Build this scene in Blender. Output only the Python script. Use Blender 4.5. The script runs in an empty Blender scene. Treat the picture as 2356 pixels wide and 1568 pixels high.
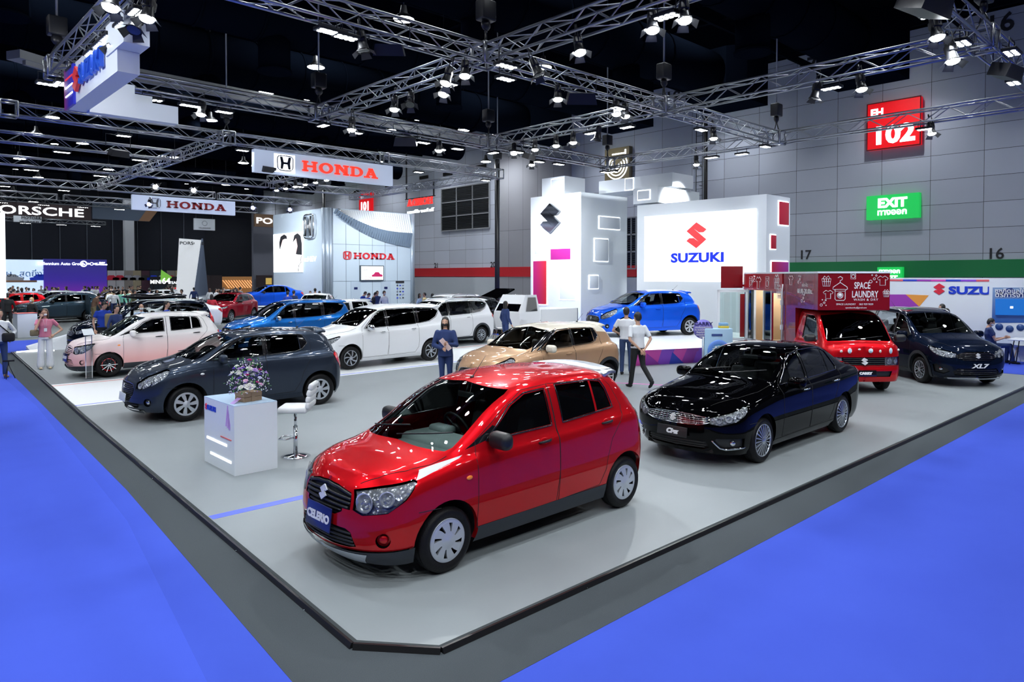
import bpy, bmesh, math, random
from mathutils import Vector, Matrix
R = math.radians; PI = math.pi
S = bpy.context.scene
COL = S.collection
random.seed(7)

# ---------------------------------------------------------------- camera
CAM_H = 2.5; HEAD = R(46.8); PITCH = R(1.25); FPX = 1620.0
cam_d = bpy.data.cameras.new('camera'); cam = bpy.data.objects.new('camera', cam_d); COL.objects.link(cam)
cam.location = (0, 0, CAM_H)
cam.rotation_euler = (R(90) - PITCH, 0, HEAD - R(90))
cam_d.sensor_width = 36; cam_d.lens = 36 * FPX / 2356
cam_d.shift_y = -(784 - 670) / 2356
cam_d.clip_end = 300; cam_d.clip_start = 0.05
S.camera = cam

# ---------------------------------------------------------------- world, view
w = bpy.data.worlds.new('hall_air'); S.world = w; w.use_nodes = True
w.node_tree.nodes['Background'].inputs[0].default_value = (0.50, 0.60, 0.80, 1)
w.node_tree.nodes['Background'].inputs[1].default_value = 0.06
S.view_settings.view_transform = 'Standard'; S.view_settings.look = 'None'
S.view_settings.gamma = 1.0; S.view_settings.exposure = 0.0
try: S.view_settings.use_curve_mapping = False
except Exception: pass
cy = S.cycles
cy.use_denoising = True; cy.max_bounces = 6; cy.diffuse_bounces = 2; cy.glossy_bounces = 3
cy.transmission_bounces = 4; cy.transparent_max_bounces = 10
cy.sample_clamp_indirect = 4.0; cy.sample_clamp_direct = 0; cy.use_adaptive_sampling = True; cy.adaptive_threshold = 0.03
cy.caustics_reflective = False; cy.caustics_refractive = False
cy.use_light_tree = True

# ---------------------------------------------------------------- the lamps of the hall
def spot(loc, aim, power, cone=70, blend=.6, col=(0.93, 0.97, 1.0), rad=.09):
    d = bpy.data.lights.new('lamp_light', 'SPOT'); d.energy = power; d.color = col
    d.spot_size = R(cone); d.spot_blend = blend; d.shadow_soft_size = rad
    o = bpy.data.objects.new('lamp_light', d); COL.objects.link(o)
    o.location = loc
    o.rotation_euler = (Vector(aim) - Vector(loc)).to_track_quat('-Z', 'Y').to_euler()
    return o
TRUSS_Z = 6.2
TX = [-2.3, 2.75, 7.85, 13.0, 18.2, 23.4]; TY = [-2.9, 3.05, 9.0, 14.8, 20.2]
# lamps clamped along the stand's truss grid, shining down on the stand
KEY = 100.0
for yy in (3.05, 9.0, 14.8, 20.2):
    for xx in (1.2, 4.4, 6.3, 9.5, 11.4, 14.6, 16.6, 20.0):
        spot((xx, yy, TRUSS_Z - .45), (xx + (.5 if int(xx * 7) % 2 else -.5), yy + (.9 if yy < 8 else -.6), 0), KEY * (1.1 if yy < 5 else .75), 105, .9)
for xx in (2.75, 7.85, 13.0, 18.2):
    for yy in (0.3, 6.0, 12.0, 17.5):
        spot((xx, yy, TRUSS_Z - .45), (xx + .6, yy + .3, 0), KEY * (.6 if yy < 1 else 1), 100, .9)
for a_, b_, e_ in (((7.85, 9.0, 5.75), (3.6, 4.6, .3), 620), ((13.0, 9.0, 5.75), (9.6, 4.6, .3), 520), ((7.85, 14.8, 5.75), (5.0, 12.2, .3), 480), ((18.2, 9, 5.75), (16.6, 5.6, .5), 380), ((13, 14.8, 5.75), (10.5, 10.2, .5), 330)):
    spot(a_, b_, e_, 62, .7, rad=.05)
# lamps on the trusses washing the white tower and the screen wall, plus spots added to brighten the far booth
for a_, b_, e_ in (((20.3, 20.5, 5.9), (24.4, 22.6, 2.6), 760), ((20.3, 16.5, 5.9), (24.4, 17.5, 2.5), 170), ((19.6, 13.4, 5.9), (24.4, 14.2, 2.5), 150), ((26, 16.6, 6.3), (26, 21.4, 3), 560), ((25.8, 9.0, 6.0), (25.6, 12.4, 3), 130),
                   ((22.5, 6.5, 6.0), (25.6, 7.5, 1.2), 260), ((15.5, 10.6, 5.6), (19.5, 14.2, .8), 260), ((21.5, 22.5, 6), (26, 22, 5), 150), ((-.6, 10.6, 6.3), (2.75, 12.4, 5.6), 190), ((3.8, 10.5, 5.9), (3.6, 13.8, 5.5), 60)):
    spot(a_, b_, e_ * 2.3, 110, .9)
for a_, b_, e_ in (((20, 38, 6.3), (24.5, 41.8, 4), 750), ((26, 37, 6.3), (27, 41.8, 3), 850), ((18, 44, 6.3), (22.6, 46, 3.5), 850), ((12, 24, 6.0), (11, 30, 0), 500), ((6, 33, 6.2), (6, 35, 0), 600), ((16, 32, 6.2), (16, 35, 0), 600), ((4, 58, 6), (6, 60, 0), 900), ((12, 50, 6), (12, 52, 0), 800), ((33.5, 40, 12), (38, 42, 4), 700)):
    spot(a_, b_, e_ * 1.5, 120, .9)
# unseen front-row lamps added to brighten upright faces, tilted into the stand
for a_, b_, e_ in (((-1.5, 3.0, 5.8), (4, 6, .6), 330), ((2.6, -1.0, 5.8), (5.5, 5.5, .6), 330), ((6.5, -.8, 5.8), (9.5, 5.5, .6), 330), ((11, -.5, 5.8), (13.5, 6.0, .6), 300), ((15.5, -.3, 5.8), (17.5, 6, .8), 300),
                   ((-1.5, 8.0, 5.8), (5, 12.5, .6), 520), ((-1.2, 14.0, 5.8), (5, 19.5, .6), 520), ((5.5, 9.6, 5.8), (10.5, 16, .8), 520), ((9.5, 4.2, 5.8), (13.5, 10.5, .8), 260), ((10.5, 13.5, 5.8), (14, 19.5, .8), 260), ((3, 19, 6), (7, 24.5, 1), 260), ((9, 18.5, 6), (12, 22.8, 1), 260), ((13, 3.6, 5.8), (19, 5.5, 1), 260)):
    spot(a_, b_, e_, 75, .9)
# high-bay lamps under the roof
BAYS = [(x, y) for y in (-6, 3, 12, 21, 30, 39, 48, 57, 66, 75, 84) for x in (-12, -4, 4, 12, 20, 28, 35)]
for bx_, by_ in BAYS:
    if by_ > -8:
        spot((bx_, by_, 12.9), (bx_, by_, 0), 1050, 130, .8, (.90, .95, 1.0), .25)

# ---------------------------------------------------------------- helpers
def tag(o, label=None, cat=None, group=None, kind=None):
    if label: o['label'] = label
    if cat: o['category'] = cat
    if group: o['group'] = group
    if kind: o['kind'] = kind
    return o

def empty(name, loc=(0, 0, 0), rz=0.0, label=None, cat=None, group=None):
    o = bpy.data.objects.new(name, None); COL.objects.link(o)
    o.empty_display_size = .1
    o.location = loc; o.rotation_euler = (0, 0, rz)
    return tag(o, label, cat, group)

def copy_tree(o, parent=None, loc=None, rz=None, label=None):
    c = o.copy(); COL.objects.link(c); c.parent = parent
    if loc is not None: c.location = loc
    if rz is not None: c.rotation_euler = (0, 0, rz)
    if label: c['label'] = label
    for ch in list(o.children): copy_tree(ch, c)
    return c

MATS = {}
def mat(name, col=(.8, .8, .8), rough=.5, metal=0.0, coat=0.0, emit=None, es=1.0, spec=.5, noise=None, bump=None, alpha=1.0):
    """noise=(scale, col2, detail) mixes a second colour; bump=(scale,strength)"""
    if name in MATS: return MATS[name]
    m = bpy.data.materials.new(name); m.use_nodes = True; MATS[name] = m
    nt = m.node_tree; b = nt.nodes['Principled BSDF']
    b.inputs['Base Color'].default_value = (*col, 1); b.inputs['Roughness'].default_value = rough
    b.inputs['Metallic'].default_value = metal; b.inputs['Specular IOR Level'].default_value = spec
    if coat: b.inputs['Coat Weight'].default_value = coat; b.inputs['Coat Roughness'].default_value = .015
    if emit is not None:
        b.inputs['Emission Color'].default_value = (*emit, 1); b.inputs['Emission Strength'].default_value = es
        if name.startswith('lamp'): m.cycles.emission_sampling = 'NONE'
    if noise or bump:
        tc = nt.nodes.new('ShaderNodeTexCoord')
    if noise:
        n = nt.nodes.new('ShaderNodeTexNoise'); n.inputs['Scale'].default_value = noise[0]; n.inputs['Detail'].default_value = noise[2]
        nt.links.new(tc.outputs['Object'], n.inputs['Vector'])
        mx = nt.nodes.new('ShaderNodeMix'); mx.data_type = 'RGBA'
        mx.inputs[6].default_value = (*col, 1); mx.inputs[7].default_value = (*noise[1], 1)
        nt.links.new(n.outputs['Fac'], mx.inputs[0]); nt.links.new(mx.outputs[2], b.inputs['Base Color'])
    if bump:
        n2 = nt.nodes.new('ShaderNodeTexNoise'); n2.inputs['Scale'].default_value = bump[0]; n2.inputs['Detail'].default_value = 3
        nt.links.new(tc.outputs['Object'], n2.inputs['Vector'])
        bp = nt.nodes.new('ShaderNodeBump'); bp.inputs['Strength'].default_value = bump[1]; bp.inputs['Distance'].default_value = .01
        nt.links.new(n2.outputs['Fac'], bp.inputs['Height']); nt.links.new(bp.outputs['Normal'], b.inputs['Normal'])
    return m

def glass_mat(name, tint=(.55, .62, .6), refl=.09, rough=0.0):
    if name in MATS: return MATS[name]
    m = bpy.data.materials.new(name); m.use_nodes = True; MATS[name] = m
    nt = m.node_tree; nt.nodes.remove(nt.nodes['Principled BSDF'])
    out = nt.nodes['Material Output']
    tr = nt.nodes.new('ShaderNodeBsdfTransparent'); tr.inputs[0].default_value = (*tint, 1)
    gl = nt.nodes.new('ShaderNodeBsdfGlossy'); gl.inputs['Roughness'].default_value = rough
    fr = nt.nodes.new('ShaderNodeFresnel'); fr.inputs[0].default_value = 1.5
    ad = nt.nodes.new('ShaderNodeMath'); ad.operation = 'ADD'; ad.inputs[1].default_value = refl - .04; ad.use_clamp = True
    mx = nt.nodes.new('ShaderNodeMixShader')
    nt.links.new(fr.outputs[0], ad.inputs[0]); nt.links.new(ad.outputs[0], mx.inputs[0])
    nt.links.new(tr.outputs[0], mx.inputs[1]); nt.links.new(gl.outputs[0], mx.inputs[2])
    nt.links.new(mx.outputs[0], out.inputs[0])
    return m

class MB:
    """collects shapes into ONE mesh"""
    def __init__(s): s.v = []; s.f = []; s.mi = []; s.mats = []; s.cur = 0; s.sm = []
    def use(s, m):
        if m not in s.mats: s.mats.append(m)
        s.cur = s.mats.index(m); return s
    def add(s, vs, fs, smooth=False):
        o = len(s.v); s.v += [tuple(p) for p in vs]
        for f in fs: s.f.append(tuple(i + o for i in f)); s.mi.append(s.cur); s.sm.append(smooth)
        return s
    def box(s, c, d, rz=0.0, M=None, bev=0.0):
        x, y, z = d[0] / 2, d[1] / 2, d[2] / 2
        T = Matrix.Translation(c) @ Matrix.Rotation(rz, 4, 'Z')
        if M is not None: T = M @ T
        if bev <= 0:
            vs = [T @ Vector(p) for p in ((-x, -y, -z), (x, -y, -z), (x, y, -z), (-x, y, -z), (-x, -y, z), (x, -y, z), (x, y, z), (-x, y, z))]
            return s.add(vs, [(0, 3, 2, 1), (4, 5, 6, 7), (0, 1, 5, 4), (1, 2, 6, 5), (2, 3, 7, 6), (3, 0, 4, 7)])
        b = min(bev, x * .9, y * .9, z * .9); bm = bmesh.new()
        bmesh.ops.create_cube(bm, size=1.0)
        for v in bm.verts: v.co = Vector((v.co.x * 2 * x, v.co.y * 2 * y, v.co.z * 2 * z))
        bmesh.ops.bevel(bm, geom=bm.edges[:], offset=b, segments=3, profile=.5, affect='EDGES')
        bm.verts.index_update()
        s.add([T @ v.co for v in bm.verts], [[v.index for v in f.verts] for f in bm.faces], True); bm.free(); return s
    def b2(s, p0, p1):
        return s.box([(a + b) / 2 for a, b in zip(p0, p1)], [abs(a - b) for a, b in zip(p0, p1)])
    def tube(s, pts, r, n=8, caps=True, M=None, closed=False):
        pts = [Vector(p) for p in pts]
        if M is not None: pts = [M @ p for p in pts]
        rs = r if isinstance(r, (list, tuple)) else [r] * len(pts)
        L = len(pts); vs = []; prev = None
        for i, p in enumerate(pts):
            if closed: d = pts[(i + 1) % L] - pts[i - 1]
            else: d = pts[min(i + 1, L - 1)] - pts[max(i - 1, 0)]
            if d.length < 1e-9: d = Vector((0, 0, 1))
            d.normalize()
            if prev is None: a = d.orthogonal().normalized()
            else:
                a = prev - d * prev.dot(d)
                a = a.normalized() if a.length > 1e-6 else d.orthogonal().normalized()
            prev = a; b = d.cross(a)
            for k in range(n):
                t = 2 * PI * k / n; vs.append(p + (a * math.cos(t) + b * math.sin(t)) * rs[i])
        fs = [(i * n + k, i * n + (k + 1) % n, (i + 1) * n + (k + 1) % n, (i + 1) * n + k) for i in range(L - 1) for k in range(n)]
        if closed: fs += [((L - 1) * n + k, (L - 1) * n + (k + 1) % n, (k + 1) % n, k) for k in range(n)]
        s.add(vs, fs, True)
        if caps and not closed:
            o = len(s.v) - len(vs)
            s.f.append(tuple(o + k for k in reversed(range(n)))); s.mi.append(s.cur); s.sm.append(False)
            s.f.append(tuple(o + (L - 1) * n + k for k in range(n))); s.mi.append(s.cur); s.sm.append(False)
        return s
    def lathe(s, prof, n=24, M=None, arc=2 * PI, smooth=True):
        """prof: [(r,z)] around Z"""
        M = M or Matrix.Identity(4); vs = []; full = abs(arc - 2 * PI) < 1e-6
        m = n if full else n + 1
        for i in range(m):
            t = arc * i / n; c, q = math.cos(t), math.sin(t)
            for r, z in prof: vs.append(M @ Vector((r * c, r * q, z)))
        L = len(prof); fs = []
        for i in range(n):
            j = (i + 1) % m
            for k in range(L - 1): fs.append((i * L + k, j * L + k, j * L + k + 1, i * L + k + 1))
        return s.add(vs, fs, smooth)
    def prism(s, poly, h, M=None, z0=0.0, smooth=False):
        """poly [(x,y)] ccw extruded z0..z0+h"""
        M = M or Matrix.Identity(4); n = len(poly)
        vs = [M @ Vector((x, y, z0)) for x, y in poly] + [M @ Vector((x, y, z0 + h)) for x, y in poly]
        return s.add(vs, [tuple(reversed(range(n))), tuple(range(n, 2 * n))] + [(i, (i + 1) % n, n + (i + 1) % n, n + i) for i in range(n)], smooth)
    def ball(s, c, r, n=12, M=None):
        r = r if isinstance(r, (tuple, list)) else (r, r, r); m = max(4, n // 2 + 1); vs = []
        T = M or Matrix.Identity(4)
        for i in range(m + 1):
            a = PI * i / m
            for k in range(n):
                t = 2 * PI * k / n
                vs.append(T @ Vector((c[0] + r[0] * math.sin(a) * math.cos(t), c[1] + r[1] * math.sin(a) * math.sin(t), c[2] + r[2] * math.cos(a))))
        return s.add(vs, [(i * n + k, (i + 1) * n + k, (i + 1) * n + (k + 1) % n, i * n + (k + 1) % n) for i in range(m) for k in range(n)], True)
    def build(s, name, m=None, parent=None, loc=None, **kw):
        me = bpy.data.meshes.new(name); me.from_pydata(s.v, [], s.f)
        ms = s.mats if s.mats else [m]
        for x in ms: me.materials.append(x)
        me.polygons.foreach_set('material_index', s.mi); me.polygons.foreach_set('use_smooth', s.sm)
        me.validate(); me.update()
        o = bpy.data.objects.new(name, me); COL.objects.link(o); o.parent = parent
        if loc is not None: o.location = loc
        return tag(o, **kw)

def axisM(o, z, x=None):
    """frame at o with local Z along z"""
    z = Vector(z).normalized(); x = Vector(x) if x else z.orthogonal()
    x = (x - z * x.dot(z)).normalized(); y = z.cross(x)
    return Matrix.Translation(o) @ Matrix((x, y, z)).transposed().to_4x4()

def text_mesh(txt, size, depth=.01, off=0.0, align='CENTER', sx=1.0, shear=0.0, spacing=1.0, cap=None):
    """returns (verts, faces) of text standing in local XY, extruded +Z, centred vertically on cap height"""
    c = bpy.data.curves.new('t', 'FONT'); c.body = txt; c.size = size; c.extrude = depth / 2; c.offset = off
    c.align_x = align; c.shear = shear; c.space_character = spacing; c.resolution_u = 3
    o = bpy.data.objects.new('t', c); COL.objects.link(o)
    dg = bpy.context.evaluated_depsgraph_get(); dg.update()
    me = bpy.data.meshes.new_from_object(o.evaluated_get(dg))
    vs = [(v.co.x * sx, v.co.y - size * .36, v.co.z + depth / 2) for v in me.vertices]; fs = [tuple(p.vertices) for p in me.polygons]
    bpy.data.meshes.remove(me); bpy.data.objects.remove(o); bpy.data.curves.remove(c)
    return vs, fs
def face_frame(o, right, up=(0, 0, 1)):
    """local X = right, local Y = up, local Z = outwards"""
    r = Vector(right).normalized(); u = Vector(up).normalized(); n = r.cross(u)
    return Matrix.Translation(o) @ Matrix((r, u, n)).transposed().to_4x4()
def put_text(mb, txt, size, M, **kw):
    vs, fs = text_mesh(txt, size, **kw); mb.add([M @ Vector(v) for v in vs], fs); return mb

def pchip(tab):
    """monotone cubic interpolation over [(x,v)]"""
    xs = [t[0] for t in tab]; ys = [t[1] for t in tab]; n = len(xs)
    if n == 1: return lambda x: ys[0]
    h = [xs[i + 1] - xs[i] for i in range(n - 1)]; d = [(ys[i + 1] - ys[i]) / h[i] for i in range(n - 1)]
    m = [d[0]] + [0 if d[i - 1] * d[i] <= 0 else 2 * d[i - 1] * d[i] / (d[i - 1] + d[i]) for i in range(1, n - 1)] + [d[-1]]
    def f(x):
        if x <= xs[0]: return ys[0]
        if x >= xs[-1]: return ys[-1]
        i = 0
        while x > xs[i + 1]: i += 1
        t = (x - xs[i]) / h[i]; t2 = t * t; t3 = t2 * t
        return (2 * t3 - 3 * t2 + 1) * ys[i] + (t3 - 2 * t2 + t) * h[i] * m[i] + (-2 * t3 + 3 * t2) * ys[i + 1] + (t3 - t2) * h[i] * m[i + 1]
    return f
# ================================================================ cars
def lerp(a, b, t): return a + (b - a) * t
PAINTS = {}
def paint(name, col, metal=.35, rough=.32, rim_light=None):
    m = mat(name, col, rough, metal, coat=1.0, spec=.0)
    m.node_tree.nodes['Principled BSDF'].inputs['Coat IOR'].default_value = 1.30
    return m
M_BLACK = mat('black_plastic', (.012, .013, .015), .45)
M_GLOSSBLK = mat('gloss_black', (.006, .006, .008), .12, 0, coat=1)
M_TYRE = mat('tyre_rubber', (.006, .006, .007), .5, spec=.25, bump=(60, .3))
M_SEAM = mat('seam_black', (.004, .004, .005), .8)
M_CHROME = mat('chrome', (.82, .84, .87), .08, 1.0)
M_BRIGHT = mat('bright_reflector', (.88, .90, .93), .22, .35, coat=.6)
M_SILVER = mat('alloy_silver', (.62, .66, .72), .28, .85)
M_HUBCAP = mat('hubcap_silver', (.60, .64, .70), .35, .5, coat=.5)
M_DISHBLK = mat('wheel_dish_black', (.015, .015, .017), .35, .3)
M_REDLENS = mat('red_lens', (.62, .008, .012), .1, 0, coat=1)
M_ORANGE = mat('orange_lens', (1.0, .25, .02), .15, 0, coat=1)
M_PLATE = mat('navy_plate', (.006, .012, .09), .3, 0, coat=.6)
M_WHITE = mat('white_lettering', (.85, .87, .9), .4)
M_SEAT = mat('seat_cloth', (.06, .062, .068), .8, bump=(90, .2))
M_DASH = mat('dashboard', (.22, .27, .27), .6)
M_CLAD = mat('cladding_grey', (.022, .028, .036), .5)
M_UNDER = mat('underbody_black', (.006, .006, .006), .9)
M_GLASS = glass_mat('windscreen_glass', (.80, .88, .86), .07)
M_TINT = glass_mat('tinted_glass', (.16, .17, .175), .06)
M_MID = glass_mat('half_tinted_glass', (.42, .45, .46), .06)
M_DARKTINT = glass_mat('dark_tinted_glass', (.045, .048, .05), .06)
M_LENS = glass_mat('lamp_lens', (.96, .98, 1.0), .05)
def lampcup_mat(name='headlamp_chrome', dark=False):
    if name in MATS: return MATS[name]
    m = mat(name, (.9, .92, .95) if not dark else (.16, .165, .18), .22, .45)
    nt = m.node_tree; b = nt.nodes['Principled BSDF']
    tc = nt.nodes.new('ShaderNodeTexCoord'); v = nt.nodes.new('ShaderNodeTexVoronoi'); v.inputs['Scale'].default_value = 26
    nt.links.new(tc.outputs['Object'], v.inputs['Vector'])
    bp = nt.nodes.new('ShaderNodeBump'); bp.inputs['Strength'].default_value = .9; bp.inputs['Distance'].default_value = .03
    nt.links.new(v.outputs['Distance'], bp.inputs['Height']); nt.links.new(bp.outputs['Normal'], b.inputs['Normal'])
    cr = nt.nodes.new('ShaderNodeValToRGB'); cr.color_ramp.elements[0].color = (.04, .045, .055, 1) if dark else (.9, .92, .95, 1)
    cr.color_ramp.elements[1].color = (.65, .68, .72, 1) if dark else (.55, .58, .64, 1); cr.color_ramp.elements[1].position = .55
    nt.links.new(v.outputs['Distance'], cr.inputs[0]); nt.links.new(cr.outputs[0], b.inputs['Base Color'])
    return m
M_CUP = lampcup_mat(); M_CUPD = lampcup_mat('headlamp_dark_chrome', True)

def catmull(P, segs):
    out = []; n = len(P)
    for i in range(n - 1):
        p0 = P[i - 1] if i else tuple(2 * a - b for a, b in zip(P[0], P[1])); p1 = P[i]; p2 = P[i + 1]
        p3 = P[i + 2] if i + 2 < n else tuple(2 * a - b for a, b in zip(P[-1], P[-2]))
        for k in range(segs[i]):
            t = k / segs[i]
            out.append(tuple(.5 * ((2 * b) + (-a + c) * t + (2 * a - 5 * b + 4 * c - d) * t * t + (-a + 3 * b - 3 * c + d) * t ** 3) for a, b, c, d in zip(p0, p1, p2, p3)))
    out.append(tuple(P[-1])); return out

class Shell:
    """half body (y>=0) lofted from profile tables; carve() clips regions off it into parts"""
    def __init__(s, c):
        s.c = c; W = c['W'] / 2
        zc, zr, zb, yr, yb, hw = (pchip(c[k]) for k in ('zc', 'zr', 'zb', 'yr', 'yb', 'hw'))
        xf, xr = pchip(c['front_x']), pchip(c['rear_x'])
        x0, x1 = c['x0'], c['x1']; Bf, nf, Br, nr = c['plan']; xsf, xsr = c['xs']
        low = c.get('low', .2)
        def plan(n):
            L = [(y, (1 - y ** n) ** (1 / n)) for y in (0, .07, .16, .26, .37, .48, .58, .67, .75, .82, .875, .92)]
            L += [((1 - x ** n) ** (1 / n), x) for x in (.36, .25, .16, .08, 0)]
            L = sorted(set(L)); return L
        st = [(x0 + Bf * (1 - X), Y) for Y, X in plan(nf)]
        a, b = x0 + Bf, x1 - Br; n = int((b - a) / c.get('step', .075)); st += [(a + (b - a) * i / n, 1.0) for i in range(1, n)]
        st += [(x1 - Br * (1 - X), Y) for Y, X in reversed(plan(nr))]
        segs = [4, 3, 3, 3, 2, 3, 4, 3, 2]; s.rows = sum(segs) + 1
        s.R_RAIL = 7; s.R_BELT = 13
        G = []; sA = []; acc = 0; prev = None
        for x, pf in st:
            h = W * hw(x); z_b = zb(x); z_r = max(zr(x), z_b + .001); z_c = max(zc(x), z_r + .002); y_r = yr(x); y_b = min(yb(x), h)
            gm = (lerp(y_r, y_b, .5) + c.get('bulge', .02), lerp(z_r, z_b, .5))
            zsh = z_b - .075; low2 = low + c.get('lowrise', 0)
            P = [(0, z_c), (y_r * .58, z_c - (z_c - z_r) * .22), (y_r, z_r), gm, (y_b, z_b), (h * .985, zsh), (h, .66 * zsh + .03), (h * .982, .42), (h * .955, .27), (h * .90, low)]
            sec = catmull(P, segs)
            row = []
            for y, z in sec:
                X = x
                if x < xsf: X = xsf + (x - xsf) * (xsf - xf(z)) / (xsf - x0)
                if x > xsr: X = xsr + (x - xsr) * (xr(z) - xsr) / (x1 - xsr)
                row.append(Vector((X, y * pf, z)))
            G.append(row)
            q = (x, h * pf)
            if prev: acc += math.dist(prev, q)
            prev = q; sA.append(acc)
        for it_ in range(12):
            for j in range(s.rows):
                col_ = [G[i][j].copy() for i in range(len(G))]
                for i in range(14, len(G) - 14):
                    if it_ > 1 and c['cowl_x'] - .12 < st[i][0] < c['ws_top'][0] + .12: continue
                    if c['x1'] > 3.6 and it_ > 2 and st[i][0] > 2.3: continue
                    d0, d1 = (col_[i] - col_[i - 1]).length, (col_[i + 1] - col_[i]).length
                    if max(d0, d1) < 3 * min(d0, d1): G[i][j].z = .25 * col_[i - 1].z + .5 * col_[i].z + .25 * col_[i + 1].z; G[i][j].y = .25 * col_[i - 1].y + .5 * col_[i].y + .25 * col_[i + 1].y
        s.G = G; s.sf = sA; s.tot = acc
        ns, nr_ = len(G), s.rows
        N = [[Vector() for _ in range(nr_)] for _ in range(ns)]
        for i in range(ns):
            for j in range(nr_):
                du = G[min(i + 1, ns - 1)][j] - G[max(i - 1, 0)][j]; dv = G[i][min(j + 1, nr_ - 1)] - G[i][max(j - 1, 0)]
                nn = du.cross(dv)
                if j == 0: nn.y = 0
                if i == 0: nn = Vector((-1, 0, .05))
                if i == ns - 1: nn = Vector((1, 0, .05))
                N[i][j] = nn.normalized() if nn.length > 1e-9 else Vector((0, 0, 1))
        s.N = N; s.polys = []; s.quads = []
        for i in range(ns - 1):
            for j in range(nr_ - 1):
                vs = [(i, j), (i, j + 1), (i + 1, j + 1), (i + 1, j)]
                P = [(*G[a][b], s.sf[a], *N[a][b]) for a, b in vs]
                if i == 0 and False: continue
                s.polys.append(['body', P, i, j]); s.quads.append((P, i, j))
    def co(s, sp, p):
        if sp in 'LUA': return (p[0], p[2])
        if sp == 'F': return (p[3], p[2])
        if sp == 'R': return (s.tot - p[3], p[2])
        if sp == 'W': return (p[1], p[2])
        if sp in 'TQ': return (p[0], p[1])
    def ok(s, sp, P, i, j, xr=None):
        mx = sum(p[0] for p in P) / len(P)
        if xr and not (xr[0] <= mx <= xr[1]): return False
        ny = sum(p[5] for p in P) / len(P); nx = sum(p[4] for p in P) / len(P)
        if sp == 'L': return j >= s.R_RAIL - 1 and ny > .35
        if sp == 'U': return j >= s.R_RAIL - 1
        if sp == 'F': return mx < 1.0 and j >= 2
        if sp == 'R': return mx > s.c['xs'][1] - .1 and j >= 3
        if sp == 'W': return j < s.R_BELT and abs(nx) > .22
        if sp == 'T': return j <= s.R_BELT + 1
        if sp == 'Q': return j <= s.R_RAIL + 1
        if sp == 'A': return s.R_RAIL - 3 <= j <= s.R_BELT + 1
    def carve(s, new, sp, poly, src=('body',), xr=None):
        """poly convex in the chosen space (any winding)"""
        ar = sum(poly[i - 1][0] * poly[i][1] - poly[i][0] * poly[i - 1][1] for i in range(len(poly)))
        if ar < 0: poly = poly[::-1]
        bx0, bx1 = min(p[0] for p in poly), max(p[0] for p in poly); by0, by1 = min(p[1] for p in poly), max(p[1] for p in poly)
        out = []
        for rec in s.polys:
            tg, P, i, j = rec
            if tg not in src or not s.ok(sp, P, i, j, xr): out.append(rec); continue
            C = [s.co(sp, p) for p in P]
            if max(c[0] for c in C) < bx0 or min(c[0] for c in C) > bx1 or max(c[1] for c in C) < by0 or min(c[1] for c in C) > by1: out.append(rec); continue
            cur = P; rest = []
            for k in range(len(poly)):
                a, b = poly[k - 1], poly[k]; ex, ey = b[0] - a[0], b[1] - a[1]
                D = [ex * (s.co(sp, p)[1] - a[1]) - ey * (s.co(sp, p)[0] - a[0]) for p in cur]
                if min(D) >= -1e-9: continue
                if max(D) <= 1e-9: rest.append(cur); cur = None; break
                I, O = [], []; n = len(cur)
                for m in range(n):
                    p, q, dp, dq = cur[m], cur[(m + 1) % n], D[m], D[(m + 1) % n]
                    if dp >= 0: I.append(p)
                    if dp <= 0: O.append(p)
                    if dp * dq < 0:
                        t = dp / (dp - dq); x = tuple(lerp(u, v, t) for u, v in zip(p, q)); I.append(x); O.append(x)
                if len(O) > 2: rest.append(O)
                cur = I
                if len(cur) < 3: cur = None; break
            if cur is None: out.append(rec); continue
            for r_ in rest: out.append([tg, r_, i, j])
            out.append([new, cur, i, j])
        s.polys = out
    def drop(s, tg): s.polys = [r for r in s.polys if r[0] != tg]
    def surf(s, sp, a, b, xr=None):
        best = None
        for P, i, j in s.quads:
            C = [s.co(sp, p) for p in P]
            if not (min(c[0] for c in C) - 1e-6 <= a <= max(c[0] for c in C) + 1e-6 and min(c[1] for c in C) - 1e-6 <= b <= max(c[1] for c in C) + 1e-6): continue
            if not s.ok(sp, P, i, j, xr): continue
            for t in ((0, 1, 2), (0, 2, 3)):
                (x1, y1), (x2, y2), (x3, y3) = (C[k] for k in t)
                d = (y2 - y3) * (x1 - x3) + (x3 - x2) * (y1 - y3)
                if abs(d) < 1e-12: continue
                l1 = ((y2 - y3) * (a - x3) + (x3 - x2) * (b - y3)) / d; l2 = ((y3 - y1) * (a - x3) + (x1 - x3) * (b - y3)) / d; l3 = 1 - l1 - l2
                if min(l1, l2, l3) > -1e-4:
                    v = [l1 * P[t[0]][k] + l2 * P[t[1]][k] + l3 * P[t[2]][k] for k in range(7)]
                    return Vector(v[:3]), Vector(v[4:7]).normalized()
        return best
    def drape(s, sp, pts, step=.045, off=0.0, xr=None, closed=False):
        if closed: pts = pts + [pts[0]]
        out = []
        for a, b in zip(pts, pts[1:]):
            n = max(1, int(math.dist(a, b) / step))
            for k in range(n + (1 if b is pts[-1] else 0)):
                r = s.surf(sp, lerp(a[0], b[0], k / n), lerp(a[1], b[1], k / n), xr)
                if r: out.append(r[0] + r[1] * off)
        return out
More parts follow.
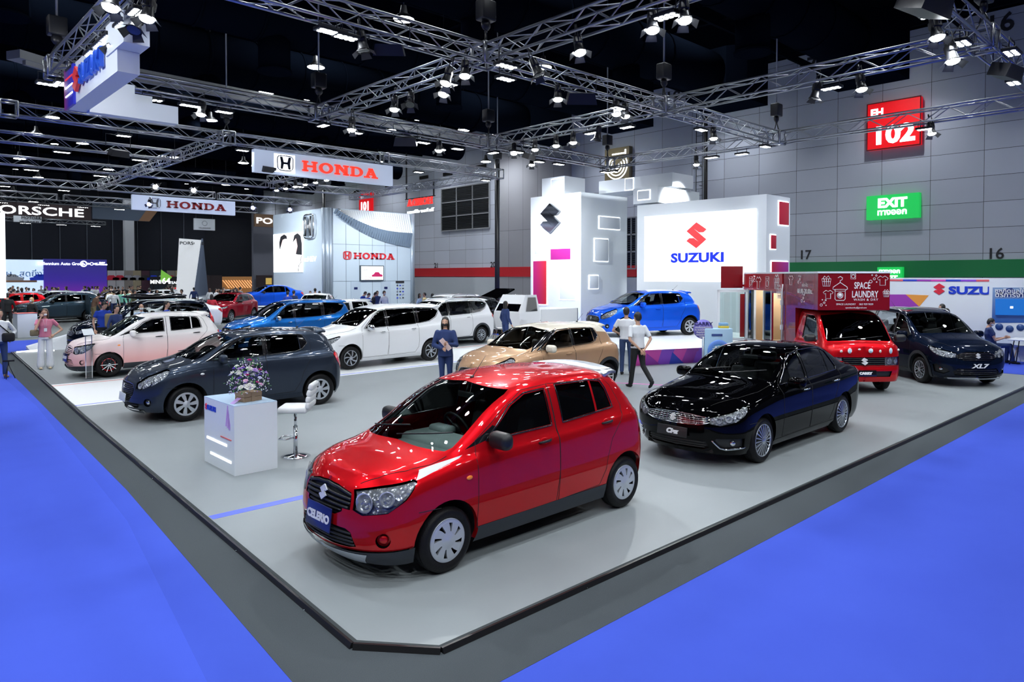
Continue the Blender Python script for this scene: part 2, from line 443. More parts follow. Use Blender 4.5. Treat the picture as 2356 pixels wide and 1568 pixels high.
    def mesh(s, name, tags, m, parent, side=0, off=0.0, thick=0.0):
        """side 0: both halves welded; 1: +y only; -1: mirrored only"""
        key = {}; V = []; Nn = []; F = []
        def vid(p, sg):
            q = (round(p[0], 5), round(sg * p[1], 5) + 0.0, round(p[2], 5))
            if q not in key:
                n = Vector((p[4], sg * p[5], p[6]))
                if abs(p[1]) < 1e-6: n.y = 0
                n.normalize(); key[q] = len(V)
                V.append((p[0] + n.x * off, sg * p[1] + n.y * off, p[2] + n.z * off)); Nn.append(tuple(n))
            return key[q]
        for sg in ((1, -1) if side == 0 else (side,)):
            for tg, P, i, j in s.polys:
                if tg not in tags: continue
                f = []
                for p in P:
                    k = vid(p, sg)
                    if k not in f: f.append(k)
                if len(f) < 3: continue
                F.append(f[::-1] if sg > 0 else f)
        if not F: return None
        me = bpy.data.meshes.new(name); me.from_pydata(V, [], F); me.validate(); me.update()
        me.polygons.foreach_set('use_smooth', [True] * len(me.polygons))
        if len(me.vertices) == len(Nn): me.normals_split_custom_set_from_vertices(Nn)
        me.materials.append(m)
        o = bpy.data.objects.new(name, me); COL.objects.link(o); o.parent = parent
        return o

def mirror_pts(pts, sg): return [Vector((p[0], sg * p[1], p[2])) for p in pts]

# --- wheels
def wheel_mesh(name, parent, x, sg, Y, rad, wid, rim, style, par=None):
    """tyre (part) > rim (sub-part). sg=+1 outer face towards +y"""
    M = axisM((x, sg * Y, rad), (0, sg, 0), (1, 0, 0))     # local z = outwards, z=0 at outer face
    t = MB(); r0, r1 = rim, rad
    t.lathe([(r0 - .004, -wid + .015), (r0 + .012, -wid), (r1 - .03, -wid + .004), (r1 - .006, -wid + .022), (r1, -wid * .5), (r1 - .006, -.022), (r1 - .03, -.003), (lerp(r0, r1, .5), .004), (r0 + .012, -.002), (r0 - .004, -.016)], 48, M)
    for k in (-.3, -.5, -.7): t.lathe([(r1 + .0005, wid * k - .004), (r1 + .0005, wid * k + .004)], 48, M)
    tyre = t.build(name, M_TYRE, parent)
    w_ = MB()
    dark = style in ('swirl_alloy', 'ten_spoke', 'y_alloy', 'twenty')
    w_.use(M_DISHBLK if style != 'cap8' and style != 'cap7' else M_DISHBLK)
    w_.lathe([(0, -.07), (r0 * .5, -.075), (r0 * .93, -.06), (r0 * .97, -.012)], 40, M)
    face = {'cap8': M_HUBCAP, 'cap7': M_HUBCAP, 'ten_spoke': M_CHROME}.get(style, M_SILVER)
    if style == 'white5': face = mat('white_wheel', (.7, .72, .74), .4, .2)
    w_.use(face if style != 'ten_spoke' else M_DISHBLK)
    w_.lathe([(r0 * .985, -.03), (r0 * 1.0, -.010), (r0 * .985, -.002), (r0 * .94, -.006), (r0 * .925, -.022)], 44, M)
    w_.use(face)
    def petal(ps, z0, z1, a):
        ca, sa = math.cos(a), math.sin(a)
        poly = [(r * math.cos(t_) * ca - r * math.sin(t_) * sa, r * math.cos(t_) * sa + r * math.sin(t_) * ca) for r, t_ in ps]
        n = len(poly); vs = []
        for (x_, y_), (r, _) in zip(poly, ps): vs.append(M @ Vector((x_, y_, lerp(z0, z1, r / r0))))
        for (x_, y_), (r, _) in zip(poly, ps): vs.append(M @ Vector((x_, y_, lerp(z0, z1, r / r0) - .025)))
        w_.add(vs, [tuple(range(n)), tuple(reversed(range(n, 2 * n)))] + [(i, n + i, n + (i + 1) % n, (i + 1) % n) for i in range(n)])
    def wedge(n, wi, wo, ri, ro, tw=0.0, z0=.012, z1=-.008, steps=5, a0=0.0):
        for k in range(n):
            A = [(lerp(ri, ro, i / steps), -lerp(wi, wo, i / steps) / 2 + tw * (i / steps)) for i in range(steps + 1)]
            B = [(lerp(ri, ro, i / steps), lerp(wi, wo, i / steps) / 2 + tw * (i / steps)) for i in reversed(range(steps + 1))]
            petal(A + B, z0, z1, a0 + 2 * PI * k / n)
    if style == 'cap8':
        wedge(8, .66, .50, r0 * .30, r0 * .86, .22, .010, .0)
        w_.lathe([(0, .016), (r0 * .2, .015), (r0 * .30, .008), (r0 * .42, .005)], 32, M)
        w_.lathe([(r0 * .80, .001), (r0 * .95, -.004)], 44, M)
    elif style == 'cap7':
        wedge(7, .62, .34, r0 * .22, r0 * .95, .10, .014, -.004)
        wedge(7, .05, .40, r0 * .62, r0 * .95, 0, .0, -.006, a0=.15)
        w_.lathe([(0, .02), (r0 * .22, .017), (r0 * .30, .008)], 28, M)
        w_.lathe([(r0 * .84, -.004), (r0 * .95, -.006)], 40, M)
    elif style == 'swirl_alloy':
        wedge(7, .42, .16, r0 * .18, r0 * .95, .42, .006, -.006)
        w_.lathe([(0, .012), (r0 * .14, .012), (r0 * .24, .0)], 24, M)
    elif style == 'ten_spoke':
        wedge(10, .28, .055, r0 * .16, r0 * .93, 0, .006, -.012)
        w_.lathe([(0, .012), (r0 * .12, .012), (r0 * .20, .0)], 24, M)
        w_.use(M_REDLENS); w_.lathe([(r0 * .66, -.055), (r0 * .78, -.053)], 40, M)
    elif style == 'y_alloy':
        for k in range(8):
            a = 2 * PI * k / 8
            petal([(r0 * .14, -.3), (r0 * .55, -.07), (r0 * .55, .07), (r0 * .14, .3)], .006, -.004, a)
            for q in (-1, 1):
                A = [(r0 * .5, q * .02 - .07), (r0 * .75, q * .19 - .05), (r0 * .95, q * .26 - .05), (r0 * .95, q * .26 + .05), (r0 * .75, q * .19 + .05), (r0 * .5, q * .02 + .07)]
                petal(A, .006, -.006, a)
        w_.lathe([(0, .012), (r0 * .14, .012), (r0 * .22, .0)], 24, M)
    elif style == 'twenty':
        wedge(20, .16, .07, r0 * .2, r0 * .95, .03, .010, -.008, 3)
        w_.lathe([(0, .018), (r0 * .16, .016), (r0 * .24, .004)], 24, M)
    elif style == 'white5':
        wedge(8, .3, .12, r0 * .2, r0 * .95, 0, .006, -.006)
        w_.lathe([(0, .012), (r0 * .16, .012), (r0 * .24, .0)], 24, M)
    rim_o = w_.build('rim', None, tyre)
    return tyre

def s_badge(mb, M, h, d=.012):
    """angular S mark, height h"""
    hk = [(-.14, .28), (.115, .10), (.31, .10), (.442, .207), (0, .5)]; tri = [(-.4375, .173), (-.14, .28), (0, .5)]
    for pl in (hk, tri, [(-.4375, .173), (.14, -.28), (.4375, -.173), (-.14, .28)], [(-x, -y) for x, y in hk], [(-x, -y) for x, y in tri]): mb.prism([(x * h, y * h) for x, y in pl], d, M)

def rframe(p, n, up=(0, 0, 1)):
    """frame on a surface: local z outwards, local y up, local x to the viewer's right"""
    n = Vector(n).normalized(); u = Vector(up); u = (u - n * u.dot(n)).normalized(); r = u.cross(n)
    return Matrix.Translation(p) @ Matrix((r, u, n)).transposed().to_4x4()

def make_car(c, P, name='hatchback_car', label='', cat='car', group=None):
    """P: dict(body, roof, wheel, plate text, glass...)"""
    root = empty(name, (0, 0, 0), 0, label, cat, group)
    sh = Shell(c); wb, wr = c['wb'], c['wr']; body = P['body']; roofm = P.get('roof', body)
    K = lambda k, d=None: P.get(k, c.get(k, d))
    glass, tint = K('glass', M_GLASS), K('tint', M_TINT)
    # wheel arches
    ar = wr + c.get('arch', .055)
    for x in (0, wb):
        circ = [(x + ar * math.cos(2 * PI * k / 36), wr + .01 + ar * math.sin(2 * PI * k / 36)) for k in range(36)]
        sh.carve('hole', 'U', circ)
    sh.drop('hole')
    # front face features in (arc length from nose centre, height)
    for tg, sp, poly in c['carve']:
        if tg in P.get('skip', ()) or (tg == 'decal' and not P.get('decal')): continue
        xr = c.get('xr_' + tg) or ((-9, c['ws_top'][0] + .3) if tg == 'windscreen' else None)
        for pl in (poly if isinstance(poly[0][0], (tuple, list)) else [poly]): sh.carve(tg, sp, pl, xr=xr)
    # cladding
    if K('clad'):
        for x in (0, wb):
            circ = [(x + (ar + .07) * math.cos(2 * PI * k / 36), wr + .01 + (ar + .07) * math.sin(2 * PI * k / 36)) for k in range(36)]
            sh.carve('clad', 'U', circ, src=('body', 'front_bumper', 'rear_bumper'))
    if P.get('apillar'): sh.carve('pillar', 'A', P['apillar'], src=('body',))
    sh.carve('sill', 'L', [(ar - .1, 0), (wb - ar + .1, 0), (wb - ar + .1, c['sill_z'] + .02), (ar - .1, c['sill_z'])], src=('body',))
    for n_, poly in (('door_f', c['door_f']), ('door_r', c['door_r'])): sh.carve(n_, 'L', poly)
    if c.get('hood'): sh.carve('hood', 'T', c['hood'], xr=(c['x0'] - .2, c['cowl_x']))
    if roofm is not body: sh.carve('roof', 'Q', [(c['cowl_x'], 0), (c['x1'], 0), (c['x1'], 2), (c['cowl_x'], 2)], xr=(c['ws_top'][0] - .06, 9))
    b = sh.mesh('body', ('body',) if roofm is not body else ('body', 'roof'), body, root)
    if roofm is not body: sh.mesh('roof_panel', ('roof',), roofm, root)
    sh.mesh('bonnet', ('hood',), body, root)
    sh.mesh('front_bumper', ('front_bumper',), K('bumper_mat', body), root)
    sh.mesh('rear_bumper', ('rear_bumper',), body, root)
    sh.mesh('tailgate', ('tailgate',), body, root)
    for sg in (1, -1): sh.mesh('stripe_decal', ('decal',), mat('decal_white', (.75, .78, .88), .25, 0, coat=1), root, side=sg, off=.001)
    ws = sh.mesh('windscreen', ('windscreen',), glass, root, off=-.004)
    sh.mesh('rear_window', ('rear_window',), tint, root, off=-.004)
    for sg in (1, -1): sh.mesh('side_sill', ('sill',), K('sill_mat', M_CLAD), root, side=sg, off=.004)
    if K('clad'):
        for sg in (1, -1): sh.mesh('arch_cladding', ('clad',), M_CLAD, root, side=sg, off=.014)
    g = sh.mesh('grille', ('grille',), K('grille_mat', M_BLACK), root, off=-.03)
    lg = sh.mesh('lower_grille', ('lower_grille',), M_BLACK, root, off=-.03)
    if lg and K('lower_lip_mat'): pass
    sh.mesh('front_lip', ('lip',), K('lip_mat', M_CLAD), root, off=.018)
    sh.mesh('skid_plate', ('skid',), M_SILVER, root, off=.022)
    for sg in (1, -1): sh.mesh('pillar_trim', ('pillar',), M_GLOSSBLK, root, side=sg, off=.001)
    for sg in (1, -1):
        hl = sh.mesh('headlight', ('headlight',), M_LENS, root, side=sg, off=.001)
        if hl:
            sh.mesh('reflector', ('headlight',), K('cup', M_CUP), hl, side=sg, off=-.035)
            r2 = MB().use(M_BRIGHT)
            for (a, z_, r_) in c.get('bowls', []):
                q = sh.surf('F', a, z_)
                if q:
                    p, n = q; Mx = rframe(Vector((p.x, sg * p.y, p.z)), (n.x, sg * n.y, n.z * .3))
                    r2.lathe([(0, -.055), (r_ * .35, -.05), (r_ * .75, -.03), (r_, -.004), (r_ * 1.06, -.006)], 20, Mx)
                    r2.ball((0, 0, -.035), r_ * .28, 8, Mx)
            if r2.v: r2.build('bulb_bowl', None, hl)
        fl = sh.mesh('fog_light', ('fog',), K('fog_mat', M_BLACK), root, side=sg, off=-.035)
        tl = sh.mesh('tail_light', ('tail',), M_REDLENS, root, side=sg, off=.006)
        q = sh.surf('F', *c['fog_c']) if c.get('fog_c') else None
        if q and fl:
            p, n = q; Mx = rframe(Vector((p.x, sg * p.y, p.z)), (n.x, sg * n.y, n.z))
            MB().lathe([(0, -.008), (.028, -.01), (.036, -.02), (.04, -.03)], 20, Mx).build('fog_bulb', K('fogb', M_CHROME), fl)
        side = 'left' if sg < 0 else 'right'
        ds = []
        for dn, wn, hx in (('door_f', 'win_f', 0), ('door_r', 'win_r', 1)):
            d = sh.mesh('door', (dn,), body, root, side=sg)
            if not d: continue
            sh.mesh('window', (wn,), tint if not (hx == 0 and K('front_clear')) else glass, d, side=sg, off=-.004)
            hp = c['handles'][hx]; q = sh.surf('L', *hp)
            if q:
                p, n = q; o_ = sg
                hm = MB(); A = [(p.x - .085, p.z - .008), (p.x - .04, p.z), (p.x + .04, p.z + .004), (p.x + .085, p.z + .004)]
                yy = [p.y + .004, p.y + .034, p.y + .036, p.y + .006]
                hm.tube([(a, sg * y_, z_) for (a, z_), y_ in zip(A, yy)], [.009, .013, .013, .009], 8)
                hm.build('handle', K('handle_mat', M_BLACK), d)
                dm = MB(); dm.ball((p.x - .0, sg * (p.y - .012), p.z), (.055, .014, .03), 14); dm.build('handle_recess', body, d)
            # seam round the door
            sm = MB(); poly = c[dn]
            pts = sh.drape('L', poly, closed=True, off=.0)
            if len(pts) > 3:
                ch = [[]]
                for p in pts:
                    if ch[-1] and (p - ch[-1][-1]).length > .12: ch.append([])
                    ch[-1].append(p)
                for cc in ch:
                    if len(cc) > 1: sm.tube(mirror_pts(cc, sg), .0035, 5, False)
                sm.build('door_gap', M_SEAM, d)
            ds.append(d)
        sh.mesh('quarter_window', ('win_q',), tint, root, side=sg, off=-.004)
        # black window surround and bright belt strip
        for wn, poly in c['wins']:
            par_ = ds[0] if wn == 'win_f' and ds else (ds[-1] if wn == 'win_r' and ds else root)
            pts = sh.drape('L', poly, closed=True, off=.002)
            if len(pts) > 3: MB().tube(mirror_pts(pts[:-1], sg), .008, 6, False, closed=True).build('window_seal', M_GLOSSBLK, par_)
        if c.get('belt_line'):
            pts = sh.drape('L', c['belt_line'], off=.003)
            if len(pts) > 2: MB().tube(mirror_pts(pts, sg), .007, 6).build('belt_strip', K('belt_mat', M_BLACK), root)
        # mirror
        mx, my, mz = c['mirror']
        mm = MB(); mm.box((mx, sg * (my + .115), mz), (.14, .25, .155), bev=.06)
        for i_, v in enumerate(mm.v):
            if v[0] > mx + .035: mm.v[i_] = (mx + .035, v[1], v[2])
        mir = mm.build('wing_mirror', K('mirror_mat', M_BLACK), root)
        MB().ball((mx + .034, sg * (my + .115), mz), (.006, .095, .055), 14).build('mirror_glass', M_CHROME, mir)
        MB().tube([(mx + .02, sg * (my - .03), mz - .06), (mx + .01, sg * (my + .04), mz - .045)], [.03, .02], 8).build('mirror_arm', M_BLACK, mir)
        if c.get('mirror_tri'): pass
        if P.get('indicator', True) and c.get('ind'):
            q = sh.surf('L', *c['ind'])
            if q: MB().ball((q[0].x, sg * (q[0].y + .002), q[0].z), (.035, .010, .019), 14).build('side_indicator', K('ind_mat', M_ORANGE), root)
        # arch lip + inner well
        for x in (0, wb):
            L = []
            for k in range(0, 41):
                a = PI * (1.08 - 1.16 * k / 40); q = sh.surf('U', x + (ar + .004) * math.cos(a), wr + .01 + (ar + .004) * math.sin(a))
                if q: L.append(q[0])
            if len(L) > 4:
                wl = MB(); o1 = [Vector((p.x, sg * p.y, p.z)) for p in L]; o2 = [Vector((p.x, sg * (p.y - .05), p.z)) for p in L]
                o1 += []; n_ = len(o1); wl.use(M_CLAD if K('clad') else K('bumper_lip', body)); wl.add(o1 + o2, [(i, i + 1, n_ + i + 1, n_ + i) for i in range(n_ - 1)], True)
                o3 = [Vector((p.x, sg * (p.y - .05), p.z)) for p in L]; o4 = [Vector((p.x, sg * .38, p.z)) for p in L]
                wl.use(M_UNDER); wl.add(o3 + o4, [(i, i + 1, n_ + i + 1, n_ + i) for i in range(n_ - 1)], True)
                wl.build('wheel_arch', None, root)
            yo = sh.c['W'] / 2 - c.get('inset', .035)
            wheel_mesh('wheel', root, x, sg, yo, wr, c.get('tyre_w', .175), wr * c.get('rim_k', .665), K('wheel', 'cap8'))
    # bonnet gap, bumper gap, tailgate gap
    sm = MB()
    for sp, pts, xr in c.get('seams', []):
        dp = sh.drape(sp, pts, off=.0, xr=xr)
        for sg in (1, -1):
            if len(dp) > 2: sm.tube(mirror_pts(dp, sg), .0035, 5, False)
    if sm.v: sm.build('panel_gap', M_SEAM, root)
    # grille bars
    gb = MB()
    for pts, r_, m_ in K('bars', c.get('bars', [])):
        dp = sh.drape('F', pts, off=-.010, step=.03)
        if len(dp) > 1:
            gb.use(m_)
            full = mirror_pts(dp[::-1], -1) + dp[1 if abs(dp[0].y) < 1e-3 else 0:] if abs(pts[0][0]) < 1e-6 else None
            if full: gb.tube(full, r_, 6)
            else:
                for sg in (1, -1): gb.tube(mirror_pts(dp, sg), r_, 6)
    if gb.v: gb.build('grille_bars', None, g or root)
    # badge and plate
    if P.get('badge', 1) and c.get('badge'):
        z_, h_ = c['badge']; q = sh.surf('F', .002, z_)
        if q:
            n = Vector((-1, 0, .25)); mb = MB(); Mx = rframe(q[0] + n * .006, n)
            if P.get('badge', 1) == 'h':
                for q_ in ((-.3, 1), (.3, 1)): mb.box((q_[0] * h_, 0, .008), (.14 * h_, .8 * h_, .012), M=Mx)
                mb.box((0, 0, .008), (.5 * h_, .14 * h_, .012), M=Mx)
                mb.tube([Mx @ Vector((h_ * .62 * math.copysign(abs(math.cos(a)) ** .6, math.cos(a)), h_ * .55 * math.copysign(abs(math.sin(a)) ** .6, math.sin(a)), .006)) for a in [2 * PI * k / 24 for k in range(24)]], .008, 5, False, closed=True)
            else: s_badge(mb, Mx, h_)
            mb.build('badge', M_BRIGHT, root)
    if P.get('plate') is not None:
        z_, pw, ph = c['plate_at'][:3]; q = sh.surf('F', .002, z_); n = Vector((-1, 0, .12)); Mx = rframe(q[0] + Vector((-.022, 0, 0)), n)
        pl = MB().box((0, 0, 0), (pw, ph, .012), M=Mx, bev=.004).build('number_plate', P.get('plate_mat', M_PLATE), root)
        if P['plate']:
            put_text(MB(), P['plate'], ph * P.get('plate_k', .42), Mx @ Matrix.Translation((0, 0, .007)), depth=.003, off=P.get('plate_o', .008) * ph / .16, shear=P.get('shear', 0), sx=P.get('plate_sx', 1.0)).build('plate_lettering', M_WHITE, pl)
    # wipers
    wp = MB(); dxw = c['wiper']
    for (y0, y1) in ((.05, -.52), (.58, .02)):
        pts = []
        for k in range(7):
            y_ = lerp(y0, y1, k / 6); z_ = dxw[1] + dxw[2] * math.sin(PI * k / 6 * .5) - .0; q = sh.surf('W', abs(y_), dxw[1] + dxw[2] * (k / 6) * .9 + .012, xr=(c['cowl_x'] - .2, 1.6))
            if q: pts.append(Vector((q[0].x - .012, y_, q[0].z + .018)))
        if len(pts) > 2: wp.tube(pts, [.007] * len(pts), 6)
    if wp.v: wp.build('wiper', M_BLACK, root)
    ck = sh.drape('W', [(0, dxw[1] - .004), (c['yb'][-1][1] * .9 if False else .60, dxw[1] - .02)], off=.006, xr=(c['cowl_x'] - .25, 1.6))
    if c.get('spoiler') and P.get('spoiler', True):
        a_, b_, z_, hw_s = c['spoiler']; sp_ = MB(); n_ = 10; top = []; 
        prof = [(0, .012), (.35, .03), (.8, .028), (1.0, .012), (.97, -.012), (.6, -.01), (0, -.05)]
        for i in range(n_ + 1):
            y = lerp(-hw_s, hw_s, i / n_); k = 1 - .28 * abs(i / n_ * 2 - 1) ** 3; dz = -.05 * (i / n_ * 2 - 1) ** 2
            top += [(lerp(a_, b_, u * k), y, z_ + dz + v) for u, v in prof]
        m_ = len(prof); fs = [(i * m_ + j, (i + 1) * m_ + j, (i + 1) * m_ + (j + 1) % m_, i * m_ + (j + 1) % m_) for i in range(n_) for j in range(m_)] + [tuple(range(m_)), tuple(reversed(range(n_ * m_, (n_ + 1) * m_)))]
        sp_.add(top, fs, True); sp_.build('roof_spoiler', P.get('spoiler_mat', roofm), root)
    if P.get('rails'):
        for sg in (1, -1):
            rp = []
            for k in range(13):
                x_ = lerp(c['ws_top'][0] + .25, c['x1'] - .55, k / 12); zc_r = pchip(c['zr'])(x_); y_ = pchip(c['yr'])(x_)
                rp.append((x_, sg * (y_ - .02), zc_r + (.05 if 0 < k < 12 else .01)))
            MB().tube(rp, .018, 8).build('roof_rail', M_SILVER, root)
    # interior
    it = c['cabin']    # (dash_x, seat_x, rear_seat_x, seat_z, halfwidth, header z)
    hwid = it[4]
    MB().box((it[0] + .06, 0, it[3] + .26), (.42, hwid * 2 - .06, .22), bev=.08).box((it[0] - .16, 0, it[3] + .24), (.4, hwid * 2 - .16, .14), bev=.05).box((it[0] + .2, 0, it[3] + .0), (.3, .2, .4), bev=.04)\
        .box((it[0] + .2, .36, it[3] + .38), (.16, .3, .09), bev=.04).build('dashboard', K('dash_mat', M_DASH), root)
    Ms = axisM((it[0] + .40, .36, it[3] + .36), (.93, 0, .42))
    swm = MB(); swm.tube([Ms @ Vector((.185 * math.cos(a), .185 * math.sin(a), 0)) for a in [2 * PI * k / 28 for k in range(28)]], .014, 8, False, closed=True)
    swm.ball((0, 0, -.01), (.07, .06, .03), 12, Ms)
    for a in (0, PI / 2 * 1.0, PI): swm.tube([Ms @ Vector((0, 0, -.005)), Ms @ Vector((.18 * math.sin(a + PI / 2) if a else .18 * 1, .18 * math.cos(a + PI / 2) if a else 0, 0))], .011, 6)
    swm.build('steering_wheel', M_BLACK, root)
    def seat(x, y, w_, rear=False):
        sb = MB(); sb.box((x, y, it[3]), (.5, w_, .16), bev=.06)
        Mb = Matrix.Translation((x + .27, y, it[3] + .30)) @ Matrix.Rotation(R(14), 4, 'Y')
        sb.box((0, 0, 0), (.15, w_ * .96, .58), M=Mb, bev=.06)
        for yy in ((0,) if not rear else (-w_ * .3, w_ * .3)):
            sb.box((.0, yy, .38), (.09, .25, .17), M=Mb, bev=.04)
            sb.box((.0, yy, .28), (.02, .10, .1), M=Mb)
        sb.build('rear_seat' if rear else 'seat', K('seat_mat', M_SEAT), root)
    seat(it[1], .36, .48); seat(it[1], -.36, .48); seat(it[2], 0, hwid * 2 - .1, True)
    if len(it) > 6: seat(it[6], 0, hwid * 2 - .2, True)
    rm = MB().box((c['ws_top'][0] + .02, 0, c['ws_top'][1] - .14), (.03, .24, .06), bev=.014)
    rm.tube([(c['ws_top'][0] + .02, 0, c['ws_top'][1] - .12), (c['ws_top'][0] + .06, 0, c['ws_top'][1] - .03)], .012, 6).build('rear_view_mirror', M_BLACK, root)
    # inner liner: floor, firewall and rear deck
    ub = MB().use(M_UNDER)
    zf = c.get('low', .2) + .03
    ub.b2((c['x0'] + .12, -.36, zf), (c['x1'] - .12, .36, zf + .06)); ub.b2((wr + .12, -c['W'] / 2 + .13, zf), (wb - wr - .12, c['W'] / 2 - .13, zf + .07))
    ub.b2((c['x0'] + .12, -.5, zf), (-wr - .1, .5, .55)); ub.b2((c['cowl_x'] + .0, -hwid + .1, zf), (c['cowl_x'] + .05, hwid - .1, it[3] + .25))
    ub.b2((-wr, -.36, zf), (c['cowl_x'], .36, it[3] + .2)); ub.b2((wb + wr + .1, -.55, zf), (c['x1'] - .12, .55, .5))
    ub.b2((wb - .4, -.37, zf), (wb + .45, .37, .5))
    ub.b2((c['cowl_x'], -hwid + .08, zf + .05), (wb - wr, hwid - .08, zf + .09))
    ub.build('underbody', None, root)
    if P.get('aerial', True) and c.get('aerial'):
        ax, az, dx, dz = c['aerial']; MB().tube([(ax, 0, az), (ax + dx * .12, 0, az + dz * .12), (ax + dx, 0, az + dz)], [.012, .004, .0025], 6).ball((ax, 0, az), (.03, .018, .014), 10).build('aerial', M_BLACK, root)
    return root, sh

def recolour(root, pairs):
    for o in [root] + list(root.children_recursive):
        for sl in o.material_slots:
            for a, b_ in pairs:
                if sl.material is a: sl.link = 'OBJECT'; sl.material = b_; break
# ---- body specifications (x from the front axle backwards, metres)
def arc_pts(cx, cz, r, a0, a1, n=8): return [(cx + r * math.cos(R(lerp(a0, a1, k / n))), cz + r * math.sin(R(lerp(a0, a1, k / n)))) for k in range(n + 1)]
CEL = dict(W=1.60, x0=-.74, x1=2.87, wb=2.425, wr=.278, plan=(.46, 2.3, .30, 3.2), xs=(-.22, 2.15), low=.175,
    zc=[(-.74, .80), (-.64, .87), (-.45, .915), (-.20, .955), (-.04, .985), (.04, 1.005), (.14, 1.065), (.50, 1.30), (.80, 1.455), (1.0, 1.50), (1.5, 1.535), (2.1, 1.525), (2.6, 1.485), (2.87, 1.45)],
    zr=[(-.74, .785), (-.64, .85), (-.45, .89), (-.20, .925), (.02, .965), (.12, .99), (.26, 1.06), (.70, 1.315), (.96, 1.415), (1.2, 1.452), (1.7, 1.47), (2.2, 1.453), (2.6, 1.405), (2.87, 1.36)],
    zb=[(-.74, .74), (-.5, .82), (-.15, .885), (.2, .935), (1.0, .985), (1.8, 1.015), (2.4, 1.05), (2.87, 1.05)],
    yr=[(-.74, .50), (-.1, .54), (.15, .61), (.4, .63), (1.0, .575), (1.9, .57), (2.4, .555), (2.87, .54)],
    yb=[(-.74, .66), (-.1, .70), (.4, .735), (1.2, .745), (2.2, .745), (2.87, .72)],
    hw=[(-.74, .95), (-.2, .975), (.4, .99), (1.2, 1.0), (2.2, 1.0), (2.87, .97)],
    front_x=[(.15, -.62), (.24, -.72), (.36, -.76), (.50, -.755), (.62, -.735), (.74, -.70), (.83, -.64), (.9, -.62)],
    rear_x=[(.2, 2.79), (.34, 2.88), (.6, 2.895), (.78, 2.87), (.95, 2.825), (1.05, 2.79), (1.25, 2.66), (1.46, 2.50)],
    sill_z=.315, cowl_x=.04, arch=.055, tyre_w=.165,
    hood=[(-.85, 0), (.03, 0), (.07, .655), (-.10, .655), (-.30, .60), (-.50, .48), (-.66, .30), (-.85, .16)],
    carve=[('windscreen', 'W', [(0, 1.005), (.60, .985), (.62, 1.01), (.555, 1.39), (.53, 1.425), (0, 1.46)]),
        ('rear_window', 'R', [(0, 1.08), (.60, 1.08), (.58, 1.38), (0, 1.39)]),
        ('headlight', 'F', [[(.40, .605), (.50, .575), (.72, .605), (.66, .80), (.40, .755)], [(.72, .605), (.86, .70), (.98, .83), (.96, .845), (.66, .80)]]),
        ('grille', 'F', [[(0, .60), (.26, .60), (.37, .60), (.37, .73), (.2, .765), (0, .775)], [(0, .54), (.20, .54), (.28, .575), (.28, .60), (0, .60)]]),
        ('lower_grille', 'F', [(0, .285), (.38, .30), (.46, .315), (.40, .425), (.34, .45), (0, .455)]),
        ('fog', 'F', arc_pts(.70, .385, .062, 0, 340, 17)),
        ('skid', 'F', [(0, .17), (.50, .17), (.56, .27), (0, .255)]),
        ('lip', 'F', [(0, .14), (1.05, .14), (1.05, .315), (.50, .285), (0, .26)]),
        ('decal', 'L', [(-.30, .835), (.16, .935), (.20, .955), (-.22, .895)]),
        ('tail', 'R', [(.52, .68), (.72, .68), (.86, .80), (.78, 1.02), (.66, 1.04), (.60, .9)]),
        ('win_f', 'L', [(.50, 1.045), (1.30, 1.065), (1.30, 1.39), (1.04, 1.372), (.84, 1.29)]),
        ('pillar', 'L', [(.24, .99), (.50, 1.045), (.62, 1.13), (.58, 1.155)]),
        ('win_r', 'L', [(1.48, 1.07), (1.98, 1.10), (1.98, 1.405), (1.48, 1.41)]),
        ('win_q', 'L', [(2.01, 1.105), (2.24, 1.12), (2.21, 1.30), (2.16, 1.38), (2.01, 1.402)]),
        ('front_bumper', 'F', [(0, .1), (1.2, .1), (1.2, .565), (.98, .585), (.50, .56), (0, .53)]),
        ('tailgate', 'R', [(0, .62), (.60, .62), (.62, 1.43), (0, 1.44)]),
        ('rear_bumper', 'R', [(0, .1), (1.1, .1), (1.1, .60), (0, .60)])],
    wins=[('win_f', [(.47, 1.035), (1.31, 1.055), (1.31, 1.40), (1.04, 1.384), (.82, 1.30)]), ('win_r', [(1.47, 1.06), (2.26, 1.11), (2.22, 1.31), (2.17, 1.392), (2.0, 1.412), (1.47, 1.42)])],
    door_f=[(.32, .31), (1.33, .325), (1.36, .6), (1.36, 1.432), (1.03, 1.412), (.76, 1.29), (.36, 1.05), (.32, .9)],
    door_r=[(1.36, .325), (1.98, .345), (2.08, .50), (2.10, .62), (2.17, .8), (2.38, 1.02), (2.40, 1.11), (2.32, 1.33), (2.24, 1.405), (1.37, 1.436)],
    handles=[(1.16, .935), (2.10, .985)], mirror=(.53, .735, 1.05), ind=(.22, .77), fog_c=(.70, .385), badge=(.675, .13), plate_at=(.485, .40, .20),
    bowls=[(.50, .67, .078), (.70, .71, .062)],
    bars=[([(0, .70), (.36, .68)], .013, M_BLACK), ([(0, .66), (.36, .645)], .012, M_BLACK), ([(0, .755), (.2, .745), (.37, .71)], .014, M_BLACK), ([(0, .62), (.34, .61)], .012, M_BLACK), ([(0, .58), (.26, .58)], .009, M_BLACK), ([(0, .42), (.40, .41)], .010, M_BLACK), ([(0, .385), (.42, .375)], .010, M_BLACK), ([(0, .35), (.43, .345)], .010, M_BLACK), ([(0, .315), (.44, .318)], .010, M_BLACK)],
    seams=[('T', [(.07, .655), (-.10, .655), (-.30, .60), (-.50, .48), (-.60, .37)], (-1, .25)), ('F', [(1.2, .575), (.98, .585)], None)],
    wiper=(.05, 1.01, .08), cabin=(.62, 1.18, 2.02, .54, .68, 1.4), ws_top=(.82, 1.46), aerial=(.92, 1.485, .18, .20), spoiler=(2.30, 2.60, 1.492, .57))
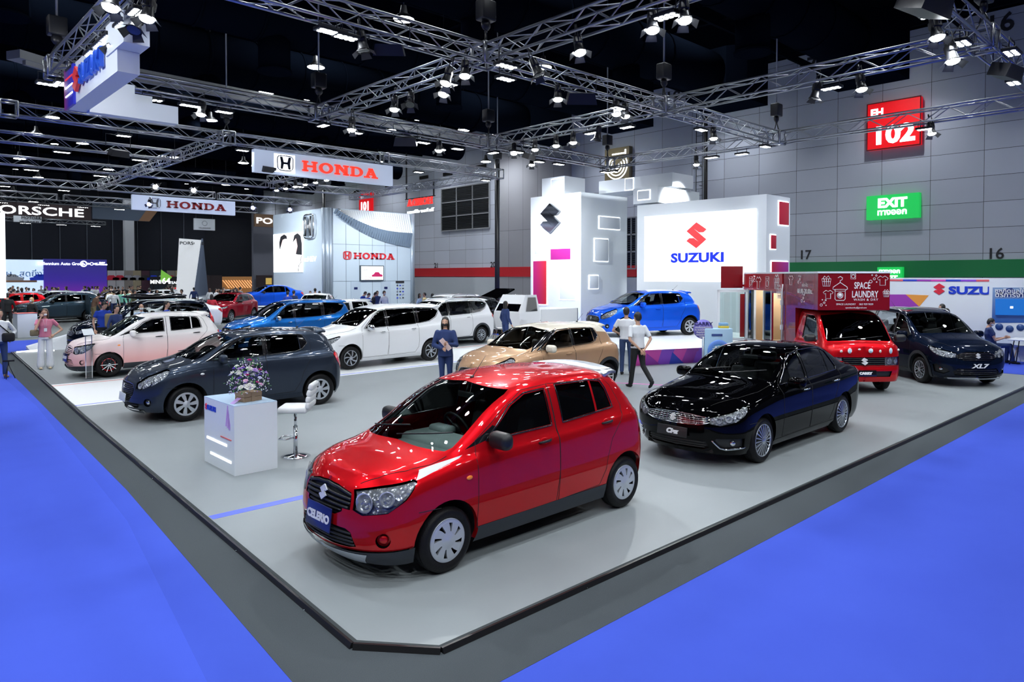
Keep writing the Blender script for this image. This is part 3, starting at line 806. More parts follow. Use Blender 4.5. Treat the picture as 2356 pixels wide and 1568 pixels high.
SWF = dict(W=1.735, x0=-.77, x1=3.07, wb=2.45, wr=.302, plan=(.50, 2.15, .38, 2.5), xs=(-.2, 2.3), low=.19, bulge=.025,
    zc=[(-.77, .77), (-.66, .86), (-.4, .935), (-.1, .99), (.06, 1.025), (.15, 1.05), (.27, 1.11), (.60, 1.29), (.88, 1.42), (1.12, 1.47), (1.6, 1.497), (2.2, 1.48), (2.75, 1.43), (3.07, 1.38)],
    zr=[(-.77, .755), (-.66, .84), (-.4, .91), (-.1, .965), (.15, 1.005), (.32, 1.065), (.72, 1.29), (1.0, 1.385), (1.28, 1.418), (1.8, 1.43), (2.3, 1.41), (2.7, 1.36), (3.07, 1.30)],
    zb=[(-.77, .70), (-.5, .82), (-.15, .91), (.25, .955), (1.0, .985), (1.8, 1.005), (2.3, 1.035), (2.7, 1.05), (3.07, 1.02)],
    yr=[(-.77, .50), (-.1, .57), (.15, .64), (.4, .66), (1.2, .60), (1.9, .585), (2.4, .555), (3.07, .50)],
    yb=[(-.77, .68), (-.1, .74), (.5, .775), (1.2, .785), (2.0, .78), (2.6, .72), (3.07, .66)],
    hw=[(-.77, .95), (-.1, .995), (.5, .985), (1.2, .98), (2.0, .99), (2.5, 1.0), (3.07, .95)],
    front_x=[(.15, -.64), (.24, -.74), (.36, -.79), (.50, -.79), (.62, -.775), (.72, -.74), (.80, -.69), (.9, -.66)],
    rear_x=[(.2, 3.0), (.34, 3.06), (.6, 3.075), (.78, 3.06), (.95, 3.0), (1.05, 2.97), (1.25, 2.86), (1.43, 2.74)],
    sill_z=.26, cowl_x=.15, arch=.06, tyre_w=.18,
    hood=[(-.9, 0), (.13, 0), (.18, .70), (-.05, .68), (-.25, .62), (-.48, .48), (-.62, .34), (-.9, .2)],
    carve=[('windscreen', 'W', [(0, 1.05), (.62, 1.03), (.64, 1.06), (.59, 1.345), (.565, 1.375), (0, 1.43)]),
        ('rear_window', 'R', [(0, 1.08), (.50, 1.08), (.50, 1.34), (0, 1.36)]),
        ('headlight', 'F', [[(.48, .60), (.60, .585), (.82, .66), (.70, .80), (.48, .69)], [(.82, .66), (1.02, .795), (1.12, .90), (1.08, .915), (.70, .80)]]),
        ('grille', 'F', [(0, .36), (.28, .375), (.42, .50), (.44, .58), (.38, .665), (.25, .685), (0, .69)]),
        ('lower_grille', 'F', [(0, .25), (.5, .27), (.6, .335), (.50, .35), (0, .335)]),
        ('fog', 'F', arc_pts(.74, .37, .07, 0, 340, 17)),
        ('lip', 'F', [(0, .12), (.62, .12), (.62, .235), (0, .225)]),
        ('tail', 'R', [(.50, .80), (.62, .66), (.76, .66), (.90, .86), (.94, .97), (.86, 1.0), (.62, .96)]),
        ('pillar', 'L', [[(.34, 1.0), (.52, 1.025), (.90, 1.29), (1.02, 1.36), (1.0, 1.385), (.72, 1.28)], [(1.36, 1.045), (1.45, 1.05), (1.45, 1.38), (1.36, 1.375)], [(2.10, 1.10), (2.26, 1.20), (2.18, 1.355), (2.08, 1.375)]]),
        ('win_f', 'L', [(.47, 1.02), (1.36, 1.045), (1.36, 1.378), (1.05, 1.362), (.86, 1.28)]),
        ('win_r', 'L', [(1.45, 1.05), (1.98, 1.075), (2.08, 1.10), (2.08, 1.372), (1.45, 1.385)]),
        ('front_bumper', 'F', [(0, .1), (1.2, .1), (1.2, .56), (1.0, .60), (.48, .58), (0, .60)]),
        ('tailgate', 'R', [(0, .62), (.55, .62), (.58, 1.40), (0, 1.42)]),
        ('rear_bumper', 'R', [(0, .1), (1.2, .1), (1.2, .60), (0, .60)])],
    wins=[('win_f', [(.43, 1.01), (1.37, 1.035), (1.37, 1.389), (1.04, 1.373), (.84, 1.29)]), ('win_r', [(1.44, 1.04), (1.99, 1.065), (2.14, 1.11), (2.25, 1.21), (2.17, 1.362), (2.08, 1.382), (1.44, 1.396)])],
    door_f=[(.45, .29), (1.37, .295), (1.40, .6), (1.40, 1.40), (1.04, 1.388), (.78, 1.28), (.48, 1.03), (.45, .9)],
    door_r=[(1.40, .30), (1.94, .32), (2.06, .50), (2.10, .66), (2.22, .86), (2.30, 1.02), (2.30, 1.2), (2.22, 1.36), (1.41, 1.405)],
    handles=[(1.20, .90), (5, 5)], mirror=(.60, .80, 1.04), ind=(.26, .80), fog_c=(.74, .37), badge=(.60, .10), plate_at=(.42, .42, .14),
    bowls=[(.56, .64, .045), (.72, .70, .055), (.88, .78, .04)],
    bars=[([(0, z), (.38 if z > .45 else .3, z)], .006, M_GLOSSBLK) for z in (.64, .61, .58, .55, .52, .49, .46, .43, .40)] + [([(0, .69), (.25, .685), (.38, .665), (.44, .58), (.42, .50), (.28, .375), (0, .36)], .010, M_CHROME), ([(0, .30), (.5, .305)], .012, M_BLACK)],
    seams=[('T', [(.18, .70), (-.05, .68), (-.25, .62), (-.48, .48), (-.56, .42)], (-1, .25)), ('F', [(1.2, .60), (1.05, .60)], None)],
    wiper=(.16, 1.055, .08), cabin=(.66, 1.22, 2.08, .50, .70, 1.38), ws_top=(.88, 1.43), aerial=(2.35, 1.475, .20, .17), spoiler=(2.52, 2.80, 1.437, .52), ind_m=1)
SED = dict(W=1.73, x0=-.87, x1=3.62, wb=2.65, rim_k=.73, wr=.302, plan=(.52, 2.2, .42, 2.6), xs=(-.25, 3.1), low=.17,
    zc=[(-.87, .73), (-.76, .81), (-.5, .885), (0, .975), (.3, 1.02), (.44, 1.04), (.56, 1.09), (.9, 1.26), (1.22, 1.40), (1.45, 1.45), (1.8, 1.478), (2.2, 1.462), (2.55, 1.40), (2.85, 1.28), (3.02, 1.185), (3.14, 1.13), (3.3, 1.115), (3.5, 1.10), (3.62, 1.07)],
    zr=[(-.87, .715), (-.76, .79), (-.5, .86), (0, .945), (.42, .995), (.56, 1.04), (1.0, 1.27), (1.3, 1.37), (1.6, 1.41), (2.0, 1.412), (2.4, 1.365), (2.7, 1.27), (2.95, 1.13), (3.1, 1.075), (3.3, 1.06), (3.62, 1.02)],
    zb=[(-.87, .68), (-.6, .78), (0, .88), (.5, .925), (1.5, .955), (2.4, .985), (3.0, 1.01), (3.3, 1.01), (3.62, .95)],
    yr=[(-.87, .50), (-.1, .56), (.4, .63), (.7, .65), (1.3, .58), (2.0, .57), (2.6, .56), (3.05, .60), (3.62, .58)],
    yb=[(-.87, .68), (-.1, .74), (.5, .77), (1.2, .78), (2.4, .775), (3.0, .735), (3.62, .70)],
    hw=[(-.87, .95), (-.1, .985), (.5, .985), (1.5, .99), (2.6, 1.0), (3.62, .95)],
    front_x=[(.14, -.72), (.24, -.84), (.36, -.89), (.50, -.90), (.62, -.885), (.70, -.86), (.78, -.80), (.9, -.76)],
    rear_x=[(.2, 3.54), (.34, 3.60), (.6, 3.63), (.8, 3.63), (.95, 3.61), (1.08, 3.57)],
    sill_z=.25, cowl_x=.44, arch=.05, tyre_w=.185,
    hood=[(-1, 0), (.42, 0), (.46, .69), (.1, .69), (-.3, .62), (-.56, .48), (-.72, .34), (-1, .2)],
    xr_rear_window=(2.45, 3.25),
    carve=[('windscreen', 'W', [(0, 1.045), (.61, 1.03), (.63, 1.06), (.575, 1.33), (.55, 1.36), (0, 1.415)]),
        ('headlight', 'F', [[(.50, .585), (.64, .565), (.86, .62), (.80, .745), (.50, .665)], [(.86, .62), (1.00, .70), (1.10, .80), (1.06, .815), (.80, .745)]]),
        ('grille', 'F', [(0, .555), (.36, .565), (.46, .58), (.50, .60), (.50, .66), (.3, .69), (0, .70)]),
        ('lower_grille', 'F', [(0, .235), (.42, .24), (.50, .27), (.46, .355), (0, .375)]),
        ('fog', 'F', [(.56, .36), (.64, .27), (.70, .255), (.98, .275), (.98, .40), (.60, .40)]),
        ('win_f', 'L', [(.66, .985), (1.42, 1.0), (1.42, 1.365), (1.24, 1.335), (1.02, 1.24)]),
        ('pillar', 'L', [(1.42, 1.0), (1.50, 1.0), (1.50, 1.375), (1.42, 1.365)]),
        ('win_r', 'L', [(1.50, 1.0), (2.24, 1.02), (2.24, 1.36), (1.9, 1.38), (1.50, 1.375)]),
        ('win_q', 'L', [(2.27, 1.02), (2.52, 1.03), (2.55, 1.06), (2.40, 1.30), (2.27, 1.35)]),
        ('tail', 'R', [(.42, .84), (.50, .76), (.80, .80), (1.0, .93), (.96, .985), (.70, 1.0), (.46, .96)]),
        ('rear_window', 'W', [(0, 1.16), (.56, 1.15), (.52, 1.34), (0, 1.38)]),
        ('front_bumper', 'F', [(0, .1), (1.25, .1), (1.25, .56), (1.02, .575), (.50, .56), (0, .54)]),
        ('rear_bumper', 'R', [(0, .1), (1.2, .1), (1.2, .62), (0, .62)])],
    wins=[('win_f', [(.62, .975), (1.43, .99), (1.43, 1.377), (1.24, 1.345), (1.0, 1.25)]), ('win_r', [(1.49, .99), (2.53, 1.02), (2.57, 1.06), (2.42, 1.31), (2.24, 1.372), (1.9, 1.39), (1.49, 1.386)])],
    door_f=[(.56, .27), (1.44, .275), (1.46, .6), (1.46, 1.385), (1.22, 1.36), (.95, 1.25), (.60, 1.0), (.56, .9)],
    door_r=[(1.46, .275), (2.12, .29), (2.24, .44), (2.28, .62), (2.40, .82), (2.58, .98), (2.60, 1.08), (2.44, 1.33), (1.9, 1.395), (1.47, 1.39)],
    handles=[(1.25, .86), (2.30, .885)], mirror=(.80, .80, 1.0), ind=None, fog_c=(.82, .33), badge=(.625, .105), plate_at=(.445, .46, .13),
    bowls=[(.62, .63, .035), (.74, .655, .045), (.88, .70, .035)],
    bars=[([(0, z), (.48, z - .0)], .005, M_CHROME) for z in (.67, .645, .62, .595, .575)] + [([(0, .70), (.3, .69), (.50, .66)], .009, M_CHROME), ([(0, .55), (.36, .56), (.5, .60)], .011, M_CHROME), ([(0, .34), (.44, .33)], .008, M_BLACK), ([(0, .30), (.46, .295)], .008, M_BLACK), ([(0, .265), (.44, .265)], .008, M_BLACK)]
        + [([(.54, .37), (.64, .265), (.72, .245), (1.02, .27)], .013, M_CHROME), ([(.54, .37), (.60, .41), (1.0, .41)], .008, M_CHROME)]
        + [([(x, .56), (x, .69)], .004, M_CHROME) for x in (.06, .12, .18, .24, .30, .36, .42)],
    seams=[('T', [(.46, .69), (.1, .69), (-.3, .62), (-.56, .48), (-.66, .42)], (-1.1, .5)), ('F', [(1.25, .575), (1.05, .575)], None)],
    wiper=(.45, 1.05, .08), cabin=(.90, 1.40, 2.25, .46, .70, 1.34), ws_top=(1.20, 1.40), aerial=None)
MPV = dict(W=1.735, x0=-.84, x1=3.555, wb=2.74, wr=.312, plan=(.48, 2.2, .34, 2.9), xs=(-.22, 2.9), low=.20,
    zc=[(-.84, .84), (-.74, .93), (-.5, 1.0), (-.1, 1.085), (.12, 1.13), (.22, 1.155), (.34, 1.22), (.62, 1.40), (.95, 1.57), (1.18, 1.64), (1.6, 1.69), (2.4, 1.69), (3.1, 1.645), (3.555, 1.60)],
    zr=[(-.84, .825), (-.74, .91), (-.5, .975), (-.1, 1.05), (.2, 1.10), (.34, 1.155), (.76, 1.42), (1.06, 1.555), (1.3, 1.60), (1.8, 1.62), (2.4, 1.615), (3.1, 1.565), (3.555, 1.51)],
    zb=[(-.84, .78), (-.5, .89), (-.1, .965), (.4, 1.01), (1.2, 1.03), (2.2, 1.065), (2.9, 1.11), (3.555, 1.13)],
    yr=[(-.84, .50), (-.1, .56), (.2, .65), (.5, .67), (1.2, .61), (2.4, .60), (3.1, .58), (3.555, .56)],
    yb=[(-.84, .70), (-.1, .76), (.4, .785), (1.2, .80), (2.8, .79), (3.555, .74)],
    hw=[(-.84, .95), (-.1, .985), (.5, .99), (1.5, 1.0), (2.8, 1.0), (3.555, .97)],
    front_x=[(.15, -.70), (.24, -.81), (.36, -.86), (.52, -.86), (.66, -.84), (.78, -.80), (.87, -.74), (.95, -.70)],
    rear_x=[(.2, 3.46), (.34, 3.54), (.6, 3.57), (.85, 3.555), (1.05, 3.52), (1.2, 3.46), (1.4, 3.38), (1.6, 3.27)],
    sill_z=.28, cowl_x=.22, arch=.06, tyre_w=.185,
    hood=[(-1, 0), (.20, 0), (.25, .70), (0, .70), (-.3, .64), (-.54, .50), (-.70, .32), (-1, .2)],
    carve=[('windscreen', 'W', [(0, 1.16), (.645, 1.14), (.66, 1.17), (.60, 1.53), (.575, 1.565), (0, 1.595)]),
        ('rear_window', 'R', [(0, 1.14), (.60, 1.14), (.58, 1.52), (0, 1.54)]),
        ('headlight', 'F', [[(.46, .68), (.60, .665), (.84, .72), (.80, .85), (.46, .775)], [(.84, .72), (1.02, .82), (1.12, .90), (1.08, .915), (.80, .85)]]),
        ('grille', 'F', [(0, .60), (.30, .605), (.44, .66), (.46, .74), (.3, .80), (0, .81)]),
        ('lower_grille', 'F', [(0, .27), (.5, .28), (.54, .36), (.44, .44), (0, .45)]),
        ('fog', 'F', [(.60, .36), (.72, .30), (.92, .34), (.94, .50), (.86, .52), (.64, .42)]),
        ('skid', 'F', [(0, .15), (.62, .16), (.66, .235), (0, .225)]),
        ('lip', 'F', [(0, .12), (.72, .12), (.72, .235), (0, .225)]),
        ('tail', 'R', [(.56, .90), (.62, .84), (.84, .90), (.98, 1.0), (.90, 1.10), (.70, 1.40), (.60, 1.42), (.62, 1.1)]),
        ('win_f', 'L', [(.50, 1.085), (1.16, 1.10), (1.16, 1.545), (1.0, 1.515), (.80, 1.38)]),
        ('pillar', 'L', [[(1.16, 1.10), (1.26, 1.10), (1.26, 1.56), (1.16, 1.545)], [(2.20, 1.135), (2.32, 1.14), (2.34, 1.575), (2.20, 1.575)]]),
        ('win_r', 'L', [(1.26, 1.10), (2.20, 1.135), (2.20, 1.575), (1.26, 1.56)]),
        ('win_q', 'L', [(2.32, 1.145), (2.72, 1.19), (2.98, 1.30), (3.14, 1.46), (3.0, 1.54), (2.34, 1.575)]),
        ('front_bumper', 'F', [(0, .1), (1.25, .1), (1.25, .62), (1.0, .66), (.46, .64), (0, .58)]),
        ('tailgate', 'R', [(0, .66), (.60, .66), (.60, 1.56), (0, 1.57)]),
        ('rear_bumper', 'R', [(0, .1), (1.2, .1), (1.2, .62), (0, .62)])],
    wins=[('win_f', [(.46, 1.075), (1.17, 1.09), (1.17, 1.557), (1.0, 1.527), (.78, 1.39)]), ('win_r', [(1.25, 1.09), (2.21, 1.125), (2.21, 1.587), (1.25, 1.572)]), ('win_q', [(2.31, 1.135), (2.74, 1.18), (3.0, 1.29), (3.17, 1.46), (3.02, 1.552), (2.32, 1.587)])],
    door_f=[(.36, .30), (1.18, .305), (1.21, .6), (1.21, 1.57), (1.0, 1.545), (.74, 1.40), (.40, 1.11), (.36, .95)],
    door_r=[(1.21, .305), (2.14, .32), (2.26, .46), (2.28, .62), (2.27, .9), (2.27, 1.595), (1.22, 1.58)],
    handles=[(1.02, .96), (2.08, .995)], mirror=(.58, .81, 1.10), ind=None, fog_c=(.78, .41), badge=(.715, .13), plate_at=(.50, .44, .13),
    bowls=[(.56, .72, .045), (.72, .745, .05), (.88, .80, .04)],
    bars=[([(0, z), (.42, z)], .010, M_CHROME) for z in (.77, .735, .70, .665)] + [([(0, .63), (.34, .63)], .010, M_CHROME), ([(0, .40), (.46, .40)], .010, M_BLACK), ([(0, .35), (.5, .35)], .010, M_BLACK), ([(0, .31), (.5, .31)], .010, M_BLACK)],
    seams=[('T', [(.25, .70), (0, .70), (-.3, .64), (-.54, .50), (-.62, .43)], (-1.1, .32)), ('F', [(1.25, .65), (1.05, .66)], None)],
    wiper=(.24, 1.16, .10), cabin=(.72, 1.18, 2.05, .58, .72, 1.55, 2.75), ws_top=(.93, 1.57), aerial=(2.6, 1.675, .22, .16), spoiler=(3.05, 3.36, 1.63, .58))
SUV = dict(W=1.80, x0=-.84, x1=3.30, wb=2.55, wr=.335, plan=(.48, 2.3, .38, 2.6), xs=(-.2, 2.6), low=.24,
    zc=[(-.84, .90), (-.74, .99), (-.4, 1.06), (0, 1.11), (.3, 1.14), (.42, 1.17), (.54, 1.23), (.85, 1.42), (1.15, 1.55), (1.4, 1.60), (1.8, 1.625), (2.4, 1.60), (2.9, 1.55), (3.30, 1.50)],
    zr=[(-.84, .885), (-.74, .97), (-.4, 1.03), (0, 1.08), (.4, 1.12), (.55, 1.17), (.95, 1.42), (1.25, 1.515), (1.6, 1.55), (2.2, 1.54), (2.7, 1.49), (3.30, 1.42)],
    zb=[(-.84, .84), (-.5, .95), (0, 1.02), (.5, 1.05), (1.5, 1.08), (2.3, 1.12), (2.8, 1.15), (3.30, 1.12)],
    yr=[(-.84, .52), (-.1, .58), (.4, .65), (.7, .67), (1.3, .62), (2.2, .60), (3.30, .54)],
    yb=[(-.84, .72), (-.1, .77), (.5, .80), (1.2, .81), (2.4, .80), (3.30, .70)],
    hw=[(-.84, .95), (-.1, .99), (.5, .985), (1.5, .99), (2.5, 1.0), (3.30, .95)],
    front_x=[(.2, -.72), (.3, -.82), (.45, -.86), (.60, -.86), (.75, -.84), (.87, -.79), (1.0, -.74)],
    rear_x=[(.24, 3.2), (.4, 3.28), (.7, 3.31), (.95, 3.28), (1.1, 3.24), (1.3, 3.14), (1.5, 3.0)],
    sill_z=.34, cowl_x=.42, arch=.07, tyre_w=.21,
    hood=[(-1, 0), (.40, 0), (.44, .72), (.1, .72), (-.3, .66), (-.54, .50), (-.70, .32), (-1, .2)],
    carve=[('windscreen', 'W', [(0, 1.175), (.645, 1.155), (.66, 1.18), (.61, 1.48), (.585, 1.51), (0, 1.555)]),
        ('rear_window', 'R', [(0, 1.18), (.55, 1.18), (.52, 1.45), (0, 1.47)]),
        ('headlight', 'F', [[(.46, .75), (.60, .735), (.90, .80), (.86, .895), (.46, .85)], [(.90, .80), (1.08, .88), (1.12, .93), (.86, .895)]]),
        ('grille', 'F', [(0, .58), (.36, .60), (.46, .74), (.46, .85), (.3, .88), (0, .885)]),
        ('lower_grille', 'F', [(0, .34), (.6, .35), (.64, .44), (.5, .50), (0, .50)]),
        ('lip', 'F', [(0, .16), (1.1, .16), (1.1, .32), (0, .31)]),
        ('tail', 'R', [(.40, .93), (.5, .88), (.9, .94), (1.05, 1.04), (.95, 1.09), (.5, 1.06)]),
        ('win_f', 'L', [(.66, 1.12), (1.40, 1.14), (1.40, 1.50), (1.2, 1.475), (1.0, 1.385)]),
        ('pillar', 'L', [(1.40, 1.13), (1.49, 1.14), (1.49, 1.505), (1.40, 1.50)]),
        ('win_r', 'L', [(1.49, 1.14), (2.20, 1.165), (2.20, 1.50), (1.49, 1.505)]),
        ('win_q', 'L', [(2.24, 1.17), (2.60, 1.21), (2.70, 1.26), (2.50, 1.44), (2.24, 1.495)]),
        ('front_bumper', 'F', [(0, .1), (1.3, .1), (1.3, .68), (1.0, .73), (.46, .71), (0, .55)]),
        ('rear_bumper', 'R', [(0, .1), (1.2, .1), (1.2, .66), (0, .66)])],
    wins=[('win_f', [(.62, 1.11), (1.41, 1.13), (1.41, 1.512), (1.2, 1.487), (.98, 1.395)]), ('win_r', [(1.48, 1.13), (2.62, 1.20), (2.73, 1.26), (2.52, 1.452), (2.22, 1.51), (1.48, 1.517)])],
    door_f=[(.56, .36), (1.42, .37), (1.45, .6), (1.45, 1.525), (1.2, 1.50), (.92, 1.39), (.60, 1.13), (.56, .9)],
    door_r=[(1.45, .37), (2.02, .38), (2.14, .54), (2.18, .70), (2.28, .9), (2.36, 1.15), (2.34, 1.5), (1.46, 1.53)],
    handles=[(1.22, 1.0), (2.20, 1.04)], mirror=(.80, .84, 1.14), ind=None, fog_c=None, badge=(.74, .12), plate_at=(.54, .44, .13),
    bowls=[(.58, .80, .04), (.74, .82, .045)],
    bars=[([(0, z), (.44, z)], .007, M_CHROME) for z in (.84, .80, .76, .72)] + [([(0, z), (.38, z)], .007, M_CHROME) for z in (.68, .64)],
    seams=[('T', [(.44, .72), (.1, .72), (-.3, .66), (-.54, .50)], (-1.1, .5))],
    wiper=(.44, 1.18, .08), cabin=(.88, 1.38, 2.15, .58, .72, 1.46), ws_top=(1.14, 1.54), aerial=None)

TRK = dict(W=1.68, x0=-.72, x1=1.0, wb=2.35, wr=.285, plan=(.26, 3.0, .12, 5.0), xs=(-.38, .8), low=.30, bulge=.01, step=.06,
    zc=[(-.72, 1.02), (-.66, 1.07), (-.58, 1.10), (-.52, 1.14), (-.30, 1.42), (-.08, 1.68), (.05, 1.745), (.4, 1.77), (1.0, 1.77)],
    zr=[(-.72, 1.0), (-.66, 1.05), (-.55, 1.075), (-.45, 1.14), (-.18, 1.46), (.02, 1.64), (.15, 1.69), (.5, 1.71), (1.0, 1.71)],
    zb=[(-.72, .96), (-.6, 1.02), (-.3, 1.06), (.2, 1.08), (1.0, 1.08)],
    yr=[(-.72, .60), (-.5, .66), (-.2, .68), (.1, .64), (1.0, .64)], yb=[(-.72, .74), (-.4, .78), (.2, .79), (1.0, .79)],
    hw=[(-.72, .97), (-.3, 1.0), (1.0, 1.0)],
    front_x=[(.25, -.68), (.36, -.74), (.55, -.75), (.60, -.72), (.85, -.71), (1.05, -.66)], rear_x=[(.3, 1.0), (1.8, 1.0)],
    sill_z=.36, cowl_x=-.55, arch=.07, tyre_w=.17, hood=None,
    carve=[('windscreen', 'W', [(0, 1.13), (.67, 1.11), (.69, 1.14), (.64, 1.60), (.62, 1.64), (0, 1.70)]),
        ('headlight', 'F', [(.46, .615), (.83, .615), (.85, .80), (.46, .79)]),
        ('grille', 'F', [(0, .615), (.46, .615), (.46, .79), (0, .79)]),
        ('lower_grille', 'F', [(0, .38), (.56, .38), (.60, .50), (0, .50)]),
        ('win_f', 'L', [(-.20, 1.12), (.56, 1.12), (.56, 1.62), (.20, 1.62), (.06, 1.56)]),
        ('front_bumper', 'F', [(0, .1), (1.2, .1), (1.2, .60), (0, .60)])],
    wins=[('win_f', [(-.23, 1.11), (.57, 1.11), (.57, 1.63), (.19, 1.63), (.05, 1.57)])],
    door_f=[(-.30, .62), (.0, .70), (.28, .62), (.44, .40), (.74, .36), (.74, 1.66), (.18, 1.66), (.0, 1.58), (-.30, 1.12)],
    door_r=[(9, 9), (9.1, 9), (9.1, 9.1)], handles=[(.55, .95), (9, 9)], mirror=(-.28, .86, 1.16), ind=None, fog_c=None, badge=(.70, .16), plate_at=(.46, .46, .13),
    bowls=[(.54, .70, .06), (.70, .70, .05)], bars=[([(0, z), (.44, z)], .008, M_BLACK) for z in (.76, .72, .68, .64)] + [([(0, .61), (.46, .61), (.83, .61)], .010, M_REDLENS)],
    seams=[('F', [(0, .60), (.86, .60)], None)], wiper=(-.52, 1.13, .06), cabin=(.02, .45, .55, .70, .70, 1.6), ws_top=(-.05, 1.67), aerial=None)
# ================================================================ the hall
def ray(px, py):
    u = (px - 1178) / FPX; v = (670 - py) / FPX
    f = math.cos(PITCH) + v * math.sin(PITCH); w_ = v * math.cos(PITCH) - math.sin(PITCH)
    c, s_ = math.cos(HEAD), math.sin(HEAD)
    return Vector((f * c + u * s_, f * s_ - u * c, w_))
def G(px, py, z=0.0):
    d = ray(px, py); t = (z - CAM_H) / d.z; return Vector((d.x * t, d.y * t, z))
def atX(px, py, X):
    d = ray(px, py); t = X / d.x; return Vector((X, d.y * t, CAM_H + d.z * t))
def atY(px, py, Y):
    d = ray(px, py); t = Y / d.y; return Vector((d.x * t, Y, CAM_H + d.z * t))
def atD(px, py, t):
    d = ray(px, py); return Vector((d.x * t, d.y * t, CAM_H + d.z * t))

def carpet_mat(name, c1, c2, scale=260, st=.5):
    m = mat(name, c1, .95, noise=(scale, c2, 4), bump=(scale * 1.5, st), spec=.1); return m
M_BLUE = carpet_mat('blue_carpet', (.050, .090, .54), (.060, .108, .60), 1.5, .15)
M_DGREY = carpet_mat('dark_grey_carpet', (.045, .055, .064), (.105, .122, .135), 220)
M_GREY = mat('grey_floor_vinyl', (.245, .278, .292), .45, noise=(1.2, (.28, .312, .328), 5), spec=.35)
M_WHITEF = mat('white_floor_vinyl', (.90, .94, .96), .3, spec=.3)
M_HALL = mat('hall_floor', (.13, .15, .155), .6, noise=(.6, (.17, .19, .195), 4))
M_TRIMB = mat('black_edge_trim', (.012, .012, .013), .3)
def slab(name, pts, z0, z1, m, **kw):
    mb = MB(); a = sum(pts[i - 1][0] * pts[i][1] - pts[i][0] * pts[i - 1][1] for i in range(len(pts)))
    if a < 0: pts = pts[::-1]
    mb.prism([(p[0], p[1]) for p in pts], z1 - z0, z0=z0); return mb.build(name, m, **kw)
zc_ = -.03
slab('floor', [(-14, -9), (38, -9), (38, 89), (-14, 89)], -.4, zc_ - .012, M_HALL, kind='structure')
slab('aisle_carpet', [(-14, -9), (38, -9), (38, 3.2), (2.62, 3.22), (1.97, 4.05), (2.35, 9.2), (2.9, 20), (3.3, 28.6), (-14, 28.6)], zc_ - .012, zc_ - .004, M_BLUE,
     label='bright blue carpet of the aisles around the front corner of the stand', cat='carpet')
slab('aisle_carpet', [(3.9, 28.2), (38, 28.2), (38, 33.4), (-14, 33.4), (-14, 28.6), (3.3, 28.6)], zc_ - .012, zc_ - .004, M_BLUE,
     label='strip of blue carpet behind the pale pink car, between the two stands', cat='carpet')
slab('aisle_carpet', [(-14, -9), (.6, -9), (1.55, 4.2), (2.05, 8.0), (2.6, 16.2), (2.95, 28.5), (-14, 28.5)], zc_ - .004, zc_ - .003, mat('blue_carpet_lane', (.056, .100, .60), .95, noise=(1.5, (.066, .118, .66), 4), bump=(3, .12), spec=.1),
     label='outer lane of lighter blue carpet at the left, beyond the carpet seam', cat='carpet')
slab('border_carpet', [(1.97, 4.05), (2.62, 3.22), (38, 3.2), (38, 3.75), (2.87, 3.72), (2.46, 4.2), (3.0, 14.4), (3.85, 28.2), (3.3, 28.6), (2.9, 20), (2.35, 9.2)], zc_ - .012, zc_ - .002, M_DGREY,
     label='dark grey carpet border between the blue aisle and the stand floor', cat='carpet')
PF = [(2.87, 3.78), (2.50, 4.22), (3.04, 14.4), (3.88, 28.2), (27.5, 28.2), (27.5, 3.6)]
slab('floor_stand', PF, zc_ - .01, 0, M_GREY, kind='structure')
# black edge profile in lengths
edge = [(27.5, 3.57), (2.86, 3.745), (2.465, 4.20), (3.0, 14.4), (3.845, 28.2)]
for k_ in range(len(edge) - 1):
    a, b = Vector((*edge[k_], 0)), Vector((*edge[k_ + 1], 0)); d = (b - a).normalized(); nrm = Vector((d.y, -d.x, 0))
    if nrm.dot(Vector((1, 1, 0))) > 0: nrm = -nrm
    mb = MB(); q = [a, b, b + nrm * .036, a + nrm * .036]; z0, z1 = zc_ - .002, .006
    up = [a + Vector((0, 0, z1)), b + Vector((0, 0, z1)), b + nrm * .02 + Vector((0, 0, z1)), a + nrm * .02 + Vector((0, 0, z1))]
    lo = [p + Vector((0, 0, z0)) for p in q]
    mb.add(lo + up, [(0, 1, 2, 3), (7, 6, 5, 4), (0, 4, 5, 1), (1, 5, 6, 2), (2, 6, 7, 3), (3, 7, 4, 0)])
    L = (b - a).length
    for s_ in range(int(L / 1.5)):
        p = a + d * (s_ * 1.5 + .7) + nrm * .045; mb.use(M_CHROME); mb.lathe([(0, -.012), (.006, -.014)], 6, Matrix.Translation(p)); mb.use(M_TRIMB)
    mb.mats = mb.mats or [M_TRIMB]
    if len(mb.mats) == 2 and mb.mats[0] is M_CHROME: mb.mi = [1 - i if i < 2 else i for i in mb.mi]; 
    n0 = 6; mb.mats = [M_TRIMB, M_CHROME]; mb.mi = [0] * n0 + [1] * (len(mb.f) - n0)
    mb.build('edge_profile', None, label=['black edge strip along the right side of the stand floor', 'short black edge strip across the cut corner of the stand floor', 'black edge strip along the left side, beside the red car and counter', 'far black edge strip on the left, beside the pale pink car'][k_], cat='trim')
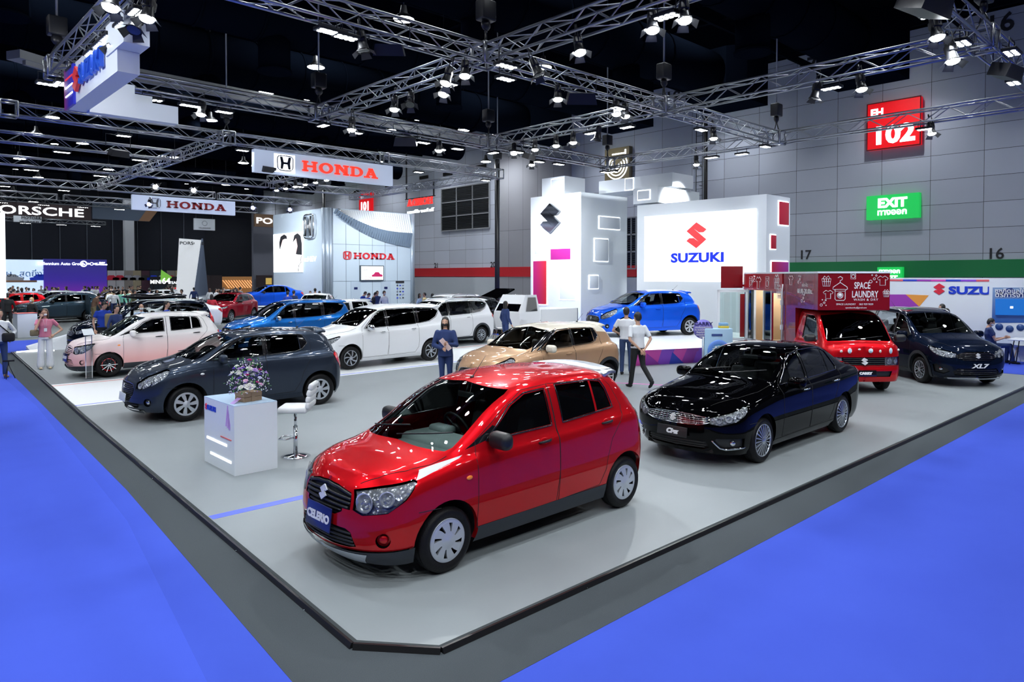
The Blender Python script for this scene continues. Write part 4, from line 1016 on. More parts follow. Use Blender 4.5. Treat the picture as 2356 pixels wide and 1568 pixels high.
# floor graphics
def strip(a, b, w_, m, label, z=.002):
    a, b = Vector((*a, 0)), Vector((*b, 0)); d = (b - a).normalized(); n = Vector((-d.y, d.x, 0)) * w_ / 2
    pts = [a - n, b - n, b + n, a + n]; slab('floor_stripe', [(p.x, p.y) for p in pts], .0, z, m, label=label, cat='floor stripe')
M_SBLUE = mat('stripe_blue', (.12, .17, .85), .4); M_SPINK = mat('stripe_pink', (.85, .12, .55), .4); M_SRED = mat('stripe_red', (.85, .16, .14), .4)
slab('white_floor_panel', [(3.12, 15.45), (21, 16.3), (21, 19.6), (3.32, 19.0)], 0, .004, M_WHITEF, label='glossy white floor panel under the white people carriers', cat='floor panel')
strip((2.68, 7.41), (14.5, 7.25), .13, M_SBLUE, 'blue stripe on the floor running under the bonnet of the red car')
strip((3.12, 15.62), (21, 16.45), .05, M_SBLUE, 'thin blue line along the near edge of the white floor panel', .006)
strip((3.3, 18.75), (21, 19.35), .05, M_SRED, 'thin red line along the far edge of the white floor panel', .006)
strip((12.9, 10.6), (13.9, 8.7), .07, M_SPINK, 'pink stripe on the floor by the walking man')
slab('lounge_carpet', [(20.0, 19.8), (27.4, 19.8), (27.4, 28), (20.0, 28)], 0, .006, M_BLUE, label='blue carpet of the lounge behind the white stand tower', cat='carpet')
slab('lounge_carpet', [(21.6, 3.8), (27.4, 3.8), (27.4, 7.6), (21.6, 7.6)], 0, .006, M_BLUE, label='blue carpet of the service lounge at the right of the stand', cat='carpet')

# --- walls and ceiling
def panel_wall_mat(name, col, gap, sy=2.2, sz=1.2, off=0.0, seam=.02):
    m = mat(name, col, .5); nt = m.node_tree; b = nt.nodes['Principled BSDF']; L = nt.links.new
    tc = nt.nodes.new('ShaderNodeTexCoord'); sp = nt.nodes.new('ShaderNodeSeparateXYZ'); L(tc.outputs['Object'], sp.inputs[0])
    def grid(sock, step, wd):
        d = nt.nodes.new('ShaderNodeMath'); d.operation = 'DIVIDE'; d.inputs[1].default_value = step; L(sock, d.inputs[0])
        f = nt.nodes.new('ShaderNodeMath'); f.operation = 'FRACT'; L(d.outputs[0], f.inputs[0])
        l = nt.nodes.new('ShaderNodeMath'); l.operation = 'LESS_THAN'; l.inputs[1].default_value = wd / step; L(f.outputs[0], l.inputs[0]); return l.outputs[0]
    a = grid(sp.outputs[1], sy, seam); c = grid(sp.outputs[2], sz, seam)
    mx = nt.nodes.new('ShaderNodeMath'); mx.operation = 'MAXIMUM'; L(a, mx.inputs[0]); L(c, mx.inputs[1])
    # each panel a slightly different grey
    fl = []
    for so, st in ((sp.outputs[1], sy), (sp.outputs[2], sz)):
        d = nt.nodes.new('ShaderNodeMath'); d.operation = 'DIVIDE'; d.inputs[1].default_value = st; L(so, d.inputs[0])
        f = nt.nodes.new('ShaderNodeMath'); f.operation = 'FLOOR'; L(d.outputs[0], f.inputs[0]); fl.append(f.outputs[0])
    cb = nt.nodes.new('ShaderNodeCombineXYZ'); L(fl[0], cb.inputs[0]); L(fl[1], cb.inputs[1])
    wn = nt.nodes.new('ShaderNodeTexWhiteNoise'); wn.noise_dimensions = '2D'; L(cb.outputs[0], wn.inputs['Vector'])
    m1 = nt.nodes.new('ShaderNodeMix'); m1.data_type = 'RGBA'; m1.inputs[6].default_value = (*[c_ * .92 for c_ in col], 1); m1.inputs[7].default_value = (*[c_ * 1.06 for c_ in col], 1); L(wn.outputs[0], m1.inputs[0])
    m2 = nt.nodes.new('ShaderNodeMix'); m2.data_type = 'RGBA'; m2.inputs[7].default_value = (*gap, 1); L(mx.outputs[0], m2.inputs[0]); L(m1.outputs[2], m2.inputs[6]); L(m2.outputs[2], b.inputs['Base Color'])
    return m
M_PANEL = panel_wall_mat('wall_panels', (.50, .54, .62), (.03, .03, .035), 2.2, 1.18)
M_GREEN = mat('green_band', (.0, .22, .06), .5); M_REDW = mat('red_band', (.50, .012, .02), .5)
wall = MB().b2((38, -9, 0), (38.4, 89, 14.5)).build('wall_right', M_PANEL, kind='structure')
MB().b2((37.9, 3, 0), (38, 24.6, 2.3)).build('wall_right_lower', mat('dark_green_wall', (.0, .13, .045), .5), kind='structure')
for (y0, y1, m_, n_) in ((-8, 24.6, M_GREEN, 'trim_1'), (28, 62, M_REDW, 'trim_2')):
    MB().b2((37.86, y0, 2.45), (38, y1, 3.25 if m_ is M_GREEN else 3.2)).build(n_, m_, kind='structure')
# grey pilaster and recess between the two bays, light lower wall
MB().b2((37.2, 34.2, 0), (38, 41.0, 14.4)).build('wall_right_pilaster', panel_wall_mat('pilaster_panels', (.29, .295, .32), (.03, .03, .035), 1.6, 6.0), kind='structure')
MB().b2((37.15, 34.1, 2.45), (37.2, 41.1, 3.2)).build('trim_3', M_REDW, kind='structure')
MB().b2((37.8, 27.0, 0), (37.86, 62, 2.4)).build('wall_right_dado', mat('pale_wall', (.42, .46, .50), .6), kind='structure')
M_LOUV = mat('louvre_metal', (.10, .11, .12), .5, .4)
def louvre(y0, y1, z0, z1, label, nx=3, nz=3, X=37.95):
    r = empty('louvre_vent', (X, y0, z0), 0, label, 'vent')
    f = MB()
    for i in range(nx + 1): y = lerp(y0, y1, i / nx); f.b2((-.1, y - y0 - .04, 0), (0, y - y0 + .04, z1 - z0))
    for i in range(nz + 1): z = lerp(z0, z1, i / nz); f.b2((-.1, 0, z - z0 - .04), (0, y1 - y0, z - z0 + .04))
    f.build('vent_frame', mat('vent_frame_grey', (.3, .31, .33), .5), r)
    s_ = MB(); n = int((z1 - z0) / .14)
    for i in range(n): z = (i + .5) * (z1 - z0) / n; s_.add([(-.02, .04, z - .045), (-.02, y1 - y0 - .04, z - .045), (-.09, y1 - y0 - .04, z + .03), (-.09, .04, z + .03), (-.0, .04, z - .045), (-.0, y1 - y0 - .04, z - .045)], [(0, 1, 2, 3), (3, 2, 1, 0)])
    s_.build('vent_slats', M_LOUV, r)
    MB().b2((-.015, 0, 0), (0, y1 - y0, z1 - z0)).build('vent_backing', M_UNDER, r)
a, b = atX(1128, 440, 38), atX(1018, 525, 38); louvre(a.y, b.y, atX(1070, 528, 38).z, atX(1070, 428, 38).z, 'large louvred vent high on the far right wall, left of the pilaster')
a, b = atX(1466, 560, 38), atX(1444, 560, 38); louvre(a.y, b.y, atX(1455, 618, 38).z, atX(1455, 500, 38).z, 'tall louvred vent seen in the gap between the white tower and the screen wall', 2, 3)
for (px, py) in ((1107, 383), (1030, 400), (975, 408), (895, 430), (822, 440)):
    c = atX(px, py, 37.9); MB().box((0, 0, 0), (.12, 1.2, .28)).build('wall_grille', M_UNDER, loc=c, label='small dark air grille high on the far wall ' + {1107: 'nearest the pilaster', 1030: 'above the mirrored red sign', 975: 'left of the mirrored red sign', 895: 'right of the red hall number sign', 822: 'above the white booth'}[px], cat='vent')
# bay numbers painted on the wall
def wall_text(t, px, py, h, X=37.99, label=None, m=None, name='bay_number', **kw):
    p = atX(px, py, X); M = face_frame(p, (0, -1, 0)); o = put_text(MB(), t, h / .72, M, **kw).build(name, m or mat('sign_black', (.02, .02, .025), .6), label=label, cat=kw and 'number' or 'number')
    return o
M_BAY = mat('sign_black', (.02, .02, .025), .6)
for t, px, py, h, lb in (('17', 1852, 585, .5, 'bay number 17 painted low on the wall beside the screen wall'), ('16', 2290, 582, .5, 'bay number 16 painted low on the wall above the white partition'), ('20', 1134, 608, .45, 'bay number 20 painted on the far wall beside the black pole'), ('21', 1004, 610, .45, 'bay number 21 painted on the far wall above the red band')):
    wall_text(t, px, py, h, label=lb, off=.01)
for t, px, py, lb in (('17', 1856, 150, 'large bay number 17 painted high up under the roof'), ('16', 2300, 52, 'large bay number 16 painted high in the top right corner'), ('18', 1548, 224, 'bay number 18 painted high up behind the truss')):
    p = atX(px, py, 37.99); put_text(MB(), t, 1.15, face_frame(p, (0, -1, 0)), off=.02, depth=.02).build('bay_number', M_BAY, label=lb, cat='number')
MB().b2((-14, 89, 0), (38.4, 89.5, 14.5)).build('wall_back', mat('black_drape_wall', (.006, .008, .014), .9), kind='structure')
MB().b2((-14.4, -9, 0), (-14, 89.5, 14.5)).build('wall_left', mat('dark_side_wall', (.03, .035, .05), .9), kind='structure')
MB().b2((-14.4, -9.4, 0), (38.4, -9, 14.5)).build('wall_front', mat('dark_front_wall', (.05, .055, .07), .9), kind='structure')
MB().b2((-14.4, -9.4, 14.5), (38.4, 89.5, 14.9)).build('ceiling', mat('black_ceiling', (.0015, .002, .004), .9, spec=0.0), kind='structure')
# dark drape panels on the far wall with their pale joints, white pillar
for k_ in range(16):
    x0 = -9 + k_ * 2.55; lx = x0
    if x0 > 33: break
    MB().b2((x0 + .03, 88.8, 3.2), (x0 + 2.5, 88.95, 11)).build('curtain', mat('black_drape', (.004, .007, .016), .85), label='tall black drape panel hanging on the far end wall', cat='drape', group='black drape panels on the far wall')
    MB().b2((x0 - .03, 88.7, 3.2), (x0 + .03, 88.98, 11)).build('drape_batten', mat('drape_batten_grey', (.10, .12, .15), .6), label='thin pale batten between the black drape panels', cat='batten', group='battens between the drape panels')
p = atY(297, 600, 86); MB().b2((p.x - .45, 85.6, 0), (p.x + .45, 86.5, 11)).build('pillar', mat('pillar_white', (.55, .58, .62), .5), label='pale square pillar in front of the black drapes', cat='pillar')

# --- ducts and beams under the roof
M_DUCT = mat('duct_navy', (.0022, .0035, .007), .8, .0, spec=0.0)
for k_, (yy, xa, xb) in enumerate(((8.8, 2, 22), (13.5, 3, 22), (18.5, 0, 22), (23.5, -6, 22.5), (31, -10, 25), (40, -10, 27), (52, -10, 27))):
    r = empty('air_duct', (xa, yy, 9.6), 0, ['big dark round air duct under the roof, nearest of the row', 'second dark round air duct under the roof', 'third dark round air duct, above the truss crossing', 'fourth dark round air duct, above the hanging corner sign', 'fifth dark round air duct, beyond the hanging corner sign', 'sixth dark round air duct, over the far stands', 'farthest dark round air duct'][k_], 'duct')
    rr = .78 if k_ < 4 else .6; L = xb - xa
    mb = MB(); mb.tube([(0, 0, 0), (L, 0, 0)], rr, 20)
    for j in range(1, int(L / 1.6)): mb.tube([(j * 1.6 - .04, 0, 0), (j * 1.6 + .04, 0, 0)], rr + .025, 20)
    mb.build('duct_pipe', M_DUCT, r)
    for j in range(int(L / 6)):
        x = 2.5 + j * 6; MB().tube([(x, 0, -rr * .6), (x, 0, -rr - .75)], .42, 16).tube([(x, 0, -rr - .72), (x, 0, -rr - .78)], .46, 16).build('duct_outlet', M_DUCT, r)
    if k_ < 4:
        MB().add([(L, -.8, -.8), (L + .9, -1.1, -.9), (L + 2.4, -1.1, -.9), (L + 2.4, 1.1, -.9), (L + .9, 1.1, -.9), (L, .8, -.8), (L, -.8, .8), (L + .9, -1.1, 1.0), (L + 2.4, -1.1, 1.0), (L + 2.4, 1.1, 1.0), (L + .9, 1.1, 1.0), (L, .8, .8)],
            [(0, 5, 4, 1), (1, 4, 3, 2), (6, 7, 10, 11), (7, 8, 9, 10), (0, 1, 7, 6), (1, 2, 8, 7), (2, 3, 9, 8), (3, 4, 10, 9), (4, 5, 11, 10), (0, 6, 11, 5)]).build('duct_box', M_DUCT, r)
M_BEAM = mat('roof_steel', (.004, .006, .010), .8, .0, spec=0.0)
for k_, x in enumerate((-12, -4, 4, 12, 20, 28, 35)):
    MB().b2((x - .1, -9, 13.7), (x + .1, 89, 14.1)).build('roof_beam', M_BEAM, label='dark steel roof beam running the length of the hall', cat='beam', group='long roof beams')
for k_ in range(12):
    y = 2 + k_ * 7.2; MB().b2((-14, y - .07, 13.35), (38, y + .07, 13.65)).build('roof_joist', M_BEAM, label='dark steel roof joist crossing the hall', cat='beam', group='roof joists')
# long pale service tray high on the left
M_TRAY = mat('cable_tray_grey', (.20, .21, .22), .5, .3)
pa, pb = atY(30, 122, 30), atY(170, 160, 30)
for (a, b, lb) in (((30, 125), (165, 165), 'pale cable tray under the roof behind the hanging corner sign'), ((285, 165), (1130, 325), 'long pale cable tray above the truss, behind the sign corner')):
    A, B = G(*a, z=8.3), G(*b, z=8.3)
    d = (B - A).normalized(); mb = MB(); Mx = axisM(A, (0, 0, 1), d); L = (B - A).length
    mb.box((L / 2, 0, 0), (L, .5, .22), M=Mx); mb.box((L / 2, -.4, -.25), (L, .12, .12), M=Mx); mb.build('cable_tray', M_TRAY, label=lb, cat='cable tray')
# high-bay lamps
M_LAMP = mat('lamp_white', (1, 1, 1), .5, emit=(.92, .96, 1.0), es=60)
M_FILL = mat('lamp_soft', (1, 1, 1), .5, emit=(.94, .97, 1.0), es=9)
M_LAMPB = mat('lamp_blue', (1, 1, 1), .5, emit=(.45, .5, 1.0), es=40)
M_FIX = mat('fixture_black', (.012, .013, .016), .4)
hb = empty('high_bay_lamp', (0, 0, 0), 0, 'round white high-bay lamp hanging under the roof', 'lamp', 'high-bay lamps under the roof')
MB().lathe([(0, .35), (.07, .35), (.10, .16), (.26, .04), (.27, 0)], 16).tube([(0, 0, .35), (0, 0, .70)], .012, 5).build('housing', M_FIX, hb)
MB().lathe([(0, .0), (.26, .0)], 16).add([(.25 * math.cos(t), .25 * math.sin(t), -.004) for t in [2 * PI * k / 16 for k in range(16)]], [tuple(reversed(range(16)))]).build('lens', M_LAMP, hb)
first = True
for bx_, by_ in BAYS:
    if by_ < 5: continue
    o = hb if first else copy_tree(hb); first = False; o.location = (bx_, by_, 13.0)

for px, py in ((929, 45), (727, 155), (733, 324), (1250, 155), (1021, 232), (1013, 345), (485, 277), (613, 213), (120, 270), (83, 308), (45, 365), (88, 408), (402, 362), (560, 375), (690, 430), (900, 300), (1066, 300), (870, 372), (1118, 372), (190, 330), (250, 390), (520, 425), (30, 440)):
    p_ = G(px, py, 9.0 if py < 340 else 8.4); o = copy_tree(hb); o.location = p_
    MB().tube([(0, 0, .6), (0, 0, 14.5 - p_.z)], .012, 4).build('cable', M_FIX, o)
# --- lighting trusses: box lattice between nodes
M_ALU = mat('truss_aluminium', (.44, .46, .49), .35, .9)
TR = {}
def truss_mesh(L, w_=.29, pitch=.42):
    k = round(L, 2)
    if k in TR: return TR[k]
    mb = MB(); h = w_ / 2
    for sy in (-h, h):
        for sz in (-h, h): mb.tube([(0, sy, sz), (L, sy, sz)], .024, 6)
    n = max(2, round(L / pitch)); st = L / n
    for i in range(n):
        a, b = i * st, (i + 1) * st; z0, z1 = (-h, h) if i % 2 else (h, -h)
        for sy in (-h, h): mb.tube([(a, sy, z0), (b, sy, z1)], .011, 4, False)
        for sz in (-h, h): mb.tube([(a, z0, sz), (b, z1, sz)], .011, 4, False)
    for x in (0, L):
        for q in (((x, -h, -h), (x, h, -h)), ((x, h, -h), (x, h, h)), ((x, h, h), (x, -h, h)), ((x, -h, h), (x, -h, -h))): mb.tube(q, .02, 5, False)
    o = mb.build('truss', M_ALU); TR[k] = o.data; COL.objects.unlink(o); bpy.data.objects.remove(o); return TR[k]
def truss(a, b, label, group=None):
    a, b = Vector(a), Vector(b); o = bpy.data.objects.new('lighting_truss', truss_mesh((b - a).length)); COL.objects.link(o)
    o.matrix_world = axisM(a, (0, 0, 1), b - a); o.matrix_world = Matrix.Translation(a) @ (Matrix((((b - a).normalized()), Vector((0, 0, 1)).cross(b - a).normalized(), (b - a).normalized().cross(Vector((0, 0, 1)).cross(b - a).normalized()))).transposed().to_4x4())
    tag(o, label, 'truss', group); return o
def node(p):
    mb = MB(); h = .17
    for s1 in (-h, h):
        for s2 in (-h, h):
            mb.tube([(s1, s2, -h), (s1, s2, h)], .024, 5); mb.tube([(s1, -h, s2), (s1, h, s2)], .024, 5); mb.tube([(-h, s1, s2), (h, s1, s2)], .024, 5)
    return mb
jn = None
def joint(x, y, z):
    global jn
    if jn is None: jn = node(0).build('truss_corner_block', M_ALU, label='cube-shaped corner block joining the lighting trusses', cat='truss', group='truss corner blocks'); o = jn
    else: o = jn.copy(); COL.objects.link(o)
    o.location = (x, y, z)
Z1, Z2 = TRUSS_Z, 6.42
rows = {3.05: 'front', 9.0: 'second', 14.8: 'third', 20.2: 'fourth'}; cols = {2.75: 'leftmost', 7.85: 'second', 13.0: 'third', 18.2: 'rightmost'}
for y, rn in rows.items():
    z = Z1 if y < 20 else Z2
    xs = sorted(cols)
    for i in range(3): truss((xs[i] + .17, y, z), (xs[i + 1] - .17, y, z), 'aluminium truss of the %s cross row, between the %s and %s long rows' % (rn, cols[xs[i]], cols[xs[i + 1]]))
    for x in xs: joint(x, y, z)
for x, cn in cols.items():
    ys = sorted(rows)
    for i in range(3):
        if i == 2: continue
        truss((x, ys[i] + .17, Z1), (x, ys[i + 1] - .17, Z1), 'aluminium truss of the %s long row, between the %s and %s cross rows' % (cn, rows[ys[i]], rows[ys[i + 1]]))
# far stand's grid
for (a, b, lb) in (((7.85, 20.37), (7.85, 24.2), 'first length'), ((7.85, 24.4), (7.85, 29.0), 'second length'), ((7.85, 29.2), (7.85, 35.0), 'third length')):
    truss((*a, Z2), (*b, Z2), 'aluminium truss running away behind the corner sign, ' + lb)
for (y, z, n_) in ((24.3, 6.42, 'first'), (29.1, 6.42, 'second'), (35.1, 6.42, 'third'), (42, 6.5, 'fourth')):
    for j, (x0, x1) in enumerate(((-10, -4.2), (-4, 1.8), (2, 7.7))): truss((x0, y, z), (x1, y, z), 'aluminium truss of the far stand, %s cross row, %s' % (n_, ('outer piece at the frame edge', 'middle piece', 'inner piece')[j]))
    if y > 25:
        for j, (x0, x1) in enumerate(((8.0, 13.0), (13.2, 18.1))): truss((x0, y, z), (x1, y, z), 'aluminium truss of the far stand, %s cross row, right part %s' % (n_, 'near' if j == 0 else 'far'))
truss((18.2, 20.37, Z2), (18.2, 25.4, Z2), 'aluminium truss running away in front of the far booth, near length'); truss((18.2, 25.6, Z2), (18.2, 31, Z2), 'aluminium truss running away in front of the far booth, far length')
truss((13.1, 23, 6.6), (13.1, 29, 6.6), 'aluminium truss with a row of small lamps behind the large white hanging sign')
for k_, y in enumerate((66, 74)):
    for j in range(4): truss((-7 + j * 6.1, y, 8.4 - k_), (-.9 + j * 6.1, y, 8.4 - k_), 'distant truss before the black drapes, row %s, piece %s' % (('near', 'far')[k_], ('one', 'two', 'three', 'four')[j]))

# --- lamps clamped to the trusses
def led_panel(loc, rz=0.0, tilt=0.0, label='', group=None, wide=.36, cells=4, proto={}):
    key = (wide, cells)
    if key not in proto:
        r = empty('led_panel', (0, 0, 0), 0, label, 'lamp', group)
        MB().box((0, 0, .02), (wide, .2, .05), bev=.008).tube([(-wide * .4, 0, .04), (-wide * .4, 0, .2), (wide * .4, 0, .2), (wide * .4, 0, .04)], .008, 5).build('housing', M_FIX, r)
        l = MB(); n = cells
        for i in range(n):
            for j in (-1, 1):
                x = (i - (n - 1) / 2) * wide * .9 / n; l.lathe([(.036, 0), (0, 0)], 10, Matrix.Translation((x, j * .045, -.008)) @ Matrix.Diagonal((1, 1, -1, 1)))
        l.build('led_cells', M_LAMP, r); proto[key] = r; o = r
    else: o = copy_tree(proto[key])
    o.location = loc; o.rotation_euler = (tilt, 0, rz); o['label'] = label
    if group: o['group'] = group
    return o
def spot_can(loc, aim=(0, 0, -1), lit=True, label='', group=None, proto={}, blue=False):
    key = (lit, blue)
    if key not in proto:
        r = empty('stage_spotlight', (0, 0, 0), 0, label, 'lamp', group)
        MB().lathe([(0, .30), (.055, .29), (.065, .12), (.085, .02), (.105, -.02), (.10, 0), (.08, .015)], 16).box((0, 0, .2), (.15, .12, .14), bev=.02).build('lamp_body', M_FIX, r)
        MB().tube([(-.10, 0, .15), (-.10, 0, .42), (.10, 0, .42), (.10, 0, .15)], .009, 5).tube([(0, 0, .42), (0, 0, .5)], .018, 6).build('yoke', M_FIX, r)
        f = MB()
        for k in range(4):
            Mx = Matrix.Rotation(PI / 2 * k, 4, 'Z'); f.add([Mx @ Vector(v) for v in ((.085, -.06, -.01), (.085, .06, -.01), (.16, .08, -.07), (.16, -.08, -.07))], [(0, 1, 2, 3)])
        f.build('barn_doors', M_FIX, r)
        MB().lathe([(.085, 0), (0, -.004)], 16, Matrix.Translation((0, 0, -.012))).build('lens', (M_LAMPB if blue else M_LAMP) if lit else M_GLOSSBLK, r)
        proto[key] = r; o = r
    else: o = copy_tree(proto[key])
    z = -Vector(aim).normalized(); o.matrix_world = axisM(loc, z); o['label'] = label
    if group: o['group'] = group
    return o
def hang(px, py, z0, z1):
    """point on the pixel's ray that lies under the nearest truss line"""
    best = None
    for k in range(13):
        p = G(px, py, lerp(z0, z1, k / 12))
        for ax, L in [(0, v) for v in TX] + [(1, v) for v in TY]:
            e = abs(p[ax] - L) + .02 * abs(k - 9)
            if best is None or e < best[0]: q = p.copy(); q[ax] = L; best = (e, q)
    return best[1]
# near stand: lit cans and panels where the photo shows them (height just under the truss)
CANS = [(1107, 162, 1, 'right below the truss crossing'), (1303, 110, 1, 'tilted, on the truss rising to the top edge'), (1240, 172, 0, 'unlit, right of the truss crossing'), (850, 110, 0, 'unlit, left of the truss crossing'), (1022, 192, 1, 'bright pair, upper'), (998, 212, 1, 'bright pair, lower'), (1308, 222, 1, 'beside the hanging loudspeaker'), (874, 245, 1, 'on the truss left of the crossing'),
    (918, 235, 0, 'unlit, beside the one left of the crossing'), (808, 298, 1, 'where two trusses meet at the left'), (1428, 260, 1, 'near the third crossing, left one'), (1464, 262, 1, 'near the third crossing, right one'), (1450, 48, 1, 'near the top edge, the bluish one'), (1573, 45, 1, 'near the top edge, the right one'), (1951, 190, 1, 'under the long right truss, middle'), (2152, 148, 1, 'under the long right truss, right'), (1836, 210, 0, 'unlit, under the long right truss'),
    (2265, 62, 1, 'at the top right corner truss'), (1743, 302, 1, 'the brightest, before the grey wall'), (1571, 372, 1, 'above the white screen wall'), (1253, 330, 1, 'above the white tower, second'), (1290, 322, 1, 'above the white tower, third'), (1220, 342, 1, 'above the white tower, first'), (1165, 350, 1, 'at the fourth crossing'), (1265, 372, 1, 'lower, above the white tower'), (1058, 336, 1, 'left of the fourth crossing'), (2110, 292, 1, 'in front of the red hall sign'),
    (310, 118, 1, 'under the corner sign, bright'), (328, 40, 1, 'at the top of the corner sign'), (253, 18, 1, 'top left, near the frame edge'), (340, 75, 0, 'unlit, beside the corner sign'), (494, 248, 1, 'bluish, under the truss at the left'), (1340, 310, 0, 'unlit, above the white tower')]
for px, py, lit, lb in CANS:
    p = hang(px, py, 5.55, 5.78); aim = Vector((random.uniform(-.5, .5), random.uniform(-.5, .3), -1)) if not lit or 'tilted' in lb or 'pair' in lb else Vector((-.25, -.25, -1))
    spot_can(p, aim, bool(lit), ('lit' if lit else 'black') + ' stage spotlight ' + lb)
PANS = [(760, 73, 0, 'near the top edge, left one of two'), (792, 60, 0, 'near the top edge, right one of two'), (1158, 150, 0, 'at the truss crossing'), (1300, 293, 1.57, 'over the white tower'), (1415, 70, 1.57, 'on the rising truss')][:4] + [(2200, 15, 0, 'in the top right corner'), (2328, 122, 0, 'at the right frame edge'), (358, 224, 0, 'under the left truss, first'), (470, 226, 0, 'under the left truss, second'), (455, 235, 0, 'under the left truss, third'),
    (1588, 352, 1.57, 'over the screen wall'), (232, 85, 1.57, 'beside the corner sign, first'), (218, 102, 1.57, 'beside the corner sign, second'), (203, 122, 1.57, 'beside the corner sign, third'), (240, 48, 1.57, 'beside the corner sign, top'), (158, 160, 1.57, 'beside the corner sign, lowest'), (1000, 322, 0, 'at the fourth crossing, left'), (1190, 350, 0, 'at the fourth crossing, right'), (1322, 372, 0, 'far right of the fourth crossing')]
for px, py, rz, lb in PANS: led_panel(hang(px, py, 5.8, 5.92), rz, 0, 'white LED panel lamp ' + lb, wide=.42)
# lamps of the grid outside and above the frame: they light the stand and show in the paint
for yy in (-1.0, 3.05, 9.0, 14.8, 20.2):
    for k_ in range(7):
        x = -1.0 + k_ * 3.1 + (.5 if yy in (3.05, 14.8) else 0); led_panel((x, yy, TRUSS_Z - .30 if yy < 20 else Z2 - .3), 0, 0, 'small white LED panel under the truss grid', 'evenly spaced LED panels under the truss grid')
for xx in (2.75, 7.85, 13.0, 18.2):
    for k_ in range(4): led_panel((xx, .8 + k_ * 4.6, TRUSS_Z - .30), 1.57, 0, 'small white LED panel under the truss grid', 'evenly spaced LED panels under the truss grid')
for (y, z) in ((24.3, 6.15), (29.1, 6.15), (35.1, 6.15), (42, 6.2)):
    for k_ in range(8): led_panel((-8 + k_ * 2.1, y, z), 0, 0, 'white LED panel under a truss of the far stand', 'LED panels of the far stand', wide=.46, cells=5)
for y, z in ((66, 8.1), (74, 7.1)):
    for k_ in range(9): led_panel((-5 + k_ * 2.7, y, z), 0, 0, 'distant bright lamp bank before the black drapes', 'lamp banks before the drapes', wide=.9, cells=6)
for k_, (px, py) in enumerate(((357, 430), (445, 438))):
    spot_can(G(px, py, 6.0), (-.4, -.5, -.25), True, 'very bright round spotlight above the second hanging sign, ' + ('left' if k_ == 0 else 'right'))
for k_, (px, py) in enumerate(((582, 478), (667, 482), (343, 470))):
    spot_can(G(px, py, 5.6), (-.3, -.6, -.6), True, 'bluish spotlight near the far booth, ' + ('left', 'right', 'far left')[k_], blue=True)
for k_ in range(7): spot_can((13.1, 23.3 + k_ * .85, 6.1), (-.2, -.3, -1), True, 'small lamp in the row behind the large white hanging sign', 'row of lamps behind the hanging sign')
# loudspeakers and hoists
def speaker(loc, rz, label, big=1.0):
    big *= .8; q_ = .55 / (.5)
    r = empty('loudspeaker', loc, rz, label, 'loudspeaker')
    Mx = Matrix.Rotation(R(18), 4, 'X')
    poly = [(-.36, 0), (.36, 0), (.30, .26), (-.30, .26)]
    MB().prism([(x * big, y * big) for x, y in poly], .36 * big, Mx @ Matrix.Rotation(R(90), 4, 'X')).build('cabinet', M_FIX, r)
    MB().tube([(-.3, -.1, .2), (-.3, -.1, .5), (.3, -.1, .5), (.3, -.1, .2)], .01, 5).build('bracket', M_FIX, r)
speaker(hang(918, 120, 5.6, 5.8), R(-40), 'black loudspeaker hanging left of the truss crossing', .8); speaker(hang(1360, 232, 5.6, 5.8), R(-40), 'black loudspeaker hanging right of the truss crossing')
speaker(hang(955, 328, 5.6, 5.8), R(-40), 'black loudspeaker hanging under the truss near the cable tray'); speaker(hang(1233, 368, 5.6, 5.8), R(20), 'small black loudspeaker above the white tower', .7)
speaker(hang(2115, 25, 5.6, 5.8), R(-10), 'large black loudspeaker in the top right corner', 1.2); speaker(hang(2322, 172, 5.6, 5.8), R(-10), 'black loudspeaker under the truss at the right frame edge')
speaker(hang(235, 372, 5.6, 5.8), R(10), 'grey loudspeaker under the far left truss', .8); speaker(hang(575, 402, 5.6, 5.8), R(10), 'loudspeaker left of the large hanging sign', .8)
def hoist(x, y, z, label):
    r = empty('chain_hoist', (x, y, z), 0, label, 'hoist')
    MB().box((0, 0, .55), (.3, .22, .34), bev=.03).tube([(0, 0, .2), (0, 0, .4)], .03, 6).ball((0, 0, .32), (.1, .06, .1), 8).build('motor', M_FIX, r)
    MB().tube([(0, 0, .7), (0, 0, 7.0)], .02, 5).build('chain', mat('chain_grey', (.25, .26, .28), .5, .6), r)
    MB().tube([(-.12, -.12, .0), (0, 0, .25), (.12, .12, .0)], .015, 5).build('sling', M_FIX, r)
for x, y, z, lb in ((7.85, 9.0, 6.4, 'over the central truss crossing'), (13.0, 9.0, 6.4, 'over the right truss crossing'), (7.85, 14.8, 6.4, 'over the left truss crossing'), (13.0, 14.8, 6.4, 'over the fourth truss crossing'), (18.2, 9, 6.4, 'over the far right truss corner'), (18.2, 14.8, 6.4, 'over the corner before the gold wall sign'), (7.85, 20.2, 6.6, 'behind the large hanging sign'), (18.2, 20.2, 6.6, 'over the truss end before the far wall'), (2.75, 14.8, 6.4, 'over the hanging corner sign'), (13.0, 3.05, 6.4, 'in the top right corner')):
    hoist(x, y, z, 'black chain hoist ' + lb)
